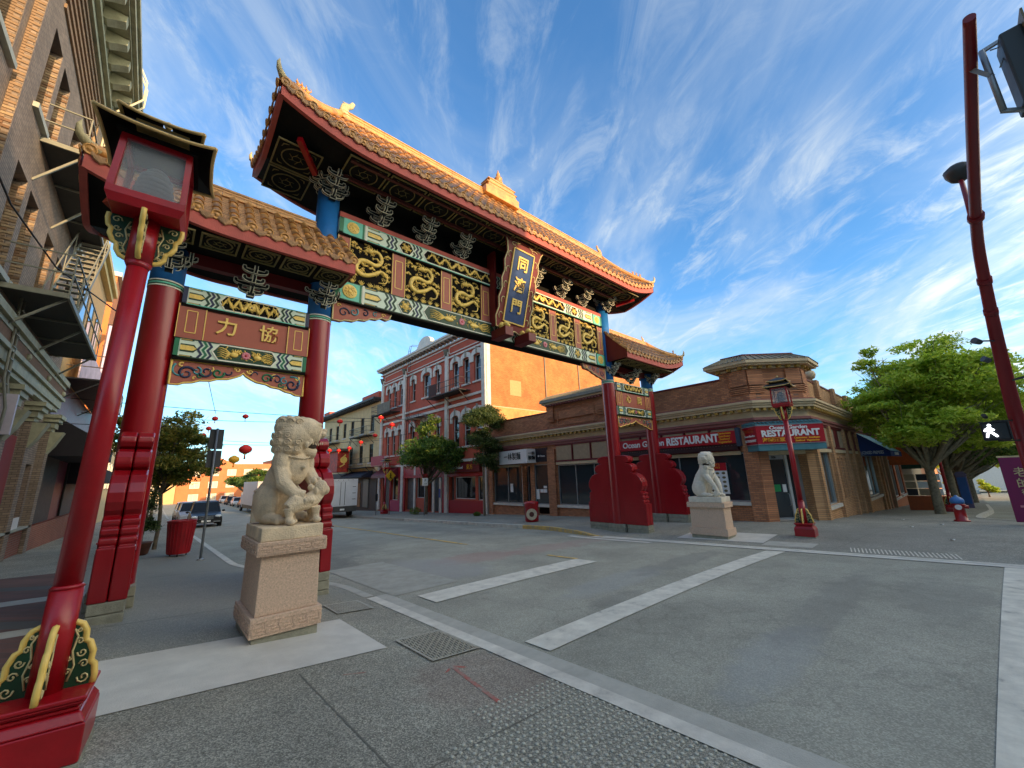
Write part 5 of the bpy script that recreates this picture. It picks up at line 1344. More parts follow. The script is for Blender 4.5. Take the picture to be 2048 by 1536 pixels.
# orange shop beyond
ob = thing('orange_shop_building', (42, 6, -2), 'orange rendered shop beyond the blue awning', 'building')
org = mat('orange_render', c8(186, 96, 40), .7, .15)
k = M(); wall_with_holes(k, ('y', 4.05, -1), 36.6, 50, -4, 4.2, [(38, 39.3, -3.4, .2), (40.5, 44.5, -2.6, .2), (45.5, 49, -2.6, .2)], .2); k.box(36.6, 50, 4.4, 12, -4, 4.2); k.build('wall', org, ob)
for a, b in ((40.5, 44.5), (45.5, 49)): window(ob, ('y', 4.05, -1), a, b, -2.6, .2, .15, winw, glass_m, (3, 1), .07, stone_l)
k = M(); k.box(37.2, 37.5, 3.85, 4.04, -3.6, .8); k.box(39.6, 39.9, 3.85, 4.04, -3.6, .8); k.box(36.7, 49.9, 3.8, 4.04, .8, 1.0); k.build('trim', panelb, ob)
k = M(); k.box(41.0, 42.3, 2.2, 3.9, -.2, 1.1); k.build('projecting_sign', org, ob)
fb = thing('far_shop_row', (70, 6, -4), 'row of distant shopfronts past the orange shop', 'building')
k = M(); k.box(50.3, 72, 4.1, 12, -6, 2.4); k.build('wall', panelb, fb); k = M(); k.box(72.2, 110, 4.1, 12, -8, 1.0); k.build('wall', br_low, fb)
for i in range(6):
    window(fb, ('y', 4.1, -1), 51 + i * 3.5, 53.6 + i * 3.5, -3.4, -.8, .1, winw, glass_m, (2, 1), .08)
k = M(); k.box(50.5, 60, 2.8, 4.05, -.6, -.2); k.build('shop_awning', dgreen_m, fb)

# ---------------------------------------------------------------- red three-storey building
r3 = thing('red_painted_building', (19, 32, -2.7), 'three storey red painted building with pale arched window hoods and an orange brick side wall', 'building')
Y0, Y1 = 22.9, 41.6; ZT = 11.2
W3 = [(24.0 - .45, .95), (25.5 - .45, .95), (27.05 - .45, .95), (29.95 - .4, .8), (31.9 - .75, 1.45), (34.45 - .4, .8), (37.05 - .4, .8), (38.5 - .4, .8), (39.9 - .4, .8)]
holes = []
for y, w in W3: holes += [(y, y + w, 7.30, 9.45), (y, y + w, 2.35, 4.85)]
gh = [(23.4, 24.2, -1.7, .0), (24.5, 27.2, -1.65, .0), (27.3, 27.9, -2.75, .0), (29.0, 31.2, -2.75, 1.0), (31.6, 33.4, -1.7, 1.0), (33.8, 35.5, -2.8, 1.0), (36.9, 38.4, -2.0, .8), (38.8, 40.6, -2.9, .8)]
k = M(); wall_with_holes(k, ('x', XF, -1), Y0, Y1, -3.4, 10.25, holes + gh, .25, .35); k.build('wall', br_red, r3)
k = M(); k.box(XF + .36, 40, Y0, Y0 + .35, -3.4, 11.3); k.box(XF - .001, XF + .36, Y0 - .002, Y0 + .3, 10.25, 11.3); k.build('side_wall', br_orange, r3)
k = M(); k.box(XF + 1.2, XF + 1.3, Y0 + .4, Y1, -3.4, 10); k.box(XF + 1.3, 40, Y1 - .3, Y1, -3, 10); k.build('interior', dark_in, r3)
k = M(); k.box(XF, XF + .36, Y0 - .012, Y0 - .002, -3.3, 10.25); k.build('corner_board', stone_l, r3)
k = M(); k.box(XF + .37, 40, Y0 - .012, Y0 - .002, 2.0, 5.1); k.build('lower_render_band', mat('faded_orange_brick', c8(212, 152, 90), .88, .28, 1.5, .2, 30), r3); k = M(); k.box(XF + .4, 40, Y0 - .03, Y0 - .001, 5.1, 5.16); k.box(XF + .37, 40.1, Y0 - .05, Y0 + .3, 11.3, 11.38); k.build('flashing', buff, r3)
for x_ in (24.4, 29.0): k = M(); k.cyl((x_, Y0 - .06, 2.5), (x_, Y0 - .06, 11.2), .045, n=8); k.build('downpipe', iron_g, r3)
k = M(); k.box(20.3, 21.5, Y0 - .02, Y0 - .003, 6.15, 7.4); k.build('limewash_patch', mat('limewash', c8(204, 156, 104), .85, .1), r3)
for y, w in W3:
    window(r3, ('x', XF, -1), y, y + w, 7.30, 9.45, .22, winw, glass_m, (1, 2), .05, stone_l); window(r3, ('x', XF, -1), y, y + w, 2.35, 4.85, .22, winw, glass_m, (1, 2), .05, stone_l)
    for zt_ in (9.45, 4.85):
        cy = y + w / 2; ro = w / 2 + .26; ri = w / 2; n_ = 8
        pts = [(cy - ro, zt_ - .55), (cy - ro, zt_)] + [(cy - ro * math.cos(math.pi * i / n_), zt_ + .02 + ro * .62 * math.sin(math.pi * i / n_)) for i in range(1, n_)] + [(cy + ro, zt_), (cy + ro, zt_ - .55), (cy + ri, zt_ - .55), (cy + ri, zt_ - .15)] + [(cy + ri * math.cos(math.pi * i / n_), zt_ - .15 + ri * .42 * math.sin(math.pi * i / n_)) for i in range(1, n_)] + [(cy - ri, zt_ - .15), (cy - ri, zt_ - .55)]
        k = M(); k.prism(list(reversed(pts)), (XF - .002, 0, 0), (0, 1, 0), (0, 0, 1), (-.10, 0, 0)); hd = k.build('window_hood', stone_l, r3)
        k = M(); k.box(XF - .16, XF - .10, cy - .08, cy + .08, zt_ + .08, zt_ + ro * .62 + .14); k.build('keystone', mat('keystone', c8(150, 146, 132), .7), hd)
for y in (22.92, 28.1, 35.9, 41.1):
    k = M(); k.box(XF - .18, XF - .003, y, y + .46, -3.0, 10.6); bevel(k.build('pilaster', stone_l, r3), .02, 1)
    k = M(); k.lathe([(.05, 0), (.12, .1), (.2, .3), (.22, .45), (.28, .6)], (XF - .2, y + .23, 10.25), 8); k.build('scroll_corbel', mat('corbel_stone', c8(120, 118, 104), .7, .2), r3)
for (z0, z1, d) in ((5.62, 5.85, .12), (6.18, 6.36, .14), (9.98, 10.12, .14), (1.15, 1.35, .16)):
    k = M(); k.box(XF - d, XF - .004, Y0, Y1, z0, z1); k.build('belt_course', stone_l, r3)
k = M(); k.box(XF - .05, XF + .3, Y0, Y1, 10.26, 11.35); k.build('frieze', br_red, r3)
for a, b in ((23.5, 28.0), (28.7, 35.7), (36.5, 41.0)):
    P = [(a + .2, 10.35), (b - .2, 10.35), (b, 10.5), (b, 10.85), (b - .2, 11.0), (a + .2, 11.0), (a, 10.85), (a, 10.5)]
    k = M()
    for p, q in zip(P, P[1:] + P[:1]): k.bar((XF - .07, p[0], p[1]), (XF - .07, q[0], q[1]), .08, .06, up=(1, 0, 0))
    k.build('frieze_frame', stone_l, r3)
for (z0, z1, d) in ((11.18, 11.32, .22), (11.56, 11.72, .62), (11.725, 11.9, .72)):
    k = M(); k.box(XF - d, XF + .1, Y0 - .0, Y1 + .2, z0, z1); k.build('cornice', stone_l, r3)
for i in range(31):
    y = Y0 + .3 + i * .6; k = M(); k.prism([(0, 0), (-.5, .14), (-.5, .24), (0, .24)], (XF, y, 11.32), (1, 0, 0), (0, 0, 1), (0, .16, 0)); k.build('cornice_bracket', mat('cornice_grey', c8(96, 92, 84), .7, .1), r3)  # brackets in a darker grey than the pale trim
k = M(); n_ = 10; k.prism([(30.4, 11.9), (33.6, 11.9), (33.6, 12.2)] + [(32 + 1.2 * math.cos(math.pi * i / n_), 12.35 + .75 * math.sin(math.pi * i / n_)) for i in range(n_ + 1)] + [(30.4, 12.2)], (XF - .3, 0, 0), (0, 1, 0), (0, 0, 1), (.4, 0, 0)); k.build('curved_pediment', stone_l, r3)
# iron balconies and ladder
def balcony(parent, x1, x0, y0, y1, z, m, hgt=.95, sheet=None, gaps=14, struts=True):
    k = M(); k.box(x0, x1, y0, y1, z - .06, z)
    n_ = int((y1 - y0) / .12)
    t = k.build('balcony', m, parent); k = M()
    for zz in (z + hgt, z + hgt * .5): k.bar((x0, y0, zz), (x0, y1, zz), .035); k.bar((x0, y0, zz), (x1, y0, zz), .035); k.bar((x0, y1, zz), (x1, y1, zz), .035)
    for i in range(gaps + 1): y = y0 + (y1 - y0) * i / gaps; k.bar((x0, y, z), (x0, y, z + hgt), .022)
    k.build('railing', m, t)
    if struts:
        k = M()
        for y in (y0 + .15, (y0 + y1) / 2, y1 - .15): k.bar((x0 + (.05 if x1 > x0 else -.05), y, z - .05), (x1, y, z - .9), .045)
        k.build('strut', m, t)
    if sheet: k = M(); k.box(x0 - .03, x0 - .01, sheet[0], sheet[1], z + .02, z + hgt + .05); k.build('balcony_sheet', sheet[2], t)
    return t
woodsh = mat('weathered_sheet', c8(120, 116, 100), .8, .25, 3)
balcony(r3, XF - .02, XF - 1.1, 25.0, 30.2, 6.70, iron, .95, (28.3, 29.6, mat('rusty_sheet', c8(74, 44, 36), .8, .3, 5)), 18)
balcony(r3, XF - .02, XF - 1.1, 37.2, 41.8, 6.70, iron, .95, (37.2, 40.2, woodsh), 16)
balcony(r3, XF - .02, XF - 1.0, 31.5, 34.0, 5.4, iron, .2, None, 6); balcony(r3, XF - .02, XF - 1.0, 37.5, 41.5, 1.4, signred, .9, (38.5, 41.5, mat('red_sheet', c8(170, 40, 52), .6, .1)), 12)
k = M()
for dy in (0, .4): k.tube([(XF - .35, 34.6 + dy, 1.6), (XF - .35, 34.6 + dy, 12.4), (XF - .2, 34.6 + dy, 13.0), (XF + .6, 34.6 + dy, 13.1), (XF + .7, 34.6 + dy, 12.0)], .025, 5)
for i in range(34): k.bar((XF - .35, 34.6, 1.8 + i * .32), (XF - .35, 35.0, 1.8 + i * .32), .02)
k.build('roof_ladder', iron, r3)
k = M(); k.cyl((XF + .4, 27.6, 11.9), (XF + .4, 27.6, 14.2), .04, n=6); k.build('flag_pole', winw, r3)
# ground floor shopfronts
for (y0, y1, z0, z1) in gh:
    if z0 > -2.5: window(r3, ('x', XF, -1), y0, y1, z0, z1, .15, winw, glass_m, (1, 1), .06)
    else: k = M(); k.box(XF + .2, XF + .24, y0, y1, z0 - .4, z1); k.build('shop_door', mat('shop_door', c8(96, 92, 88), .5, .3, 3), r3)
rw = mat('bright_red_paint', c8(166, 24, 32), .5, .1)
k = M(); k.box(XF - .06, XF - .002, 23.4, 28.05, -3.0, -1.75); k.build('shop_base', rw, r3); k = M(); k.box(XF - .16, XF - .002, 23.4, 35.8, .05, .28); k.box(XF - .1, XF - .002, 28.9, 35.9, .3, 1.1); k.build('shop_fascia', rw, r3)
text('Quang Tung', .55, (XF - .12, 30.4, .72), (0, -1, 0), (0, 0, 1), signwhite, r3, ext=.01, bold=.01) if 0 else None
for y in (28.6, 31.3, 33.5, 35.55, 36.6, 38.5): k = M(); k.box(XF - .12, XF - .004, y, y + .3, -3.0, 1.1); k.build('shop_post', rw if y != 33.5 else stone_l, r3)
k = M(); k.box(XF - .14, XF - .002, 36.5, 38.6, -3.0, -2.0); k.build('shop_base', mat('magenta_base', c8(180, 40, 84), .5, .1), r3)
aw2 = M(); aw2.prism([(0, .9), (-1.2, .1), (-1.2, -.15), (0, -.15)], (XF, 37.0, .3), (1, 0, 0), (0, 0, 1), (0, 3.9, 0)); aw2.build('maroon_awning', maroon, r3)
for y in (29.1, 30.2): k = M(); k.box(XF - .10, XF - .03, y, y + .35, -2.9, .0); k.build('white_door_post', stone_l, r3)
k = M(); k.box(XF - .13, XF - .10, 29.2, 29.45, -1.6, -.9); k.build('blue_notice', mat('blue_notice', c8(70, 86, 150), .6), r3)
k = M(); k.box(XF - .30, XF - .14, 23.6, 28.0, .35, 1.05); t = k.build('shop_signboard', maroon, r3)
text('東方', .42, (XF - .32, 24.8, .7), (0, -1, 0), (0, 0, 1), signyel, t); text('Chinese Seafood', .3, (XF - .32, 26.7, .7), (0, -1, 0), (0, 0, 1), signwhite, t, bold=.004)

# ---------------------------------------------------------------- cream building
cb = thing('cream_building', (19, 51, -3), 'two storey cream rendered building with dark bracketed eaves past the red building', 'building')
holes = []
WC = [43.55, 46.5, 49.7, 52.4, 55.2, 58.0]
for y in WC: holes += [(y, y + 1.1, 5.35, 7.25), (y, y + 1.1, 1.9, 3.95)]
k = M(); wall_with_holes(k, ('x', XF, -1), 41.85, 61.5, -4, 8.6, holes, .2, .35); k.build('wall', creamw, cb)
k = M(); k.box(XF + 1.2, XF + 1.3, 42, 61.4, -4, 8); k.build('interior', dark_in, cb)
for y in WC:
    window(cb, ('x', XF, -1), y, y + 1.1, 5.35, 7.25, .15, mat('dark_frame', c8(70, 66, 60), .5), glass_m, (2, 2), .06, stone_l); window(cb, ('x', XF, -1), y, y + 1.1, 1.9, 3.95, .15, MATS['dark_frame'], glass_m, (2, 2), .06, stone_l)
k = M(); k.box(XF - .9, XF + .4, 41.9, 61.8, 8.72, 8.95); k.build('eaves', mat('dark_eaves', c8(60, 58, 58), .6), cb)
for i in range(40): k = M(); k.box(XF - .75, XF, 42.0 + i * .5, 42.16 + i * .5, 8.52, 8.71); k.build('eave_bracket', MATS['dark_eaves'], cb)
k = M(); k.box(XF - .2, XF + 1, 42.2, 47, 8.96, 9.7); k.build('parapet', br_red, cb); k = M(); k.box(XF - .2, XF + 1, 59, 61.4, 8.96, 9.7); k.build('parapet', br_red, cb)
balcony(cb, XF - .02, XF - 1.0, 43.2, 48.4, 4.9, iron, .95, None, 16); balcony(cb, XF - .02, XF - 1.0, 43.0, 53.0, 1.4, iron, .95, None, 26); balcony(cb, XF - .02, XF - 1.0, 54.5, 59.0, 4.9, iron, .95, None, 14)
k = M()
for dy in (0, .5): k.bar((XF - .6, 48.4 + dy, 4.9), (XF - .6, 51.4 + dy, 1.5), .05)
for i in range(12): k.bar((XF - .6, 48.5 + i * .26, 4.75 - i * .285), (XF - .6, 48.95 + i * .26, 4.75 - i * .285), .03)
k.build('escape_ladder', iron, cb)
k = M(); k.box(XF - .1, XF - .002, 42, 61, -4, .9); k.build('shopfront', mat('dim_shopfront', c8(66, 52, 44), .6, .3, 2), cb)
k = M(); k.prism([(0, .7), (-1.2, .2), (-1.2, 0), (0, 0)], (XF - .1, 43.2, .3), (1, 0, 0), (0, 0, 1), (0, 6.5, 0)); k.build('blue_black_awning', mat('navy_awning', c8(30, 36, 54), .7), cb)
k = M(); k.box(XF - .18, XF - .101, 44, 45.4, -2.9, .1); k.build('glazed_door', mat('door_grey', c8(108, 110, 104), .4, .2), cb); k = M(); k.box(XF - .16, XF - .101, 46.3, 48.2, -2.9, -.3); k.build('crates_in_doorway', mat('cardboard', c8(150, 112, 76), .8, .3, 4), cb)
hs = thing('hanging_banner_box', (16.6, 50, 2.4), 'red and gold hanging banner box on the front of the cream building', 'sign')
k = M(); k.box(15.9, 17.2, 48.6, 52.2, 1.0, 3.4); k.build('box', mat('banner_red', c8(178, 50, 30), .6, .5, 3), hs)
k = M(); k.prism([(15.6, 48.2), (17.4, 48.2), (17.4, 52.6), (15.6, 52.6)], (0, 0, 3.4), (1, 0, 0), (0, 1, 0), (0, 0, .3)); k.build('cap', mat('banner_cap', c8(84, 74, 60), .6), hs)
k = M(); k.cyl((16.6, 48.59, 2.4), (16.6, 48.55, 2.4), .4, n=12); k.tube([(16.2, 48.56, 1.6), (16.7, 48.56, 1.9), (16.3, 48.56, 2.5), (16.8, 48.56, 3.0)], .09, 6); k.build('gold_motif', gold_m, hs)
# plain distant continuation
for (y0, y1, zt_, m_, lab) in ((62, 74, 6.5, br_low, 'brown brick block behind the cream building'), (74.5, 92, 5.0, creamw, 'pale low block farther down the right side')):
    t = thing('distant_block', (19, (y0 + y1) / 2, -4), lab, 'building'); k = M(); k.box(18.2, 30, y0, y1, -5, zt_); k.build('wall', m_, t)
    for i in range(int((y1 - y0) / 3)): window(t, ('x', 18.2, -1), y0 + 1 + i * 3, y0 + 2.2 + i * 3, 1.5, 3.4, -.01, winw, glass_m, (1, 2), .08)
# sunlit orange apartment block closing the street
ap = thing('orange_apartment_block', (12, 112, -4), 'orange brick apartment block closing the far end of the street', 'building')
aporg = mat('apartment_orange', c8(206, 122, 74), .8, .12, 1.2); k = M()
k.prism([(4, -6), (32, -6), (32, 4.4), (24, 4.4), (24, 5.6), (21.5, 5.6), (21.5, 4.6), (14, 4.6), (10.5, 6.2), (7, 3.6), (4, 3.6)], (0, 112, 0), (1, 0, 0), (0, 0, 1), (0, 12, 0)); k.build('wall', aporg, ap)
k = M(); k.box(-14, 3.9, 111, 123, -6, 1.6); k.build('wing', mat('apartment_cream', c8(214, 178, 124), .8, .1, 1.2), ap)
for fl in (-3.2, -.6, 2.0):
    for x in [-12, -8, -4, 0, 6.2, 9.4, 12.6, 15.8, 19, 22.2, 25.4, 28.6]:
        if fl > 1 and x < 5: continue
        yb = 112 if x > 4 else 111
        w = window(ap, ('y', yb, -1), x, x + 1.7, fl, fl + 1.4, -.02, winw, mat('pale_blind', c8(206, 190, 160), .4, .1), (2, 1), .12)
k = M(); k.box(-40, -14.2, 108, 123, -6, 4); k.build('rear_wing', mat('apartment_grey', c8(150, 146, 136), .8), ap)
# ================================================================= LEFT BUILDING
XL = -3.2
lb = thing('old_brick_building', (-5, 14, -2), 'tall old brown brick building on the left with fire escapes and a heavy bracketed cornice', 'building')
WL3 = [(10.3, 11.8), (13.05, 14.0), (14.35, 15.3), (16.6, 17.6), (18.3, 19.3), (20.3, 21.3)]
h1 = [(a, b, 8.95, 11.3) for a, b in WL3 if a > 12] + [(a, b, 4.9, 7.4) for a, b in WL3 if a > 12]
gfl = [(12.8, 15.6, -2.0, 1.9), (16.6, 18.6, -.8, 1.9), (19.3, 21.6, -1.2, .9)]
k = M(); wall_with_holes(k, ('x', XL, 1), 12.15, 22.4, -2.6, 13.7, h1 + gfl, .5, .6); k.build('wall', br_left, lb)
k = M(); wall_with_holes(k, ('x', XL - .18, 1), 4.2, 12.148, -2.6, 13.7, [(10.3, 11.8, 8.95, 11.4), (10.3, 11.8, 4.9, 7.4), (7.8, 9.3, 8.95, 11.4), (7.8, 9.3, 4.9, 7.4), (6, 11.4, -1.2, 2.2)], .4, .5); k.build('wall', br_left, lb)
k = M(); k.box(-14, XL - .72, 4.2, 22.4, -2.6, 13.7); k.build('rear_mass', dark_in, lb); k = M(); k.box(-14, XL - .18, 3.9, 4.198, -2.6, 13.7); k.box(-14, XL - .001, 22.402, 22.6, -2.6, 13.7); k.build('side_wall', br_left, lb)
for a, b in WL3:
    X_ = XL if a > 12 else XL - .18
    for z0, z1 in ((8.95, 11.3), (4.9, 7.4)): window(lb, ('x', X_, 1), a, b, z0, z1 + (.1 if a < 12 else 0), .44, mat('green_grey_frame', c8(120, 126, 110), .6), glass_m, (1, 2), .06, mat('stone_sill', c8(176, 178, 162), .7, .1))
for a, b in ((7.8, 9.3),): window(lb, ('x', XL - .18, 1), a, b, 8.95, 11.4, .4, MATS['green_grey_frame'], glass_m, (1, 2), .06, MATS['stone_sill'])
# the brick returns facing the camera: real bricks
bk_ms = []
bm1 = mat('brick_tan', c8(148, 122, 94), .9, .2, 9, .3, 60); bm2 = mat('brick_brown', c8(128, 98, 72), .9, .2, 9, .3, 60); bm3 = mat('brick_buff', c8(166, 142, 110), .9, .2, 9, .3, 60)
for m_ in (bm1, bm2, bm3):
    me = M(); me.box(-.100, .100, -.018, .012, -.0315, .0315); bk_ms.append(me.mesh('brick', m_))
rb_ = random.Random(5); cnt = 0; brick_st = M()
def brick_return(yf, xa, xb, z0, z1, lim=True):
    """bricks on a face at y=yf looking towards -y"""
    global cnt
    n = int((z1 - z0) / .078)
    for r in range(n):
        z = z0 + .04 + r * .078; x = xb - (.105 if r % 2 else .0)
        while x > xa + .04:
            w = min(.21, x - xa); c = x - w / 2
            if w > .06:
                if cnt < 285: link('brick', bk_ms[rb_.randrange(3)], lb, mw=Matrix.Translation((c, yf - rb_.uniform(0, .006), z)) @ Matrix.Diagonal((w / .21, 1, 1, 1))); cnt += 1
                else: brick_st.box(c - w / 2 + .005, c + w / 2 - .005, yf - .018, yf, z - .0315, z + .0315)
            x -= w
brick_return(14.0, XL - .44, XL, 9.0, 11.2); brick_return(15.3, XL - .44, XL, 9.0, 11.2); brick_return(14.0, XL - .44, XL, 5.0, 7.3); brick_return(15.3, XL - .44, XL, 5.0, 7.3)
brick_return(12.15, XL - .18, XL, 3.6, 13.3); brick_return(11.8, XL - .58, XL - .18, 9.0, 11.3); brick_return(17.6, XL - .44, XL, 9.0, 11.2); brick_return(17.6, XL - .44, XL, 5.0, 7.3); brick_return(19.3, XL - .44, XL, 5.0, 7.3); brick_return(11.8, XL - .58, XL - .18, 5.0, 7.3)
brick_st.build('lesser_bricks', bm1, lb, kind='stuff')
# corbelled ribs under the cornice, cornice with modillions
for i in range(6):
    z = 12.05 + i * .25; k = M(); k.box(XL + .001, XL + .05 + .02 * i, 13.1 - i * .18, 18.6, z, z + .13); k.build('corbel_course', bm1, lb)
k = M(); k.box(XL + .001, XL + .12, 18.8, 21.6, 11.6, 13.5); k.build('corner_pier', bm3, lb)
for (x1, z0, z1) in ((.22, 13.55, 13.75), (.34, 13.78, 13.95), (.86, 14.42, 14.52), (.98, 14.53, 14.75), (1.06, 14.76, 14.95)):
    k = M(); k.box(XL - .5, XL + x1, 3.8, 20.6, z0, z1); k.build('cornice', corn_g, lb)
k = M(); k.box(XL - .5, XL + .3, 3.8, 20.5, 13.96, 14.41); k.build('cornice_frieze', corn_g, lb)
me = M(); me.prism([(0, 0), (.10, -.02), (.30, .10), (.50, .20), (.52, .43), (0, .43)], (0, 0, 0), (1, 0, 0), (0, 0, 1), (0, .30, 0)); modm = me.mesh('modillion', corn_g)
for i in range(19): link('modillion', modm, lb, mw=Matrix.Translation((XL + .31, 4.0 + i * .9, 13.97)))
# first floor belt cornice and pier caps
for (x1, z0, z1) in ((.16, 2.9, 3.02), (.22, 3.03, 3.3), (.30, 3.31, 3.42), (.26, 3.75, 3.86), (.34, 3.87, 4.05)):
    k = M(); k.box(XL - .1, XL + x1, 4.2, 22.7, z0, z1); k.build('belt_cornice', corn_g, lb)
k = M(); k.box(XL - .1, XL + .24, 4.2, 22.6, 3.43, 3.74); k.build('belt_frieze', bm2, lb)
for y in (12.2, 16.0, 18.9, 21.9):
    k = M(); k.box(XL + .001, XL + .20, y, y + .55, -2.3, 2.1); t = k.build('brick_pier', br_left, lb)
    for j, (e, z0, z1) in enumerate(((.04, 2.1, 2.22), (.10, 2.23, 2.42), (.18, 2.43, 2.56), (.24, 2.57, 2.70))): k = M(); k.box(XL + .002, XL + .20 + e, y - e, y + .55 + e, z0, z1); k.build('pier_cap', corn_g, t)
    k = M(); k.prism([(0, 1.3), (.16, 1.6), (.34, 2.08), (0, 2.08)], (XL + .20, y + .05, 0), (1, 0, 0), (0, 0, 1), (0, .45, 0)); k.build('scroll_console', corn_g, t)
    for q in range(3): k = M(); k.ell((XL + .26, y + .1 + .16 * q, 3.56), (.07, .09, .10), 10, 8); 
    k.build('carved_boss', corn_g, t)
redw = mat('dull_red_panel', c8(142, 54, 50), .7, .12, 2)
k = M(); k.box(XL - .3, XL - .2, 19.3, 22.2, -1.2, 2.0); k.box(XL - .02, XL + .03, 17.3, 18.6, -1.2, 1.6); k.build('red_panel', redw, lb)
br_base = brick_mat('red_base_brick', c8(160, 84, 60), c8(140, 70, 50), c8(150, 128, 108), .21, .075, .01, .85, .2, .8)
k = M(); k.box(XL - .05, XL + .09, 12.3, 22.3, -2.6, -1.22); k.build('brick_base', br_base, lb); k = M(); k.box(XL - .05, XL + .2, 12.3, 22.3, -1.215, -1.15); k.build('ledge', MATS['stone_sill'], lb)
for a, b in ((12.9, 15.5), (16.7, 17.2), (19.5, 21.5)): window(lb, ('x', XL, 1), a, b, -1.1, 1.5, .25, mat('shop_dark_frame', c8(60, 56, 50), .5), mat('dusty_glass', c8(30, 32, 30), .6, .1), (2, 1), .07)
k = M(); k.box(XL + .1, XL + .13, 19.6, 20.7, -1.2, -.8); k.build('white_card', signwhite, lb)
# hanging pale sign at far left
hsg = thing('pale_hanging_sign', (-2.7, 14.2, 1.6), 'pale pinkish hanging shop sign cut by the left frame edge', 'sign')
k = M(); k.box(-3.05, -2.62, 14.6, 14.72, 1.3, 2.25); k.build('board', mat('pale_sign', c8(206, 196, 204), .5, .06), hsg); k = M(); k.box(-3.18, -3.0, 14.63, 14.69, 2.1, 2.2); k.build('arm', iron, hsg)
# fire escapes
fe = thing('fire_escape', (-2.8, 17, 4), 'grey green iron fire escape with stairs and platforms on the brown brick building', 'fire escape')
def platform(x1, y0, y1, z, w, parent):
    k = M(); k.box(w, x1, y0, y1, z - .05, z - .02)
    t = k.build('platform', mat('platform_grate', c8(62, 62, 58), .7, .2), parent); k = M()
    for (a, b) in (((w, y0), (x1, y0)), ((x1, y0), (x1, y1)), ((x1, y1), (w, y1))): k.bar((a[0], a[1], z - .03), (b[0], b[1], z - .03), .05, .12)
    for y in (y0 + (y1 - y0) * .33, y0 + (y1 - y0) * .66): k.bar((w, y, z - .08), (x1, y, z - .08), .05)
    k.build('edge_beam', iron_g, t); k = M()
    for zz in (z + .55, z + 1.05): k.bar((x1, y0, zz), (x1, y1, zz), .03); k.bar((w, y0, zz), (x1, y0, zz), .03)
    for i in range(6): y = y0 + (y1 - y0) * i / 5; k.bar((x1, y, z), (x1, y, z + 1.05), .03)
    k.build('railing', iron_g, t); k = M()
    for y in (y0 + .2, y0 + (y1 - y0) * .45, y1 - .3): k.bar((x1 - .05, y, z - .06), (w, y, z - 1.1), .05)
    k.build('strut', iron_g, t)
    return t
platform(-2.42, 14.0, 20.2, 8.72, XL, fe); platform(-2.10, 13.9, 20.5, 4.68, XL, fe)
k = M()
for xx in (-2.95, -2.25): k.bar((xx, 16.2, 4.7), (xx, 19.6, 8.7), .03, .16)
for i in range(15): t_ = (i + .5) / 15; k.obox((-2.6, 16.2 + 3.4 * t_, 4.7 + 4.0 * t_), (.34, 0, 0), (0, .10, 0), (0, 0, .012))
k.build('stair_flight', iron_g, fe); k = M()
for xx in (-2.95, -2.25):
    k.bar((xx, 16.2, 5.6), (xx, 19.6, 9.6), .03)
    for i in range(5): t_ = i / 4; k.bar((xx, 16.2 + 3.4 * t_, 4.7 + 4.0 * t_), (xx, 16.2 + 3.4 * t_, 5.6 + 4.0 * t_), .025)
k.build('stair_railing', iron_g, fe); k = M()
for dy in (0, .42): k.tube([(-2.85, 18.2 + dy, 8.8), (-2.8, 18.2 + dy, 13.2), (-2.35, 18.2 + dy, 13.9), (-2.05, 18.2 + dy, 14.4), (-2.05, 18.2 + dy, 15.2), (-2.35, 18.2 + dy, 15.9), (-2.9, 18.2 + dy, 15.9)], .035, 6)
for i in range(15): k.bar((-2.83, 18.2, 9.0 + i * .29), (-2.83, 18.62, 9.0 + i * .29), .025)
k.build('gooseneck_ladder', mat('ladder_cream', c8(214, 204, 170), .5, .1), fe); k = M()
for dy in (0, .3): k.tube([(-2.95, 14.6 + dy, 4.7), (-2.9, 14.6 + dy, 2.6), (-2.75, 14.5 + dy, 1.9), (-2.75, 14.3 + dy, .2)], .03, 5)
for i in range(12): k.bar((-2.88, 14.55, 1.0 + i * .3), (-2.88, 14.88, 1.0 + i * .3), .022)
k.build('drop_ladder', iron_g, fe)
k = M(); k.tube([(XL, 10, 6.6), (-3.0, 12.5, 6.0), (-2.6, 15, 5.75), (-1.5, 17.5, 5.6)], .02, 5); k.build('slack_wire', iron, fe)
# building beyond with dark awnings and balcony
l2 = thing('dark_awning_building', (-5, 30, -2.4), 'narrow shop building with black awnings and an upper balcony beyond the old brick building', 'building')
k = M(); k.box(-14, XL - .02, 22.8, 36, -2.8, 4.4); k.build('wall', maroon, l2)
k = M(); k.box(-14, XL - .02, 22.8, 30.9, 4.4, 10.8); k.build('upper_wall', mat('yellow_render', c8(196, 160, 104), .8, .12), l2)
for i in range(3): k = M(); k.box(XL - .02, XL + .03, 23.6 + i * 2.4, 24.7 + i * 2.4, 6.2, 8.6); k.build('window', glass_m, l2); 
k = M(); k.box(-6, XL + .35, 22.9, 31.2, 10.8, 11.1); k.box(-6, XL + .2, 22.9, 31.1, 10.5, 10.79); k.build('cornice', mat('yellow_cornice', c8(216, 190, 120), .7, .1), l2)
k = M(); k.prism([(0, 2.9), (1.5, 1.9), (1.5, 1.3), (0, 1.3)], (XL, 23.2, .0), (1, 0, 0), (0, 0, 1), (0, 6.0, 0)); k.build('black_awning', mat('black_canvas', c8(30, 24, 28), .8, .1), l2)
k = M(); k.prism([(0, 1.7), (1.3, 1.0), (1.3, .3), (0, .3)], (XL, 29.6, .0), (1, 0, 0), (0, 0, 1), (0, 5.5, 0)); k.build('black_awning', MATS['black_canvas'], l2)
balcony(l2, XL, XL + 1.2, 23.6, 34.5, 4.5, iron, 1.0, None, 26); 
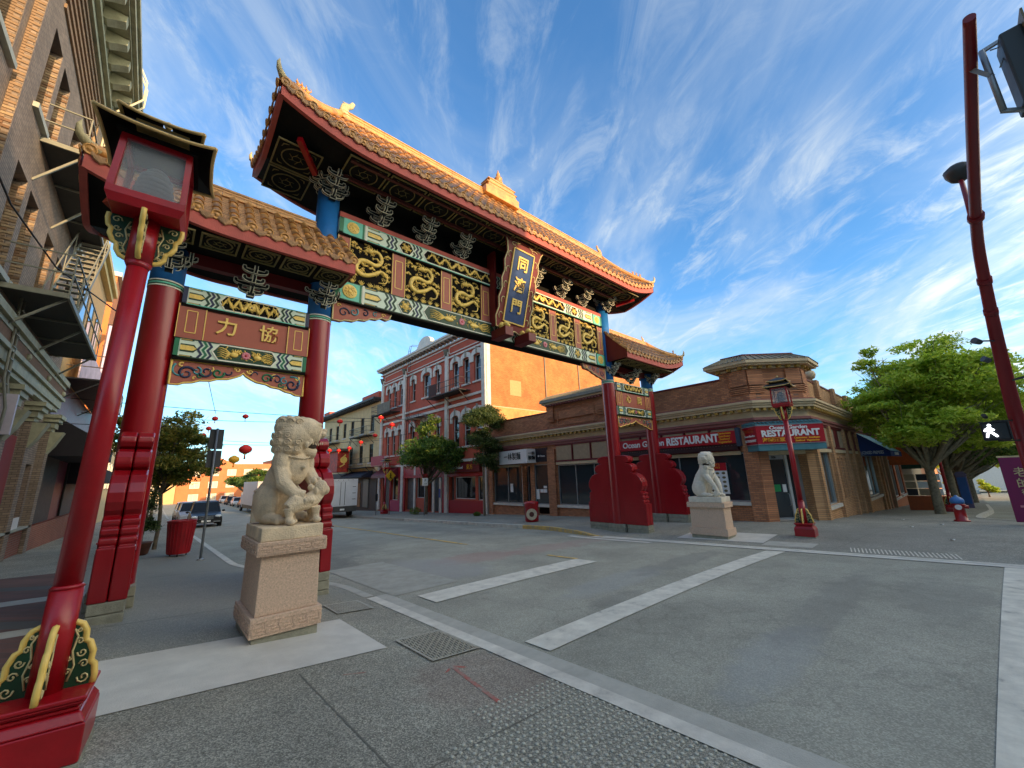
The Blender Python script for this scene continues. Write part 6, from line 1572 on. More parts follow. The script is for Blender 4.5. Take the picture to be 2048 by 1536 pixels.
k = M(); k.box(XL + .3, XL + .34, 24.2, 33.8, 4.6, 6.3); k.build('balcony_curtain', mat('pale_curtain', c8(190, 176, 190), .7, .25, 2), l2)
k = M(); k.box(XL - .02, XL + .06, 23.0, 26.5, -1.2, 1.3); k.build('shop_window', MATS['dusty_glass'], l2); k = M(); k.box(XL - .02, XL + .06, 29.5, 33, -1.2, 1.3); k.build('shop_window', MATS['dusty_glass'], l2)
k = M(); k.box(XL - .02, XL + .12, 22.9, 35.8, -2.9, -1.25); k.build('brick_base', br_base, l2)
bn = thing('vertical_banner', (-2.6, 33, 7), 'pale lilac vertical banner hanging from the left facades', 'banner')
k = M(); k.box(-3.15, -2.2, 33.4, 33.5, 5.3, 9.8); k.build('cloth', mat('lilac_cloth', c8(200, 190, 220), .7, .15, 1.5), bn); k = M(); k.box(-3.2, -2.1, 33.38, 33.52, 9.8, 9.88); k.build('rod', iron, bn)
l3 = thing('orange_brick_building', (-6, 45, -2.8), 'tall building with a sunlit orange side wall beyond the balcony on the left', 'building')
k = M(); k.box(-16, XL - .3, 36.3, 52, -3.4, 14.2); k.build('wall', mat('side_orange', c8(206, 126, 66), .8, .12, 1), l3); k = M(); k.box(-16, XL - .1, 36.2, 52.1, 14.2, 14.5); k.build('coping', stone_l, l3)
for i in range(4): window(l3, ('x', XL - .3, 1), 38 + i * 3.2, 39.4 + i * 3.2, 2, 4.4, -.01, winw, glass_m, (1, 2), .08)
l4 = thing('far_left_block', (-6, 64, -3), 'distant pale block on the left beyond the orange wall', 'building')
k = M(); k.box(-16, XL - .1, 52.5, 100, -4, 4.5); k.build('wall', creamw, l4)
for i in range(12): window(l4, ('x', XL - .1, 1), 54 + i * 3.6, 55.6 + i * 3.6, 0, 2.4, -.01, winw, glass_m, (1, 2), .08)
# buildings across the junction behind the photographer: they keep the low morning sun off the street
bb = thing('junction_building', (-16, -34, -1), 'tall brick block across the junction behind the viewer', 'building')
k = M(); k.box(-40, 11.4, -42, -22, -2, 14.6); k.build('wall', br_left, bb); k = M(); k.box(-40, .3, -42, -22, 14.6, 18.8); k.build('attic_storey', br_left, bb); k = M(); k.box(.31, 11.5, -42.3, -21.7, 14.6, 15.0); k.build('cornice', corn_g, bb)
b2 = thing('junction_building', (26, -34, -1), 'lower brick block across the junction behind the viewer', 'building')
k = M(); k.box(11.6, 90, -42, -22, -3, 12.2); k.build('wall', br_low, b2); k = M(); k.box(11.6, 90.3, -42.3, -21.7, 12.2, 12.6); k.build('cornice', buff, b2)
for bld, x0, x1, nz in ((bb, -38, 10, 4), (b2, 13, 68, 3)):
    for i in range(int((x1 - x0) / 3.4)):
        for j in range(nz): window(bld, ('y', -22.0, 1), x0 + i * 3.4, x0 + 1.5 + i * 3.4, .8 + j * 3.3, 3.0 + j * 3.3, -.01, winw, glass_m, (1, 1), .08)

# ================================================================= LAMPS
def make_lamp(x, y, rz, label):
    z = walk_z(x, y)
    t = thing('street_lamp', (x, y, z), label, 'street lamp', 'red pagoda street lamps', rz)
    mw0 = t.matrix_basis.copy()
    def B(k, nm, m_, par=None, mod=None):
        o = link(nm, k.mesh(nm, m_), par or t); 
        o.matrix_parent_inverse = Matrix(); WM[o.name] = mw0
        if par is not None: o.matrix_parent_inverse = Matrix()
        return o
    def sq(k, w, z0, z1, w2=None):
        w2 = w2 or w; vs = [(sx * w, sy * w, z0) for sx, sy in ((-1, -1), (1, -1), (1, 1), (-1, 1))] + [(sx * w2, sy * w2, z1) for sx, sy in ((-1, -1), (1, -1), (1, 1), (-1, 1))]
        k.add(vs, [(0, 3, 2, 1), (4, 5, 6, 7), (0, 1, 5, 4), (1, 2, 6, 5), (2, 3, 7, 6), (3, 0, 4, 7)])
    k = M(); sq(k, .24, .02, .23, .24); sq(k, .24, .232, .29, .205); sq(k, .195, .29, .315); sq(k, .195, .317, .345, .225); sq(k, .225, .347, .375)
    b_ = B(k, 'base', red_post); bevel(b_, .014, 3)
    k = M(); sq(k, .247, -.06, .02, .243); B(k, 'plinth', conc_pad)
    k = M(); k.cyl((0, 0, .375), (0, 0, .98), .082, n=24); k.cyl((0, 0, .98), (0, 0, 1.0), .086, .070, n=24); k.cyl((0, 0, 1.0), (0, 0, 3.32), .070, .066, n=24); k.cyl((0, 0, 3.32), (0, 0, 3.36), .067, .084, n=24); k.cyl((0, 0, 3.36), (0, 0, 3.74), .084, n=24)
    po = B(k, 'post', red_post)
    prof = [(.09, 0), (.31, 0), (.315, .06), (.30, .14), (.27, .17), (.275, .24), (.24, .32), (.205, .34), (.20, .41), (.165, .47), (.12, .49), (.09, .50)]
    def fins(z0, sgn, sc, nm):
        for q in range(4):
            a = q * math.pi / 2; U = Vector((math.cos(a), math.sin(a), 0)); W = Vector((-math.sin(a), math.cos(a), 0)); O = Vector((0, 0, z0)); V = Vector((0, 0, sgn))
            k = M(); k.prism([(p * sc[0], v * sc[1]) for p, v in prof], O - W * .010, U, V, W * .020); f = B(k, nm, dgreen_m)
            k = M(); k.tube([O + U * (p * sc[0]) + V * (v * sc[1]) for p, v in prof[1:]], .019, 6); B(k, 'gilt_rim', ggold_m, f)
            k = M()
            for s2 in (-1, 1):
                def P(u, v): return O + U * (u * sc[0]) + V * (v * sc[1]) + W * (s2 * .013)
                k.tube([P(.13, .05), P(.16, .16), P(.13, .27), P(.15, .38), P(.12, .44)], .006, 4)
                for (cu, cv, r, a0, sg) in ((.24, .06, .045, 3, 1), (.225, .16, .035, 3, -1), (.20, .25, .035, 3, 1), (.17, .34, .028, 3, -1), (.12, .12, .025, 0, 1), (.115, .22, .022, 0, -1), (.155, .43, .02, 3, 1)):
                    pts = []
                    for i in range(11): tt = i / 10; an = a0 + sg * tt * 7.5; rr = r * (1 - .8 * tt); pts.append(P(cu + rr * math.cos(an), cv + rr * math.sin(an)))
                    k.tube(pts, .005, 4)
            B(k, 'gilt_scroll', pgold_m, f)
    fins(.375, 1, (.68, .78), 'foot_bracket'); fins(3.74, -1, (.72, .72), 'head_bracket')
    k = M(); sq(k, .21, 3.74, 3.80, .235); sq(k, .235, 3.802, 3.86)
    for sx in (-1, 1):
        for sy in (-1, 1): k.bar((sx * .215, sy * .215, 3.86), (sx * .20, sy * .20, 4.34), .04)
    for sx in (-1, 1): k.bar((sx * .20, -.215, 4.33), (sx * .20, .215, 4.33), .04); k.bar((-.215, sx * .20, 4.33), (.215, sx * .20, 4.33), .04)
    hd = B(k, 'lantern_frame', red_post)
    gl = M(); gl.box(-.185, .185, -.20, -.195, 3.88, 4.31); gl.box(-.185, .185, .195, .20, 3.88, 4.31); gl.box(-.20, -.195, -.185, .185, 3.88, 4.31); gl.box(.195, .20, -.185, .185, 3.88, 4.31); B(gl, 'lantern_glass', LGLASS, hd)
    k = M()
    for i in range(6): k.lathe([(.085, 0), (.15 - i * .008, .02), (.085, .045)], (0, 0, 3.90 + i * .045), 16)
    k.ell((0, 0, 4.18), (.08, .08, .06), 12, 8); B(k, 'lamp_louvre', mat('louvre_grey', c8(120, 122, 124), .4, .05), hd)
    def roof(w0, z0, w1, z1, over, nm):
        k = M(); n = 8
        for q in range(4):
            a = q * math.pi / 2; U = Vector((math.cos(a), math.sin(a), 0)); W = Vector((-math.sin(a), math.cos(a), 0))
            def fn(u, v):
                s = 2 * u - 1; w = w0 + (w1 - w0) * v; c = over * abs(s) ** 3 * (1 - v) ** 2
                z = z0 + (z1 - z0) * (v ** .75) + c * .55
                return U * (w + c * .5) + W * (s * (w + c * .5)) + Vector((0, 0, z))
            k.grid(fn, n, 6)
        r_ = B(k, nm, mat('lamp_roof_black', c8(26, 22, 16), .4, .1), hd)
        k2 = M(); 
        for q in range(4):
            a = q * math.pi / 2; U = Vector((math.cos(a), math.sin(a), 0)); W = Vector((-math.sin(a), math.cos(a), 0)); pts = []
            for i in range(13):
                s = -1 + i / 6; c = over * abs(s) ** 3; pts.append(U * (w0 + c * .5) + W * (s * (w0 + c * .5)) + Vector((0, 0, z0 + c * .55)))
            k2.tube(pts, .014, 5)
        B(k2, 'gilt_eave', mat('lamp_gilt', c8(226, 186, 116), .5, .1), hd)
        return r_
    k = M(); sq(k, .25, 4.345, 4.37); B(k, 'roof_plate', MATS.get('black_panel'), hd)
    roof(.345, 4.37, .17, 4.52, .045, 'lower_roof'); roof(.25, 4.54, .03, 4.68, .04, 'upper_roof')
    k = M(); sq(k, .17, 4.50, 4.55); k.ell((0, 0, 4.71), (.03, .03, .04), 8, 6); B(k, 'roof_knop', MATS['lamp_gilt'], hd)
    return t
LG = bpy.data.materials.new('lantern_glass'); LG.use_nodes = True; b_ = LG.node_tree.nodes['Principled BSDF']; b_.inputs['Base Color'].default_value = (.75, .78, .8, 1); b_.inputs['Roughness'].default_value = .12; b_.inputs['Alpha'].default_value = .16; LGLASS = LG
lamp = make_lamp(-.345, 4.12, R(-4), 'nearest red pagoda street lamp beside the left edge with green and gold foot brackets')
lamp0 = lamp.matrix_basis.copy(); lamp.matrix_basis = lamp0 @ Matrix.Rotation(R(.8), 4, 'Y')
for (x, y, lab) in ((14.24, 3.45, 'red pagoda street lamp in front of the corner restaurant door'), (15.1, 33.6, 'far red pagoda lamp on the right pavement behind the yellow diamond sign'), (31.3, 1.0, 'red pagoda lamp behind the fire hydrant under the side street tree')):
    copy_tree(lamp, Matrix.Translation((x, y, walk_z(x, y))) @ Matrix.Rotation(R(3), 4, 'Z'), lab)

# ================================================================= LION PEDESTALS AND LIONS
def pedestal(x0, x1, y0, y1, zg, zt_, label, big):
    t = thing('lion_pedestal', ((x0 + x1) / 2, (y0 + y1) / 2, zg), label, 'pedestal', 'granite pedestals of the guardian lions')
    def fr(a, b, z0, z1, nm, m_, bv=.008):
        vs = []
        for d, z in ((a, z0), (b, z1)): vs += [(x0 + d, y0 + d, z), (x1 - d, y0 + d, z), (x1 - d, y1 - d, z), (x0 + d, y1 - d, z)]
        k = M(); k.add(vs, [(0, 3, 2, 1), (4, 5, 6, 7), (0, 1, 5, 4), (1, 2, 6, 5), (2, 3, 7, 6), (3, 0, 4, 7)]); return bevel(k.build(nm, m_, t), bv, 2)
    h = zt_ - zg
    fr(.03, .03, zg - .35, zg + .09, 'concrete_footing', conc_pad); bs = fr(0, 0, zg + .092, zg + .30, 'base_course', granite)
    fr(.045, .055, zg + .302, zt_ - .16, 'die', granite); cp_ = fr(-.005, -.005, zt_ - .158, zt_, 'cap_course', granite)
    if big:
        for par, z0, z1 in ((bs, zg + .12, zg + .27), (cp_, zt_ - .14, zt_ - .02)):
            k = M(); hh = z1 - z0; e = 0 if par is bs else -.005
            def meander(p0, U, n):
                L_ = (n); w = L_ / 5.0
                for i in range(5):
                    a = i * w
                    for (u0, v0, u1, v1) in ((.05, .1, .95, .1), (.05, .1, .05, .55), (.05, .55, .6, .55), (.3, .9, 1.0, .9), (.95, .35, .95, .9), (.4, .33, .95, .33), (.05, .9, .05, .75)):
                        A = Vector(p0) + Vector(U) * (a + u0 * w) + Vector((0, 0, z0 + v0 * hh)); Bq = Vector(p0) + Vector(U) * (a + u1 * w) + Vector((0, 0, z0 + v1 * hh)); k.bar(A, Bq, .014)
            meander((x0 + e + .02, y0 + e - .002, 0), (1, 0, 0), (x1 - x0 - 2 * e - .04)); meander((x0 + e - .002, y1 - e - .02, 0), (0, -1, 0), (y1 - y0 - 2 * e - .04)); meander((x1 - e + .002, y0 + e + .02, 0), (0, 1, 0), (y1 - y0 - 2 * e - .04))
            k.build('key_pattern', granite, par)
    return t
def lion(x, y, z, mir, label, m_, cub):
    """guardian lion sitting on its own slab, facing -y, head turned to +x (mirrored when mir=-1)"""
    t = thing('stone_lion', (x, y, z), label, 'lion statue', 'pair of guardian lions at the gate')
    k = M(); k.box(x - .345, x + .345, y - .50, y + .52, z, z + .16); bevel(k.build('slab', m_, t), .012, 2)
    z += .16; ang = R(20) * mir if cub else R(8) * mir; ca_, sa_ = math.cos(ang), math.sin(ang)
    def rot2(a, b, c=0):
        if c > .7: return (a, b)
        if b > .2: b = .2 + (b - .2) * .72
        b = b - .04; return (a * ca_ - b * sa_, a * sa_ + b * ca_ + .04)
    S = M()
    def e(cx, cy, cz, rx, ry, rz_, rot=None, nu=16, nv=12):
        rt_ = None
        if rot: rt_ = (Matrix.Rotation(R(rot[0]) , 3, 'X') @ Matrix.Rotation(R(rot[1] * mir), 3, 'Y') @ Matrix.Rotation(R(rot[2] * mir), 3, 'Z'))
        hd_ = 1.22 if cz > .7 else 1.0; q_ = rot2(mir * cx * hd_ * (.84 if cz <= .7 else 1), cy * (.88 if cy > 0 else 1), cz); rt_ = Matrix.Rotation(ang if cz <= .7 else 0, 3, 'Z') @ (rt_ or Matrix.Identity(3)); S.ell((x + q_[0], y + q_[1], z + cz * 1.28), (rx * hd_ * (.9 if cz <= .7 else 1), ry * hd_, rz_ * 1.28), nu, nv, rt_)
    def tb(pts, rs, n=10): S.tube([(x + q_[0], y + q_[1], z + c * 1.28) for q_, c in [(rot2(mir * a * (1.2 if c > .7 else .86), b * (.88 if b > 0 else 1), c), c) for a, b, c in pts]], rs if isinstance(rs, float) else [q * .98 for q in rs], n)
    # trunk: haunches, back, chest, neck
    tb([(0, .34, .12), (0, .30, .28), (0, .16, .46), (0, .02, .60), (.01, -.05, .74), (.03, -.06, .86)], [.17, .23, .22, .205, .19, .18], 16)
    e(0, -.12, .57, .18, .14, .20); e(0, .32, .17, .24, .18, .17)
    for s in (-1, 1):
        e(s * .21, .22, .20, .12, .24, .20); e(s * .24, .02, .055, .08, .16, .055); e(s * .24, -.13, .05, .075, .08, .05)
        for q in (-1, 0, 1): e(s * .24 + q * .045, -.20, .035, .026, .05, .035)
        e(s * .21, -.06, .60, .11, .14, .16)
    if cub:
        tb([(-.20, -.08, .56), (-.23, -.20, .40), (-.15, -.33, .30), (-.04, -.40, .27)], [.105, .095, .075, .07]); tb([(.20, -.08, .56), (.24, -.22, .42), (.20, -.34, .34), (.17, -.40, .32)], [.10, .085, .07, .065])
        for q in range(4): e(-.08 + q * .045, -.45, .235 - .01 * abs(q - 1.5), .024, .045, .035)
        for q in range(4): e(.11 + q * .04, -.445, .31, .022, .035, .04)
        # cub lying across the front
        tb([(-.24, -.36, .15), (-.16, -.37, .20), (0, -.37, .20), (.14, -.37, .24), (.22, -.38, .30)], [.09, .115, .10, .105, .09]); e(.22, -.42, .34, .09, .09, .085); e(.28, -.45, .32, .055, .06, .05)
        for q in range(6): a = q * 1.05; e(.18 + .09 * math.cos(a), -.36, .35 + .08 * math.sin(a), .035, .05, .035)
        for (a, b) in ((-.25, -.38), (-.14, -.28), (.14, -.42), (.16, -.30)): tb([(a, b, .16), (a + .02, b, .08), (a + .01, b - .02, .03)], [.065, .045, .05]); e(a + .01, b - .05, .03, .05, .06, .03)
    else:
        tb([(-.20, -.06, .58), (-.22, -.20, .42), (-.16, -.32, .26), (-.13, -.36, .06)], [.105, .09, .07, .055]); tb([(.20, -.06, .56), (.24, -.22, .40), (.22, -.34, .26), (.18, -.40, .10)], [.10, .085, .065, .06])
        for q in range(3): e(-.17 + q * .04, -.42, .035, .025, .055, .035)
        for q in range(3): e(.14 + q * .04, -.45, .07, .025, .055, .035)
        e(.20, -.36, .08, .085, .085, .08); tb([(-.02, -.2, .05), (-.1, -.1, .04), (-.02, .0, .05), (.1, .02, .05), (.2, -.3, .04)], .03)
    # tail: ribbed plume
    tb([(-.18, .44, .02), (-.20, .46, .14), (-.19, .45, .28), (-.15, .43, .40)], [.11, .085, .095, .05]); 
    for q in range(4): e(-.19, .45, .12 + q * .07, .105, .095, .028)
    # head turned to +x
    e(.03, -.08, .90, .21, .20, .18); e(.11, -.10, .95, .18, .18, .15); e(-.02, -.05, .98, .18, .18, .13)
    tb([(.10, -.11, .92), (.20, -.12, .905), (.27, -.125, .895)], [.15, .135, .10], 14); e(.285, -.13, .915, .05, .085, .045)
    e(.30, -.13, .955, .05, .065, .032)                                    # nose
    tb([(.05, -.10, .80), (.15, -.115, .725), (.24, -.125, .705)], [.12, .095, .065], 12); e(.245, -.125, .70, .05, .075, .035)   # lower jaw
    for s in (-1, 1):
        e(.20, -.12 + s * .10, 1.015, .07, .04, .028); e(.225, -.12 + s * .115, .975, .032, .022, .024)
        e(.04, -.08 + s * .16, 1.02, .075, .03, .035, (0, -25, 0)); tb([(.16, -.11 + s * .125, .84), (.11, -.10 + s * .15, .78), (.08, -.1 + s * .15, .86), (.12, -.1 + s * .15, .93)], [.04, .045, .04, .03])
    for i in range(7): a = R(-150 + i * 50)
    for r_ in range(5):
        for c_ in range(7):
            a = R(100 + c_ * 28); zz = .745 + r_ * .072; rr = .165 + .02 * math.sin(r_ * 1.3)
            e(.02 + rr * math.cos(a), -.06 + rr * math.sin(a) * 1.0, zz, .058, .058, .05, None, 10, 8)
    for i in range(9): a = R(i * 40); e(-.02 + .11 * math.cos(a), -.06 + .11 * math.sin(a), 1.07, .05, .05, .035, None, 10, 8)
    # collar and medallion
    pts = []
    for i in range(15): a = R(150 + i * 15 + 30); pts.append((.0 + .225 * math.cos(a), -.05 + .22 * math.sin(a), .67 + .02 * math.cos(2 * a)))
    tb(pts, .012, 6); e(.01, -.285, .56, .03, .025, .024)
    o = S.build('body', m_, t)
    md = o.modifiers.new('union', 'REMESH'); md.mode = 'VOXEL'; md.voxel_size = .009; md.use_smooth_shade = True
    md = o.modifiers.new('soften', 'SMOOTH'); md.factor = .5; md.iterations = 1
    k = M()
    for r_ in range(5):
        for c_ in range(7):
            a = R(100 + c_ * 28); zz = (.745 + r_ * .072) * 1.28; rr = .165 + .02 * math.sin(r_ * 1.3); cx_, cy_ = mir * (.02 + rr * math.cos(a)) * 1.22, -.06 + rr * math.sin(a)
            n_ = Vector((mir * math.cos(a), math.sin(a), 0)); tt = Vector((-n_.y, n_.x, 0)); c0 = Vector((x + cx_, y + cy_, z + zz)) + n_ * .062
            k.tube([c0 + (tt * math.cos(q * .85) + Vector((0, 0, 1)) * math.sin(q * .85)) * (.048 * (1 - q / 13)) for q in range(12)], .011, 4)
    k.build('mane_curls', m_, t)
    # dark ellipsoid painting shade into the mouth, teeth, eyes
    k = M(); q_ = rot2(mir * .205, -.125, 1); k.ell((x + q_[0], y + q_[1], z + 1.003), (.09, .10, .05), 10, 8); k.build('mouth_shade', mat('mouth_shadow', c8(70, 60, 52), .9), t)
    k = M()
    for i in range(5):
        for s in (-1, 1): q_ = rot2(mir * (.22 + i * .03), -.13 + s * .09, 1); k.ell((x + q_[0], y + q_[1], z + 1.035), (.010, .009, .018), 6, 5)
    k.build('teeth', m_, t)
    return t
pedestal(1.02, 1.78, 5.66, 6.74, -1.79, -.68, 'pedestal under the near left guardian lion, carved with key pattern bands', True)
lion(1.39, 6.18, -.679, 1, 'near stone guardian lion with a cub under its paw, head turned right', lionst, True)
pedestal(13.10, 13.76, 5.15, 6.30, -2.10, -1.03, 'plain granite pedestal under the far right guardian lion', False)
lion(13.43, 5.70, -1.029, -1, 'far pale stone guardian lion in front of the restaurant window', lionst2, False)

# ================================================================= SIGNAL MAST
ms = thing('signal_mast', (13.25, -.83, walk_z(13.25, -.83)), 'curved red traffic signal mast with a pedestrian signal showing the white walking figure', 'traffic signal')
pts = [(13.25, -.83, -2.0), (13.3, -.84, .46), (13.1, -.84, 1.2), (12.6, -.85, 2.05), (12.1, -.85, 2.55), (11.5, -.85, 3.06), (10.6, -.85, 3.66), (9.4, -.85, 3.93), (7.75, -.85, 4.12), (6.3, -.85, 4.24), (5.55, -.85, 4.31)]
def smooth_path(P, n=6):
    out = []; P = [Vector(p) for p in P]
    for i in range(len(P) - 1):
        p0 = P[max(0, i - 1)]; p1 = P[i]; p2 = P[i + 1]; p3 = P[min(len(P) - 1, i + 2)]
        for j in range(n):
            t = j / n; out.append(.5 * ((2 * p1) + (-p0 + p2) * t + (2 * p0 - 5 * p1 + 4 * p2 - p3) * t * t + (-p0 + 3 * p1 - 3 * p2 + p3) * t ** 3))
    out.append(P[-1]); return out
red_m2 = mat('mast_red', c8(128, 22, 28), .4, .1, 2)
pp = smooth_path(pts); k = M(); k.tube(pp, [.125 - .078 * i / (len(pp) - 1) for i in range(len(pp))], 14); k.build('mast', red_m2, ms)
k = M(); k.cyl((13.25, -.83, -2.1), (13.25, -.83, -1.9), .22, n=16); k.build('mast_base', red_m2, ms)
for i, q in enumerate((32, 41, 27)):
    a = pp[q]; d = (pp[q + 1] - pp[q]).normalized(); k = M(); k.cyl(a - d * .06, a + d * .06, .10, n=12); k.build('collar', red_m2, ms)
k = M(); a = pp[31]; lp = smooth_path([a, a + Vector((.2, -.05, .35)), Vector((11.0, -.93, 4.7)), Vector((11.3, -.97, 5.45))]); k.tube(lp, [.05 - .015 * i / len(lp) for i in range(len(lp))], 8); arm_ = k.build('luminaire_arm', red_m2, ms)
k = M(); c = lp[-1]; k.lathe([(.05, -.06), (.14, .0), (.20, .12), (.21, .22), (.12, .30), (.03, .32)], c, 16); k.build('luminaire', mat('luminaire_dark', c8(58, 58, 56), .5), arm_)
# vehicle signal head hung beside the arm end
def signal_head(c, U, W, parent):
    """U across, V up, W facing"""
    c = Vector(c); U = Vector(U); W = Vector(W); V = Vector((0, 0, 1)); k = M()
    k.obox(c, U * .17, W * .08, V * .43); hb = bevel(k.build('signal_head', mat('signal_housing', c8(52, 58, 58), .5), parent), .02, 2)
    k = M(); k.obox(c + W * .085, U * .26, W * .008, V * .52); k.build('backplate', mat('backplate_tan', c8(120, 104, 66), .5), hb)
    for q, colr in ((.28, (60, 16, 14)), (0, (70, 52, 14)), (-.28, (14, 50, 34))):
        k = M(); o = c + V * q + W * .12; n = 14; vs = []
        k.tube([o, o + W * .005], .125, 16); k.build('lens', mat('lens_%d' % colr[0], c8(*colr), .2), hb)
        k = M()
        for i in range(11):
            a = R(-20 + i * 22); vs += [o + U * .14 * math.cos(a) + V * .14 * math.sin(a), o + U * .14 * math.cos(a) + V * .14 * math.sin(a) + W * (.26 if 2 < i < 8 else .16)]
        k.add(vs, [(2 * i, 2 * i + 2, 2 * i + 3, 2 * i + 1) for i in range(10)], True); o2 = k.build('visor', mat('visor_dark', c8(34, 36, 36), .5), hb); o2.modifiers.new('s', 'SOLIDIFY').thickness = .008
    return hb
hb = signal_head((6.26, -1.14, 3.93), (1, 0, 0), (0, -1, 0), ms)
k = M(); k.cyl((6.2, -.945, 3.55), (6.2, -.945, 4.34), .026, n=10); k.bar((6.2, -.93, 4.33), (6.26, -1.12, 4.40), .035); k.bar((6.2, -.93, 3.56), (6.26, -1.12, 3.47), .035); k.bar((6.25, -.85, 4.22), (6.2, -.95, 4.0), .06, .04); k.tube([(6.2, -1.0, 4.3), (6.25, -1.12, 4.3), (6.22, -1.06, 4.15), (6.2, -1.02, 4.05)], .008, 5); k.build('hanger', steel_m, ms)
# second signal head just past the frame and pedestrian signal
k = M(); k.obox((12.92, -.50, .56), (.05, 0, 0), (0, .19, 0), (0, 0, .19)); pb = bevel(k.build('pedestrian_signal', mat('ped_black', c8(22, 24, 26), .5), ms), .03, 2)
k = M(); k.box(12.84, 12.87, -.70, -.30, .74, .76); k.box(12.84, 12.87, -.70, -.68, .37, .74); k.build('hood', MATS['ped_black'], pb)
walkm = mat('walk_light', (.9, .95, 1, 1), .5, 0, emit=(.9, .95, 1, 2.2))
k = M(); X_ = 12.862
def seg(a, b, w): k.bar((X_, a[0], a[1]), (X_, b[0], b[1]), .006, w, up=(1, 0, 0)) if 0 else k.tube([(X_, a[0], a[1]), (X_, b[0], b[1])], w / 2, 8)
yb_ = -.42; k.ell((X_, yb_ - .01, .68), (.006, .028, .030), 10, 8)
seg((yb_, .64), (yb_ + .01, .56), .065); seg((yb_, .56), (yb_ - .07, .47), .040); seg((yb_ - .07, .47), (yb_ - .085, .445), .035); seg((yb_ + .01, .56), (yb_ + .04, .50), .04); seg((yb_ + .04, .50), (yb_ + .055, .44), .035); seg((yb_, .635), (yb_ - .065, .58), .028); seg((yb_, .635), (yb_ + .06, .60), .028); seg((yb_ + .06, .60), (yb_ + .07, .56), .026)
k.build('walking_figure', walkm, pb)
k = M(); k.bar((12.92, -.50, .77), (13.25, -.83, .77), .03); k.bar((12.92, -.5, .36), (13.25, -.83, .36), .03); k.cyl((12.95, -.42, .86), (12.85, -.40, .90), .04, n=8); k.build('signal_bracket', dark_metal, ms)
k = M(); k.cyl((12.15, -.62, 2.30), (12.05, -.54, 2.34), .05, .065, n=12); k.bar((12.3, -.85, 2.3), (12.1, -.60, 2.32), .025); k.cyl((12.45, -.68, 1.95), (12.38, -.60, 2.0), .05, .06, n=10); k.build('detector_camera', mat('camera_grey', c8(70, 76, 84), .5), ms)
k = M(); k.bar((12.85, -.9, 1.55), (12.7, -1.5, 1.65), .04); k.obox((12.7, -1.6, 1.4), (.1, 0, 0), (0, .12, 0), (0, 0, .35)); k.build('side_signal', MATS['signal_housing'], ms)

# ================================================================= STREET FURNITURE
hy = thing('fire_hydrant', (20.9, .51, walk_z(20.9, .51)), 'red fire hydrant with a blue cap at the plaza corner', 'fire hydrant')
x, y, z = 20.9, .51, walk_z(20.9, .51)
k = M(); k.lathe([(.20, 0), (.20, .05), (.15, .06), (.14, .52), (.18, .53), (.18, .57), (.15, .58), (.15, .62)], (x, y, z), 20); k.build('barrel', red_post, hy)
k = M(); k.lathe([(.18, .60), (.185, .66), (.17, .73), (.12, .79), (.05, .82), (.04, .86), (.01, .87)], (x, y, z), 18); k.build('blue_cap', mat('hydrant_blue', c8(64, 120, 180), .4), hy)
k = M(); k.cyl((x - .22, y, z + .48), (x, y, z + .48), .085, n=14); k.build('pumper_outlet', mat('hydrant_white', c8(230, 226, 220), .4), hy); k = M(); k.cyl((x, y - .24, z + .48), (x, y + .24, z + .48), .055, n=12); k.build('side_outlet', red_post, hy)
# waste bins
t = thing('litter_bin', (.85, 16.1, -1.98), 'red tapered litter bin on the left pavement beside the metal sign pole', 'bin'); x, y, z = .85, 16.1, walk_z(.85, 16.1)
k = M(); k.lathe([(.27, .07), (.30, .4), (.345, .95), (.36, .97), (.36, 1.02), (.33, 1.02), (.33, .98)], (x, y, z), 24, False); bevel(k.build('drum', red_post, t), .006, 1)
k = M()
for i in range(24): a = i * math.pi / 12; k.bar((x + .275 * math.cos(a), y + .275 * math.sin(a), z + .1), (x + .345 * math.cos(a), y + .345 * math.sin(a), z + .93), .03, .012)
k.build('staves', red_post, t)
k = M(); 
for a in (0.4, 2.5, 4.6): k.cyl((x + .22 * math.cos(a), y + .22 * math.sin(a), z - .01), (x + .22 * math.cos(a), y + .22 * math.sin(a), z + .08), .02, n=6)
k.build('foot', dark_metal, t)
t = thing('round_emblem_bin', (14.5, 15.0, -2.3), 'red barrel bin with a round pale emblem on the far pavement', 'bin'); x, y, z = 14.5, 15.0, walk_z(14.5, 15.0)
k = M(); k.lathe([(.30, 0), (.34, .06), (.35, .8), (.37, .84), (.37, .92), (.33, .96), (.1, 1.0)], (x, y, z), 24); k.build('barrel', red_post, t)
k = M(); d = Vector((-.7, -.71, 0)); c = Vector((x, y, z + .38)) + d * .35; k.cyl(c, c + d * .03, .27, n=24); e_ = k.build('emblem', mat('emblem_cream', c8(206, 196, 170), .6, .15, 12), t)
k = M(); k.cyl(c + d * .03, c + d * .045, .12, n=20); k.build('emblem_centre', mat('emblem_brown', c8(90, 50, 44), .6), e_)
# sign pole
t = thing('sign_pole', (1.26, 14.4, -1.96), 'galvanised pole with two sign backs beside the left kerb', 'sign'); x, y = 1.26, 14.4; z = walk_z(x, y)
k = M(); k.cyl((x, y, z), (x, y, 1.62), .033, n=10); k.cyl((x, y, z), (x, y, z + .04), .10, .06, n=12); k.build('pole', steel_m, t)
for z0, z1 in ((.50, .98), (1.02, 1.60)): k = M(); k.box(x - .17, x + .17, y + .036, y + .042, z0, z1); bevel(k.build('sign_plate', mat('sign_back_grey', c8(98, 102, 104), .6, .1), t), .004, 1); 
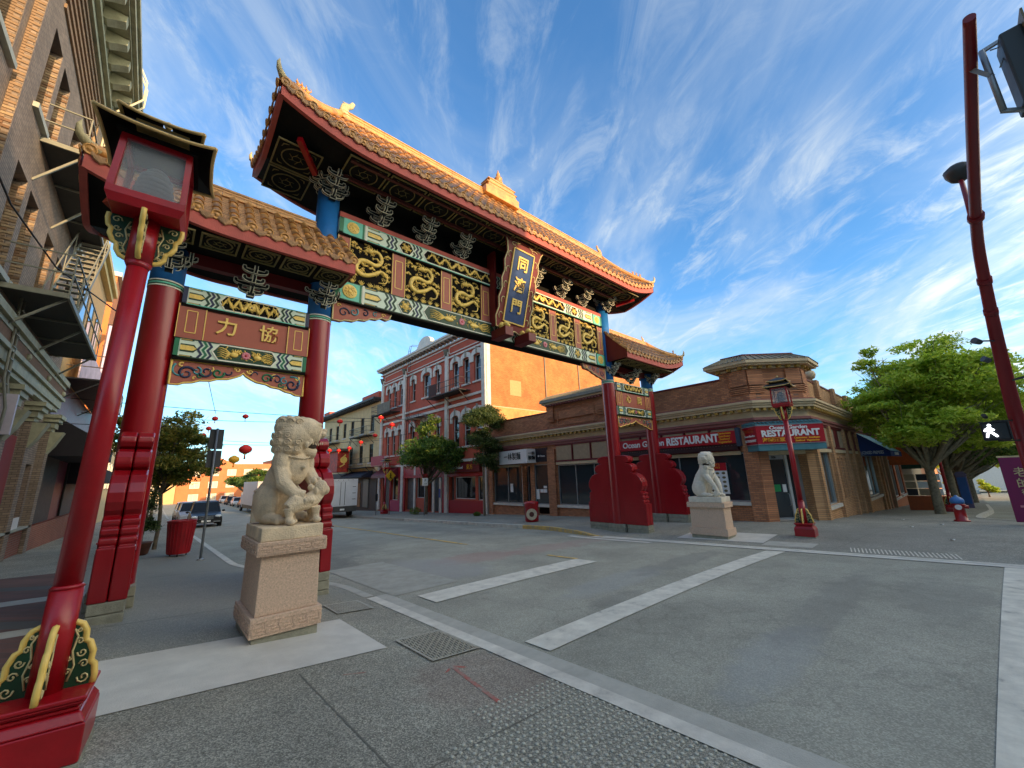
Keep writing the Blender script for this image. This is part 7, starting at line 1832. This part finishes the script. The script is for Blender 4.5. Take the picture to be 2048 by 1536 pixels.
# diamond warning sign, parking signs, meter on the far pavement
t = thing('diamond_sign', (15.0, 32.6, -2.8), 'yellow diamond pedestrian warning sign on a red post far across the street', 'sign')
k = M(); s = .46; k.prism([(0, -s), (s, 0), (0, s), (-s, 0)], (15.0, 32.4, .30), (1, 0, 0), (0, 0, 1), (0, .02, 0)); pl = k.build('plate', mat('sign_amber', c8(226, 178, 40), .5, .04), t)
k = M(); k.ell((15.0, 32.39, .46), (.05, .01, .05), 8, 6); k.tube([(15.0, 32.39, .42), (15.0, 32.39, .24), (14.92, 32.39, .06)], .03, 6); k.tube([(15.0, 32.39, .24), (15.08, 32.39, .06)], .03, 6); k.tube([(14.9, 32.39, .34), (15.1, 32.39, .34)], .02, 6); k.build('symbol', black_m, pl)
k = M(); k.cyl((15.0, 32.44, walk_z(15, 32.4)), (15.0, 32.44, .8), .035, n=8); k.build('pole', red_post, t)
t = thing('parking_sign', (14.4, 24.5, -2.5), 'small white parking sign on a thin grey pole beside the leafy street tree', 'sign'); z = walk_z(15.2, 27)
k = M(); k.cyl((15.2, 27.0, z), (15.2, 27.0, .3), .03, n=8); k.build('pole', steel_m, t); k = M(); k.box(14.98, 15.42, 26.93, 26.96, -.55, .0); p_ = k.build('plate', signwhite, t); k = M(); k.box(15.0, 15.4, 26.925, 26.93, .02, .32); k.build('red_plate', red_dk, t)
text('P', .26, (15.2, 26.925, -.18), (1, 0, 0), (0, 0, 1), black_m, p_, ext=.003); text('2 HR', .12, (15.2, 26.925, -.42), (1, 0, 0), (0, 0, 1), black_m, p_, ext=.003)
t = thing('parking_meter', (14.3, 33.5, -2.8), 'black headed parking meter by the kerb near the white van truck', 'parking meter'); z = walk_z(14.2, 33.2)
k = M(); k.cyl((14.2, 33.2, z), (14.2, 33.2, z + 1.1), .035, n=8); k.build('post', steel_m, t); k = M(); k.obox((14.2, 33.2, z + 1.4), (.10, 0, 0), (0, .08, 0), (0, 0, .30)); bevel(k.build('meter_head', mat('meter_black', c8(26, 28, 32), .4), t), .06, 3)
# magenta information board at the right edge
t = thing('magenta_board', (19.4, -1.2, -1.95), 'magenta board with gold Chinese lettering cut off by the right frame edge', 'sign'); z = walk_z(19.4, -1.0)
k = M(); k.box(19.3, 19.42, -1.7, -.62, z + .08, z + 1.95); bd = k.build('board', mat('magenta', c8(124, 10, 74), .5, .08), t); bevel(bd, .01, 1)
k = M(); k.box(19.32, 19.40, -1.72, -.6, z + 1.952, z + 2.0); k.build('top_rail', pgold_m, t)
text('老', .30, (19.29, -.98, z + 1.50), (0, -1, 0), (0, 0, 1), pgold_m, bd, 'character', .004); text('的', .30, (19.29, -.98, z + 1.18), (0, -1, 0), (0, 0, 1), pgold_m, bd, 'character', .004); text('街', .20, (19.29, -.98, z + .92), (0, -1, 0), (0, 0, 1), pgold_m, bd, 'character', .004)
k = M(); k.box(19.285, 19.298, -1.5, -.78, z + .50, z + .56); k.build('rule', pink_m, bd)
# blue news box and parked motorcycles cluster behind hydrant
t = thing('blue_news_kiosk', (38, .9, -2.9), 'tall blue advertising kiosk between the side street trees', 'kiosk'); z = walk_z(40, .7)
k = M(); k.box(39.6, 40.1, .25, .75, z, z + 2.1); bevel(k.build('body', mat('kiosk_grey', c8(110, 100, 130), .6), t), .03, 2); k = M(); k.box(39.55, 39.6, .3, .7, z + .3, z + 1.95); k.build('blue_panel', mat('kiosk_blue', c8(34, 84, 150), .4, .15, 3), t); k = M(); k.prism([(.2, 2.1), (.8, 2.1), (.65, 2.3), (.35, 2.3)], (39.58, 0, z), (0, 1, 0), (0, 0, 1), (.5, 0, 0)); k.build('roof', MATS['kiosk_grey'], t)
t = thing('pavement_display', (34, 1.6, -2.8), 'pavement rack with pale and dark posters in front of the orange shop', 'display rack'); z = walk_z(34.5, 1.8)
rr = random.Random(2)
k = M(); k.box(34.0, 34.4, 1.2, 2.8, z, z + .8); k.build('rack', mat('orange_rack', c8(170, 80, 30), .6), t)
for i in range(3):
    for j in range(3): k = M(); k.box(33.95, 33.99, 1.25 + i * .52, 1.7 + i * .52, z + .85 + j * .42, z + 1.22 + j * .42); k.build('poster', [signwhite, panelb, mat('poster_dark', c8(40, 40, 44), .6)][rr.randrange(3)], t)

# ================================================================= VEHICLES
def car(x, y, rz, label, group, col, suv=True, L_=4.7, W=1.9, H=1.75, detail=True):
    z = road_z(x, y)
    t = thing('parked_car', (x, y, z), label, 'car', group, rz); mw0 = t.matrix_basis.copy()
    paint = mat('car_paint_' + '_'.join(str(int(v)) for v in col), c8(*col), .45, .05, 2, coat=.15)
    def B(k, nm, m_, par=None):
        o = link(nm, k.mesh(nm, m_), par or t); o.matrix_parent_inverse = Matrix(); WM[o.name] = mw0; return o
    # front of the car is at -y (towards the camera)
    l = L_ / 2; hb_ = .30
    sec = [(-l, .42, .70, .80), (-l + .12, .34, .86, .90), (-l + .9, .30, 1.0 * H / 1.75, .93), (-l + 1.25, .30, 1.05 * H / 1.75, .94), (l - .5, .30, 1.06 * H / 1.75, .93), (l - .08, .36, 1.02 * H / 1.75, .88), (l, .45, .85, .80)]
    k = M(); vs = []
    for (yy, z0, z1, w) in sec:
        w *= W / 2 / .95
        vs += [(-w * .94, yy, z0), (-w, yy, z0 + .15), (-w, yy, (z0 + z1) / 2), (-w * .93, yy, z1 - .03), (-w * .7, yy, z1), (w * .7, yy, z1), (w * .93, yy, z1 - .03), (w, yy, (z0 + z1) / 2), (w, yy, z0 + .15), (w * .94, yy, z0)]
    n = 10; fs = [(i * n + j, i * n + (j + 1) % n, (i + 1) * n + (j + 1) % n, (i + 1) * n + j) for i in range(len(sec) - 1) for j in range(n)]
    fs += [tuple(range(n)), tuple(reversed(range((len(sec) - 1) * n, len(sec) * n)))]
    k.add(vs, fs, True); bd = B(k, 'body', paint); md = bd.modifiers.new('b', 'BEVEL'); md.width = .04; md.segments = 3; md.angle_limit = R(25)
    zb = 1.02 * H / 1.75; zt2 = H; w = W / 2; y0c = -l + 1.2; y1c = (l - .25) if suv else (l - .9)
    cab = [(y0c, zb, .88), (y0c + .75, zt2 - .06, .72), (y0c + 1.1, zt2, .70), (y1c - .5, zt2 - .01, .70), (y1c - .25, zt2 - .08, .72), (y1c, zb, .86)]
    k = M(); vs = []
    for yy, zz, ww in cab: vs += [(-ww * w, yy, zz), (ww * w, yy, zz)]
    for yy, zz, ww in (cab[0], cab[-1]): pass
    k.add(vs, [(2 * i, 2 * i + 1, 2 * i + 3, 2 * i + 2) for i in range(len(cab) - 1)]); k.mi = 0
    for sgn_x in (0, 1): k.add([vs[2 * i + sgn_x] for i in range(len(cab))], [tuple(range(len(cab)))] if sgn_x else [tuple(reversed(range(len(cab))))])
    cb_ = B(k, 'cabin', mat('car_glass', (0.008, 0.01, 0.012), .22, 0, spec=.35)); k = M()
    k.add([(-.70 * w, y0c + 1.0, zt2 + .012), (.70 * w, y0c + 1.0, zt2 + .012), (.70 * w, y1c - .4, zt2 + .012), (-.70 * w, y1c - .4, zt2 + .012), (-.74 * w, y0c + .95, zt2 - .05), (.74 * w, y0c + .95, zt2 - .05), (.74 * w, y1c - .35, zt2 - .05), (-.74 * w, y1c - .35, zt2 - .05)], [(0, 1, 2, 3), (0, 4, 5, 1), (1, 5, 6, 2), (2, 6, 7, 3), (3, 7, 4, 0)]); B(k, 'roof', paint, cb_)
    k = M()
    for s in (-1, 1): k.bar((s * .88 * w, y0c, zb), (s * .72 * w, y0c + .75, zt2 - .05), .06); k.bar((s * .86 * w, y1c, zb), (s * .71 * w, y1c - .3, zt2 - .05), .07); k.bar((s * .82 * w, y0c + 1.6, zb), (s * .71 * w, y0c + 1.6, zt2 - .03), .05)
    B(k, 'pillars', paint, cb_)
    for s in (-1, 1):
        for yy in (-l + .85, l - .9):
            k = M(); k.cyl((s * (w - .24), yy, .34), (s * (w + .005), yy, .34), .34, n=20); wh = B(k, 'wheel', mat('tyre', c8(26, 26, 26), .8)); k = M(); k.cyl((s * (w - .0), yy, .34), (s * (w + .012), yy, .34), .20, n=14); B(k, 'rim', steel_m, wh)
    if detail:
        for s in (-1, 1):
            k = M(); k.ell((s * .70 * w, -l + .10, .78), (.19, .12, .10), 12, 8); B(k, 'headlight', mat('headlight_clear', c8(220, 226, 230), .1, .02))
            k = M(); k.ell((s * (w + .10), y0c + .35, zb + .05), (.10, .06, .08), 10, 6); B(k, 'wing_mirror', paint)
            k = M(); k.box(s * .45 * w, s * .85 * w, -l - .02, -l + .02, .40, .46); B(k, 'bumper_chrome', steel_m)
        k = M()
        for i in range(3): k.box(-.42 * w, .42 * w, -l - .02, -l + .05, .62 + i * .075, .65 + i * .075)
        k.cyl((0, -l - .03, .70), (0, -l + .02, .70), .09, n=14); B(k, 'grille', steel_m); k = M(); k.box(-.26, .26, -l - .035, -l - .01, .42, .54); B(k, 'number_plate', signwhite)
    return t
car(3.25, 38.2, R(-2), 'black off-road car parked at the left kerb, facing the viewer', 'cars parked along the street', (18, 20, 24))
car(2.9, 46.0, 0, 'silver grey car parked behind the black one on the left', 'cars parked along the street', (150, 158, 168), detail=False)
car(3.0, 54.0, 0, 'pale car farthest back in the left kerb row', 'cars parked along the street', (200, 198, 190), detail=False)
for i, (yy, col, lab) in enumerate(((80, (30, 32, 36), 'dark car just beyond the big box truck on the right kerb'), (88, (224, 226, 228), 'white car second beyond the big box truck'), (96, (40, 44, 50), 'dark grey car third beyond the big box truck'), (105, (210, 212, 214), 'pale car farthest away on the right kerb'))):
    car(12.0, yy, 0, lab, 'cars parked along the street', col, False, 4.5, 1.85, 1.5, False)
def truck(x, y, W, H, L_, label, boxcol, detail):
    z = road_z(x, y); t = thing('box_truck', (x, y, z), label, 'truck'); m_ = mat('truck_%d' % boxcol[0], c8(*boxcol), .5, .08, 1.5)
    k = M(); k.box(x - W / 2, x + W / 2, y, y + L_, z + .95, z + H); bevel(k.build('cargo_box', m_, t), .04, 2)
    k = M(); k.box(x - W / 2 + .05, x + W / 2 - .05, y + .02, y + L_ + .2, z + .55, z + .94); ch_ = k.build('chassis', dark_metal, t)
    k = M(); k.box(x - W / 2 + .1, x + W / 2 - .1, y + L_ + .25, y + L_ + 2.0, z + .5, z + 2.2); bevel(k.build('cab', m_, t), .1, 3)
    for s in (-1, 1):
        for yy in ((y + 1.2, y + L_ + 1.3) if L_ < 6 else (y + 1.2, y + 2.3, y + L_ + 1.3)): k = M(); k.cyl((x + s * (W / 2 - .30), yy, z + .42), (x + s * (W / 2 - .04), yy, z + .42), .42, n=18); wh = k.build('wheel', mat('tyre', c8(26, 26, 26), .8), t); k = M(); k.cyl((x + s * (W / 2 - .1), yy, z + .42), (x + s * (W / 2 - .03), yy, z + .42), .22, n=12); k.build('rim', steel_m, wh)
    if detail:
        fr_ = M()
        for (a, b, c, d) in ((x - W / 2, x - W / 2 + .1, z + .95, z + H), (x + W / 2 - .1, x + W / 2, z + .95, z + H), (x - W / 2 + .1, x + W / 2 - .1, z + H - .16, z + H), (x - W / 2 + .1, x + W / 2 - .1, z + .95, z + 1.05)): fr_.box(a, b, y - .04, y - .002, c, d)
        fr_.build('rear_frame', m_, t)
        for s in (-1, 1):
            k = M(); k.box(x + s * .02, x + s * (W / 2 - .14), y - .03, y - .003, z + 1.08, z + H - .30); dr_ = k.build('rear_door', m_, t)
            k = M()
            for q in (.22, .50, .80): zz = z + 1.1 + (H - 1.4) * q; k.box(x + s * (W / 2 - .42), x + s * (W / 2 - .14), y - .05, y - .032, zz - .02, zz + .02)
            k.build('hinge', dark_metal, dr_); k = M(); k.cyl((x + s * .18, y - .05, z + 1.05), (x + s * .18, y - .05, z + H - .25), .018, n=6); k.build('lock_rod', dark_metal, dr_)
        k = M()
        for i in range(5): k.ell((x - .8 + i * .4, y - .045, z + H - .08), (.04, .015, .025), 8, 5)
        k.build('marker_light', mat('marker', c8(120, 60, 50), .4), t)
        k = M(); k.box(x - W / 2 + .05, x + W / 2 - .05, y - .12, y, z + .5, z + .94); rb2 = k.build('rear_bumper', mat('bumper_grey', c8(74, 72, 70), .6, .2), t); k = M(); k.box(x - .18, x + .18, y - .135, y - .121, z + .62, z + .76); k.build('number_plate', signwhite, rb2)
    return t
truck(12.1, 35.2, 2.45, 3.15, 5.0, 'small white box truck with twin rear doors parked at the right kerb', (214, 216, 220), True)
truck(11.0, 58.0, 2.5, 3.9, 10.0, 'large grey white box truck partly hidden behind the near lion', (196, 192, 194), False)
# far pedestrian
t = thing('person', (9.6, 72, road_z(9.6, 72)), 'distant person in dark red standing in the street by the parked cars', 'person')
x, y, z = 10.9, 70, road_z(10.9, 70); k = M()
k.tube([(x, y, z + .85), (x, y, z + 1.1), (x, y, z + 1.42), (x, y, z + 1.52)], [.17, .17, .21, .07], 10); 
for s in (-1, 1): k.tube([(x + s * .2, y, z + 1.42), (x + s * .25, y, z + 1.12), (x + s * .22, y - .08, z + .85)], [.065, .055, .04], 8); k.tube([(x + s * .09, y, z + .9), (x + s * .1, y, z + .48), (x + s * .11, y, z + .06)], [.10, .075, .055], 8); k.ell((x + s * .11, y - .06, z + .04), (.05, .12, .05), 8, 5)
o = k.build('body', mat('dark_red_clothes', c8(120, 24, 34), .8), t); md = o.modifiers.new('u', 'REMESH'); md.mode = 'VOXEL'; md.voxel_size = .03
k = M(); k.ell((x, y, z + 1.64), (.085, .10, .12), 10, 8); k.build('head', mat('skin', c8(170, 120, 96), .6), t); k = M(); k.ell((x, y + .02, z + 1.69), (.092, .10, .09), 10, 8); k.build('hair', black_m, t)

# ================================================================= LANTERN STRINGS
lan_red = mat('lantern_red', c8(206, 30, 30), .6, .15, 8); lan_yel = mat('lantern_yellow', c8(226, 170, 40), .6, .12, 8)
def lantern(x, y, z, r, m_, label, group):
    t = thing('paper_lantern', (x, y, z), label, 'lantern', group); k = M(); nr = 14; prof = []
    for i in range(11): a = math.pi * (.08 + .84 * i / 10); prof.append((r * math.sin(a), -r * .78 * math.cos(a)))
    n = 20; vs = []; 
    for rr_, zz in prof:
        for q in range(n): a = 2 * math.pi * q / n; s_ = 1 + (.04 if q % 2 else -.02); vs.append((x + rr_ * s_ * math.cos(a), y + rr_ * s_ * math.sin(a), z + zz))
    k.add(vs, [(j * n + i, j * n + (i + 1) % n, (j + 1) * n + (i + 1) % n, (j + 1) * n + i) for j in range(len(prof) - 1) for i in range(n)], True); k.build('globe', m_, t)
    k = M(); k.cyl((x, y, z + r * .72), (x, y, z + r * .86), r * .3, n=12); k.cyl((x, y, z - r * .86), (x, y, z - r * .72), r * .3, n=12); k.build('cap', gold_m, t)
    k = M(); k.cyl((x, y, z - r * .86), (x, y, z - r * 1.7), r * .10, r * .16, n=8); k.build('tassel', m_, t)
strs = []
LN = [(2.1, 26, 3.44, .17, 0, 'small red lantern at the top of the row beside the left tree'), (2.18, 30, 3.35, .18, 0, 'second red lantern down the row beside the left tree'), (2.23, 34, 3.35, .18, 0, 'third red lantern down the row beside the left tree'), (2.32, 38, 3.4, .18, 0, 'lowest red lantern of the row beside the left tree'),
      (3.44, 26, 3.65, .18, 0, 'small dark red lantern hanging in open sky left of the near lion head'), (4.17, 30, 2.13, .42, 0, 'largest red lantern left of the near lion'), (4.12, 34, 1.71, .38, 1, 'yellow lantern below the largest red lantern'), (4.3, 44, 1.35, .28, 0, 'red lantern in front of the orange apartment block'), (3.0, 34, 1.9, .2, 0, 'dim small lantern beside the sign pole'),
      (6.95, 26, 3.45, .33, 1, 'yellow lantern just right of the near lion head'), (9.81, 30, 4.26, .24, 0, 'red lantern high in front of the cream building'), (12.9, 30, 4.75, .26, 0, 'red lantern at the edge between cream and red buildings'), (13.85, 30, 4.25, .26, 0, 'red lantern in front of the red building wall'), (12.5, 30, 3.34, .22, 0, 'red lantern lower in front of the cream building corner'), (12.95, 34, 3.15, .22, 0, 'red lantern between the cream building balconies'),
      (13.42, 38, 2.95, .24, 0, 'red lantern in front of the cream building ladder'), (12.92, 42, 3.0, .25, 0, 'red lantern left above the banner box'), (13.8, 42, 3.0, .25, 0, 'red lantern right above the banner box')]
for (x, y, z, r, c_, lab) in LN: lantern(x, y, z, r * .84, lan_yel if c_ else lan_red, lab, 'lanterns strung across the street')
def wire(a, b, sag, lab, r=.012, n=20):
    a = Vector(a); b = Vector(b); k = M(); k.tube([a.lerp(b, i / n) - Vector((0, 0, sag * 4 * (i / n) * (1 - i / n))) for i in range(n + 1)], r, 4); tag(k.build('lantern_cable', dark_metal), lab, 'cable', 'lantern cables over the street')
wire((-3.2, 26, 4.0), (18, 26, 4.5), .35, 'nearest lantern cable crossing the street above the near lion', .016); wire((-3.2, 30, 3.9), (18, 30, 5.2), .5, 'second lantern cable crossing behind the near lion head', .016); wire((-3.2, 34, 3.2), (18, 34, 4.2), .9, 'third lantern cable crossing the street', .016); wire((-3.2, 42, 4.4), (18, 42, 4.2), .7, 'farthest lantern cable crossing the street', .018); wire((2.1, 26, 3.7), (.4, 14, 4.6), .05, 'slanting stay wire running up to the left bay of the gate', .012)
wire((-3.2, 17, 1.9), (.6, 17.5, 2.0), .05, 'thin wire below the left awning', .01)
# ================================================================= TREES
def leaf_mat(name, c1, c2, c3):
    m = bpy.data.materials.new(name); m.use_nodes = True; nt = m.node_tree; b = nt.nodes['Principled BSDF']; L = nt.links
    g = nt.nodes.new('ShaderNodeNewGeometry'); r = nt.nodes.new('ShaderNodeValToRGB')
    e = r.color_ramp.elements; e[0].color = c1; e[1].color = c3; q = e.new(.5); q.color = c2
    nz = nt.nodes.new('ShaderNodeTexNoise'); nz.inputs['Scale'].default_value = 1.6; nz.inputs['Detail'].default_value = 3; L.new(g.outputs['Position'], nz.inputs['Vector'])
    ad = nt.nodes.new('ShaderNodeMath'); ad.operation = 'MULTIPLY_ADD'; ad.inputs[1].default_value = .45; L.new(g.outputs['Random Per Island'], ad.inputs[0]); L.new(nz.outputs[0], ad.inputs[2])
    sb = nt.nodes.new('ShaderNodeMapRange'); sb.inputs[1].default_value = .35; sb.inputs[2].default_value = 1.05; L.new(ad.outputs[0], sb.inputs[0]); L.new(sb.outputs[0], r.inputs[0])
    L.new(r.outputs[0], b.inputs['Base Color']); b.inputs['Roughness'].default_value = .55
    tr = nt.nodes.new('ShaderNodeBsdfTranslucent'); L.new(r.outputs[0], tr.inputs[0]); mx = nt.nodes.new('ShaderNodeMixShader'); mx.inputs[0].default_value = .48
    L.new(b.outputs[0], mx.inputs[1]); L.new(tr.outputs[0], mx.inputs[2]); L.new(mx.outputs[0], nt.nodes['Material Output'].inputs[0]); MATS[name] = m; return m
lf_bright = leaf_mat('bright_leaves', c8(124, 156, 40), c8(178, 200, 62), c8(222, 230, 104))
lf_mid = leaf_mat('mid_leaves', c8(58, 88, 36), c8(94, 128, 50), c8(158, 172, 76))
lf_dark = leaf_mat('dark_leaves', c8(42, 60, 30), c8(70, 92, 44), c8(120, 130, 66))
lf_yel = leaf_mat('autumn_leaves', c8(70, 88, 34), c8(114, 126, 50), c8(206, 182, 84))
bark = mat('bark', c8(112, 100, 82), .9, .3, 6, .6, 25); bark2 = mat('mottled_bark', c8(134, 124, 100), .9, .35, 9, .6, 30)
def leaves(k, c, r, n, sz, rnd, flat=.55, droop=0.0):
    for _ in range(n):
        # points through the volume, denser to the shell
        v = Vector((rnd.gauss(0, 1), rnd.gauss(0, 1), rnd.gauss(0, 1))).normalized() * (rnd.random() ** .45)
        p = Vector((c[0] + v.x * r[0], c[1] + v.y * r[1], c[2] + v.z * r[2]))
        nrm = Vector((rnd.gauss(0, 1), rnd.gauss(0, 1), rnd.gauss(0, 1) + 1.4 * flat)).normalized(); u = nrm.orthogonal().normalized(); u = Matrix.Rotation(rnd.uniform(0, 6.28), 3, nrm) @ u; w = nrm.cross(u)
        s = sz * rnd.uniform(.6, 1.3); q = s * rnd.uniform(.35, .55)
        k.add([p - u * s, p - w * q * .9 + u * s * .1, p + u * s - Vector((0, 0, droop * s)), p + w * q * .9 + u * s * .1], [(0, 1, 2, 3)])
def tree(name, x, y, h, label, group, lm, blobs, trunk_h, tr, n, sz, seed, bk=bark, limbs=None, z=None, flat=.55, cat='tree'):
    rnd = random.Random(seed); z = walk_z(x, y) if z is None else z
    t = thing(name, (x, y, z), label, cat, group)
    top = Vector((x + rnd.uniform(-.1, .1), y, z + trunk_h)); k = M()
    pts = [Vector((x, y, z - .1)), Vector((x, y, z + .15)), Vector((x + rnd.uniform(-.05, .05), y, z + trunk_h * .5)), top]
    k.tube(smooth_path(pts, 4), [tr * (1.35 if i < 2 else 1.0) - tr * .25 * i / 12 for i in range(13)], 10); k.build('trunk', bk, t)
    k = M(); kt = M(); tot = sum(b[3] * b[4] * b[5] for b in blobs)
    for (bx, by, bz, rx, ry, rz_) in blobs:
        c = Vector((x + bx, y + by, z + bz)); a = top + Vector((rnd.uniform(-.04, .04), rnd.uniform(-.04, .04), -rnd.uniform(0, trunk_h * .15)))
        mid = a.lerp(c, .5) + Vector((0, 0, -.10 * (c - a).length * rnd.random()))
        sp_ = smooth_path([a, mid, c + Vector((0, 0, rz_ * .3))], 5); k.tube(sp_, [max(.012, tr * .55 * (1 - i / 11.0)) for i in range(len(sp_))], 6)
        for _ in range(7):
            s_ = sp_[rnd.randrange(4, len(sp_))]; e = c + Vector((rnd.uniform(-.9, .9) * rx, rnd.uniform(-.9, .9) * ry, rnd.uniform(-.5, .95) * rz_)); k.tube([s_, s_.lerp(e, .5) + Vector((0, 0, .05)), e], [.022, .014, .006], 4)
        nn_ = int(n * (rx * ry * rz_) / tot) + 20
        # sub-clumps inside each blob give gaps and light/dark clusters
        nc = max(4, int(nn_ / 110))
        for _ in range(nc):
            v = Vector((rnd.gauss(0, 1), rnd.gauss(0, 1), rnd.gauss(0, 1))).normalized() * (rnd.random() ** .4); cc = c + Vector((v.x * rx * .82, v.y * ry * .82, v.z * rz_ * .82)); q = rnd.uniform(.34, .58)
            leaves(kt, cc, (rx * q, ry * q, rz_ * q * .8), int(nn_ / nc), sz, rnd, flat)
    k.build('limbs', bk, t); kt.build('crown', lm, t)
    return t
rr = random.Random(11)
def blobs(n, cx, cy, cz, R_, H_, r0, seed, squash=.6):
    rnd = random.Random(seed); out = []
    for _ in range(n):
        v = Vector((rnd.gauss(0, 1), rnd.gauss(0, 1), rnd.gauss(0, 1))).normalized() * (rnd.random() ** .5); r = r0 * rnd.uniform(.7, 1.25); out.append((cx + v.x * R_, cy + v.y * R_, cz + v.z * H_, r, r, r * squash))
    return out
G1 = 'street trees along the left pavement'; G2_ = 'street trees along the far pavement'; G3 = 'broad street trees along the side street'
tree('street_tree', .35, 19.0, 5, 'leafy street tree on the left pavement behind the litter bin', G1, lf_yel, blobs(12, .35, .3, 3.2, 1.0, 1.3, .8, 3), 2.0, .07, 11000, .075, 21)
tree('street_tree', -.4, 26.5, 6, 'second taller tree on the left pavement behind the first', G1, lf_yel, blobs(12, .5, 0, 4.6, 1.6, 1.4, 1.0, 5), 2.4, .10, 6500, .10, 22)
tree('street_tree', .2, 36, 6, 'third tree on the left pavement near the black car', G1, lf_mid, blobs(9, .2, 0, 4.0, 1.4, 1.2, .9, 6), 2.2, .10, 3500, .12, 23)
t = tree('evergreen_shrub', -.05, 17.3, 2, 'dark evergreen shrub beside the red litter bin', None, lf_dark, [(-.1, 0, 1.15, .45, .4, .45), (.2, .1, .8, .35, .35, .35), (.1, -.1, 1.6, .35, .3, .4)], .7, .035, 3200, .045, 24, cat='shrub')
t = thing('planter_pot', (-.05, 17.3, walk_z(-.05, 17.3)), 'small brown pot under the dark evergreen shrub', 'pot'); k = M(); k.lathe([(.2, 0), (.24, .03), (.3, .32), (.33, .36), (.28, .36)], (-.05, 17.3, walk_z(-.05, 17.3)), 16); k.build('pot', mat('clay_pot', c8(110, 70, 50), .8, .2), t)
tree('street_tree', 17.0 - .9, 28.4, 6, 'rounded leafy street tree in front of the red building', G2_, lf_mid, blobs(20, .3, 0, 4.6, 2.5, 1.3, 1.35, 8) + [(.2, 0, 6.6, 1.1, 1.1, .9), (.7, 0, 7.4, .7, .7, .7)], 2.4, .17, 36000, .12, 25)
tree('cloud_pine', 16.6, 21.6, 6, 'dark cloud pruned pine with stacked rounded pads by the brick parapet', G2_, lf_dark, [(.1, 0, 6.55, 1.5, 1.2, .6), (-.9, 0, 6.2, .9, .8, .5), (1.3, 0, 6.1, .9, .8, .5), (.4, 0, 7.0, .9, .8, .4), (-.3, 0, 4.9, 1.0, .8, .6), (.7, 0, 4.5, .9, .7, .6), (.2, 0, 3.7, .95, .8, .6), (.7, 0, 3.2, .6, .5, .5), (-.2, 0, 5.5, .7, .6, .4)], 5.2, .09, 32000, .062, 26, flat=.1)
for (x, y, lab, sd) in ((15.9, 29.3, 'low green clump at the foot of the leafy street tree', 1), (16.4, 21.9, 'small weed tuft at the foot of the cloud pruned pine', 2)):
    k = M(); r_ = random.Random(sd); s = 1.0 if sd == 1 else .5; leaves(k, (x - .2, y, walk_z(x, y) + .25 * s), (.5 * s, .5 * s, .3 * s), 500, .06, r_); k.build('plant_tuft', lf_mid, None, lab, 'plant', None)
for (x, y, r, lab, sd) in ((13.9, 48, .9, 'dark round shrub above the white truck', 31), (12.9, 52, 1.2, 'bushy tree beside the banner box', 32)):
    tree('street_tree', x, y, 4, lab, G2_, lf_dark if sd == 31 else lf_yel, blobs(7, 0, 0, 3.2, r * .8, .8, r * .7, sd), 1.9, .09, 3200, .10, sd)
for (x, y, lab, sd) in ((13.9, 68, 'dark green street tree beyond the large box truck', 41), (14.2, 80, 'farther dark green street tree on the right side of the street', 42), (14.4, 94, 'farthest green street tree before the orange apartments', 43)):
    tree('street_tree', x - .6, y, 5, lab, G2_, lf_mid, blobs(9, -1.0, 0, 4.3, 2.2, 1.0, 1.4, sd), 2.4, .14, 3600, .18, sd)
tree('street_tree', 27.9, 1.3, 8, 'largest broad crowned bright green tree on the side street pavement', G3, lf_bright, blobs(42, -.3, -.7, 5.5, 2.6, 2.5, 1.25, 51, .5) + [(-1.8, .3, 4.2, 1.0, 1.0, .5), (.6, -1.5, 3.9, 1.3, 1.2, .6), (1.6, -2.0, 4.6, 1.3, 1.2, .6)] + [(-2.4, 1.0, 4.9, .9, .9, .45), (-2.0, 1.1, 5.6, .9, .9, .5), (-1.3, 1.0, 7.9, .5, .5, .5), (-1.4, 1.1, 7.2, .9, .9, .4), (.8, -1.5, 7.0, 1.0, 1.0, .5), (2.2, -1.8, 6.0, 1.1, 1.0, .45)], 2.3, .21, 64000, .11, 51, bark2, flat=1.0)
for (x, y, lab, sd, lm_) in ((35.5, .9, 'second broad green tree along the side street', 52, lf_bright), (42.5, .7, 'third broad tree along the side street near the blue kiosk', 53, lf_mid), (50, .5, 'fourth broad tree along the side street', 54, lf_mid), (60, .2, 'fifth broad tree far along the side street', 55, lf_mid)):
    tree('street_tree', x, y, 8, lab, G3, lm_, blobs(22, 0, -.9, 5.9, 3.4, 2.4, 1.7, sd, .5), 2.6, .22, 20000, .17, sd, bark2, flat=1.0)
for (x, y, lab, sd) in ((72, -4.5, 'yellow green tree in the gap beside the magenta board', 64), (84, 1, 'pale green tree at the end of the side street pavement', 65), (95, -6, 'distant yellow green tree closing the side street', 61), (80, -10, 'distant green tree right of the side street', 62), (110, 3, 'farthest hazy green tree down the side street', 63)):
    tree('background_tree', x, y, 9, lab, None, lf_bright, blobs(9, 0, 0, 6.5, 3, 2.4, 2.2, sd), 3.0, .3, 2600, .35, sd, z=walk_z(x, 0) - .3)
for (x, y, lab, sd) in ((88, 1.5, 'sunny yellow green hedge at the end of the side street', 71), (96, -1.2, 'low hedge behind the magenta board', 72)):
    tree('hedge_shrub', x, y, 3, lab, None, lf_bright, blobs(5, 0, 0, 1.6, 1.2, .7, 1.1, sd), .6, .1, 1400, .22, sd, z=walk_z(88, 0), cat='shrub')
# far end of the side street: pale low building and posts
t = thing('far_end_building', (125, 0, -6), 'pale low building at the far end of the side street', 'building'); k = M(); k.box(125, 135, -20, 20, -6, -.5); k.build('wall', mat('white_wall', c8(232, 228, 214), .7, .08), t); k = M(); k.box(124.6, 135.4, -20.4, 20.4, -.5, -.2); k.build('roof', roofm, t)
print('OBJECTS', len(bpy.data.objects))
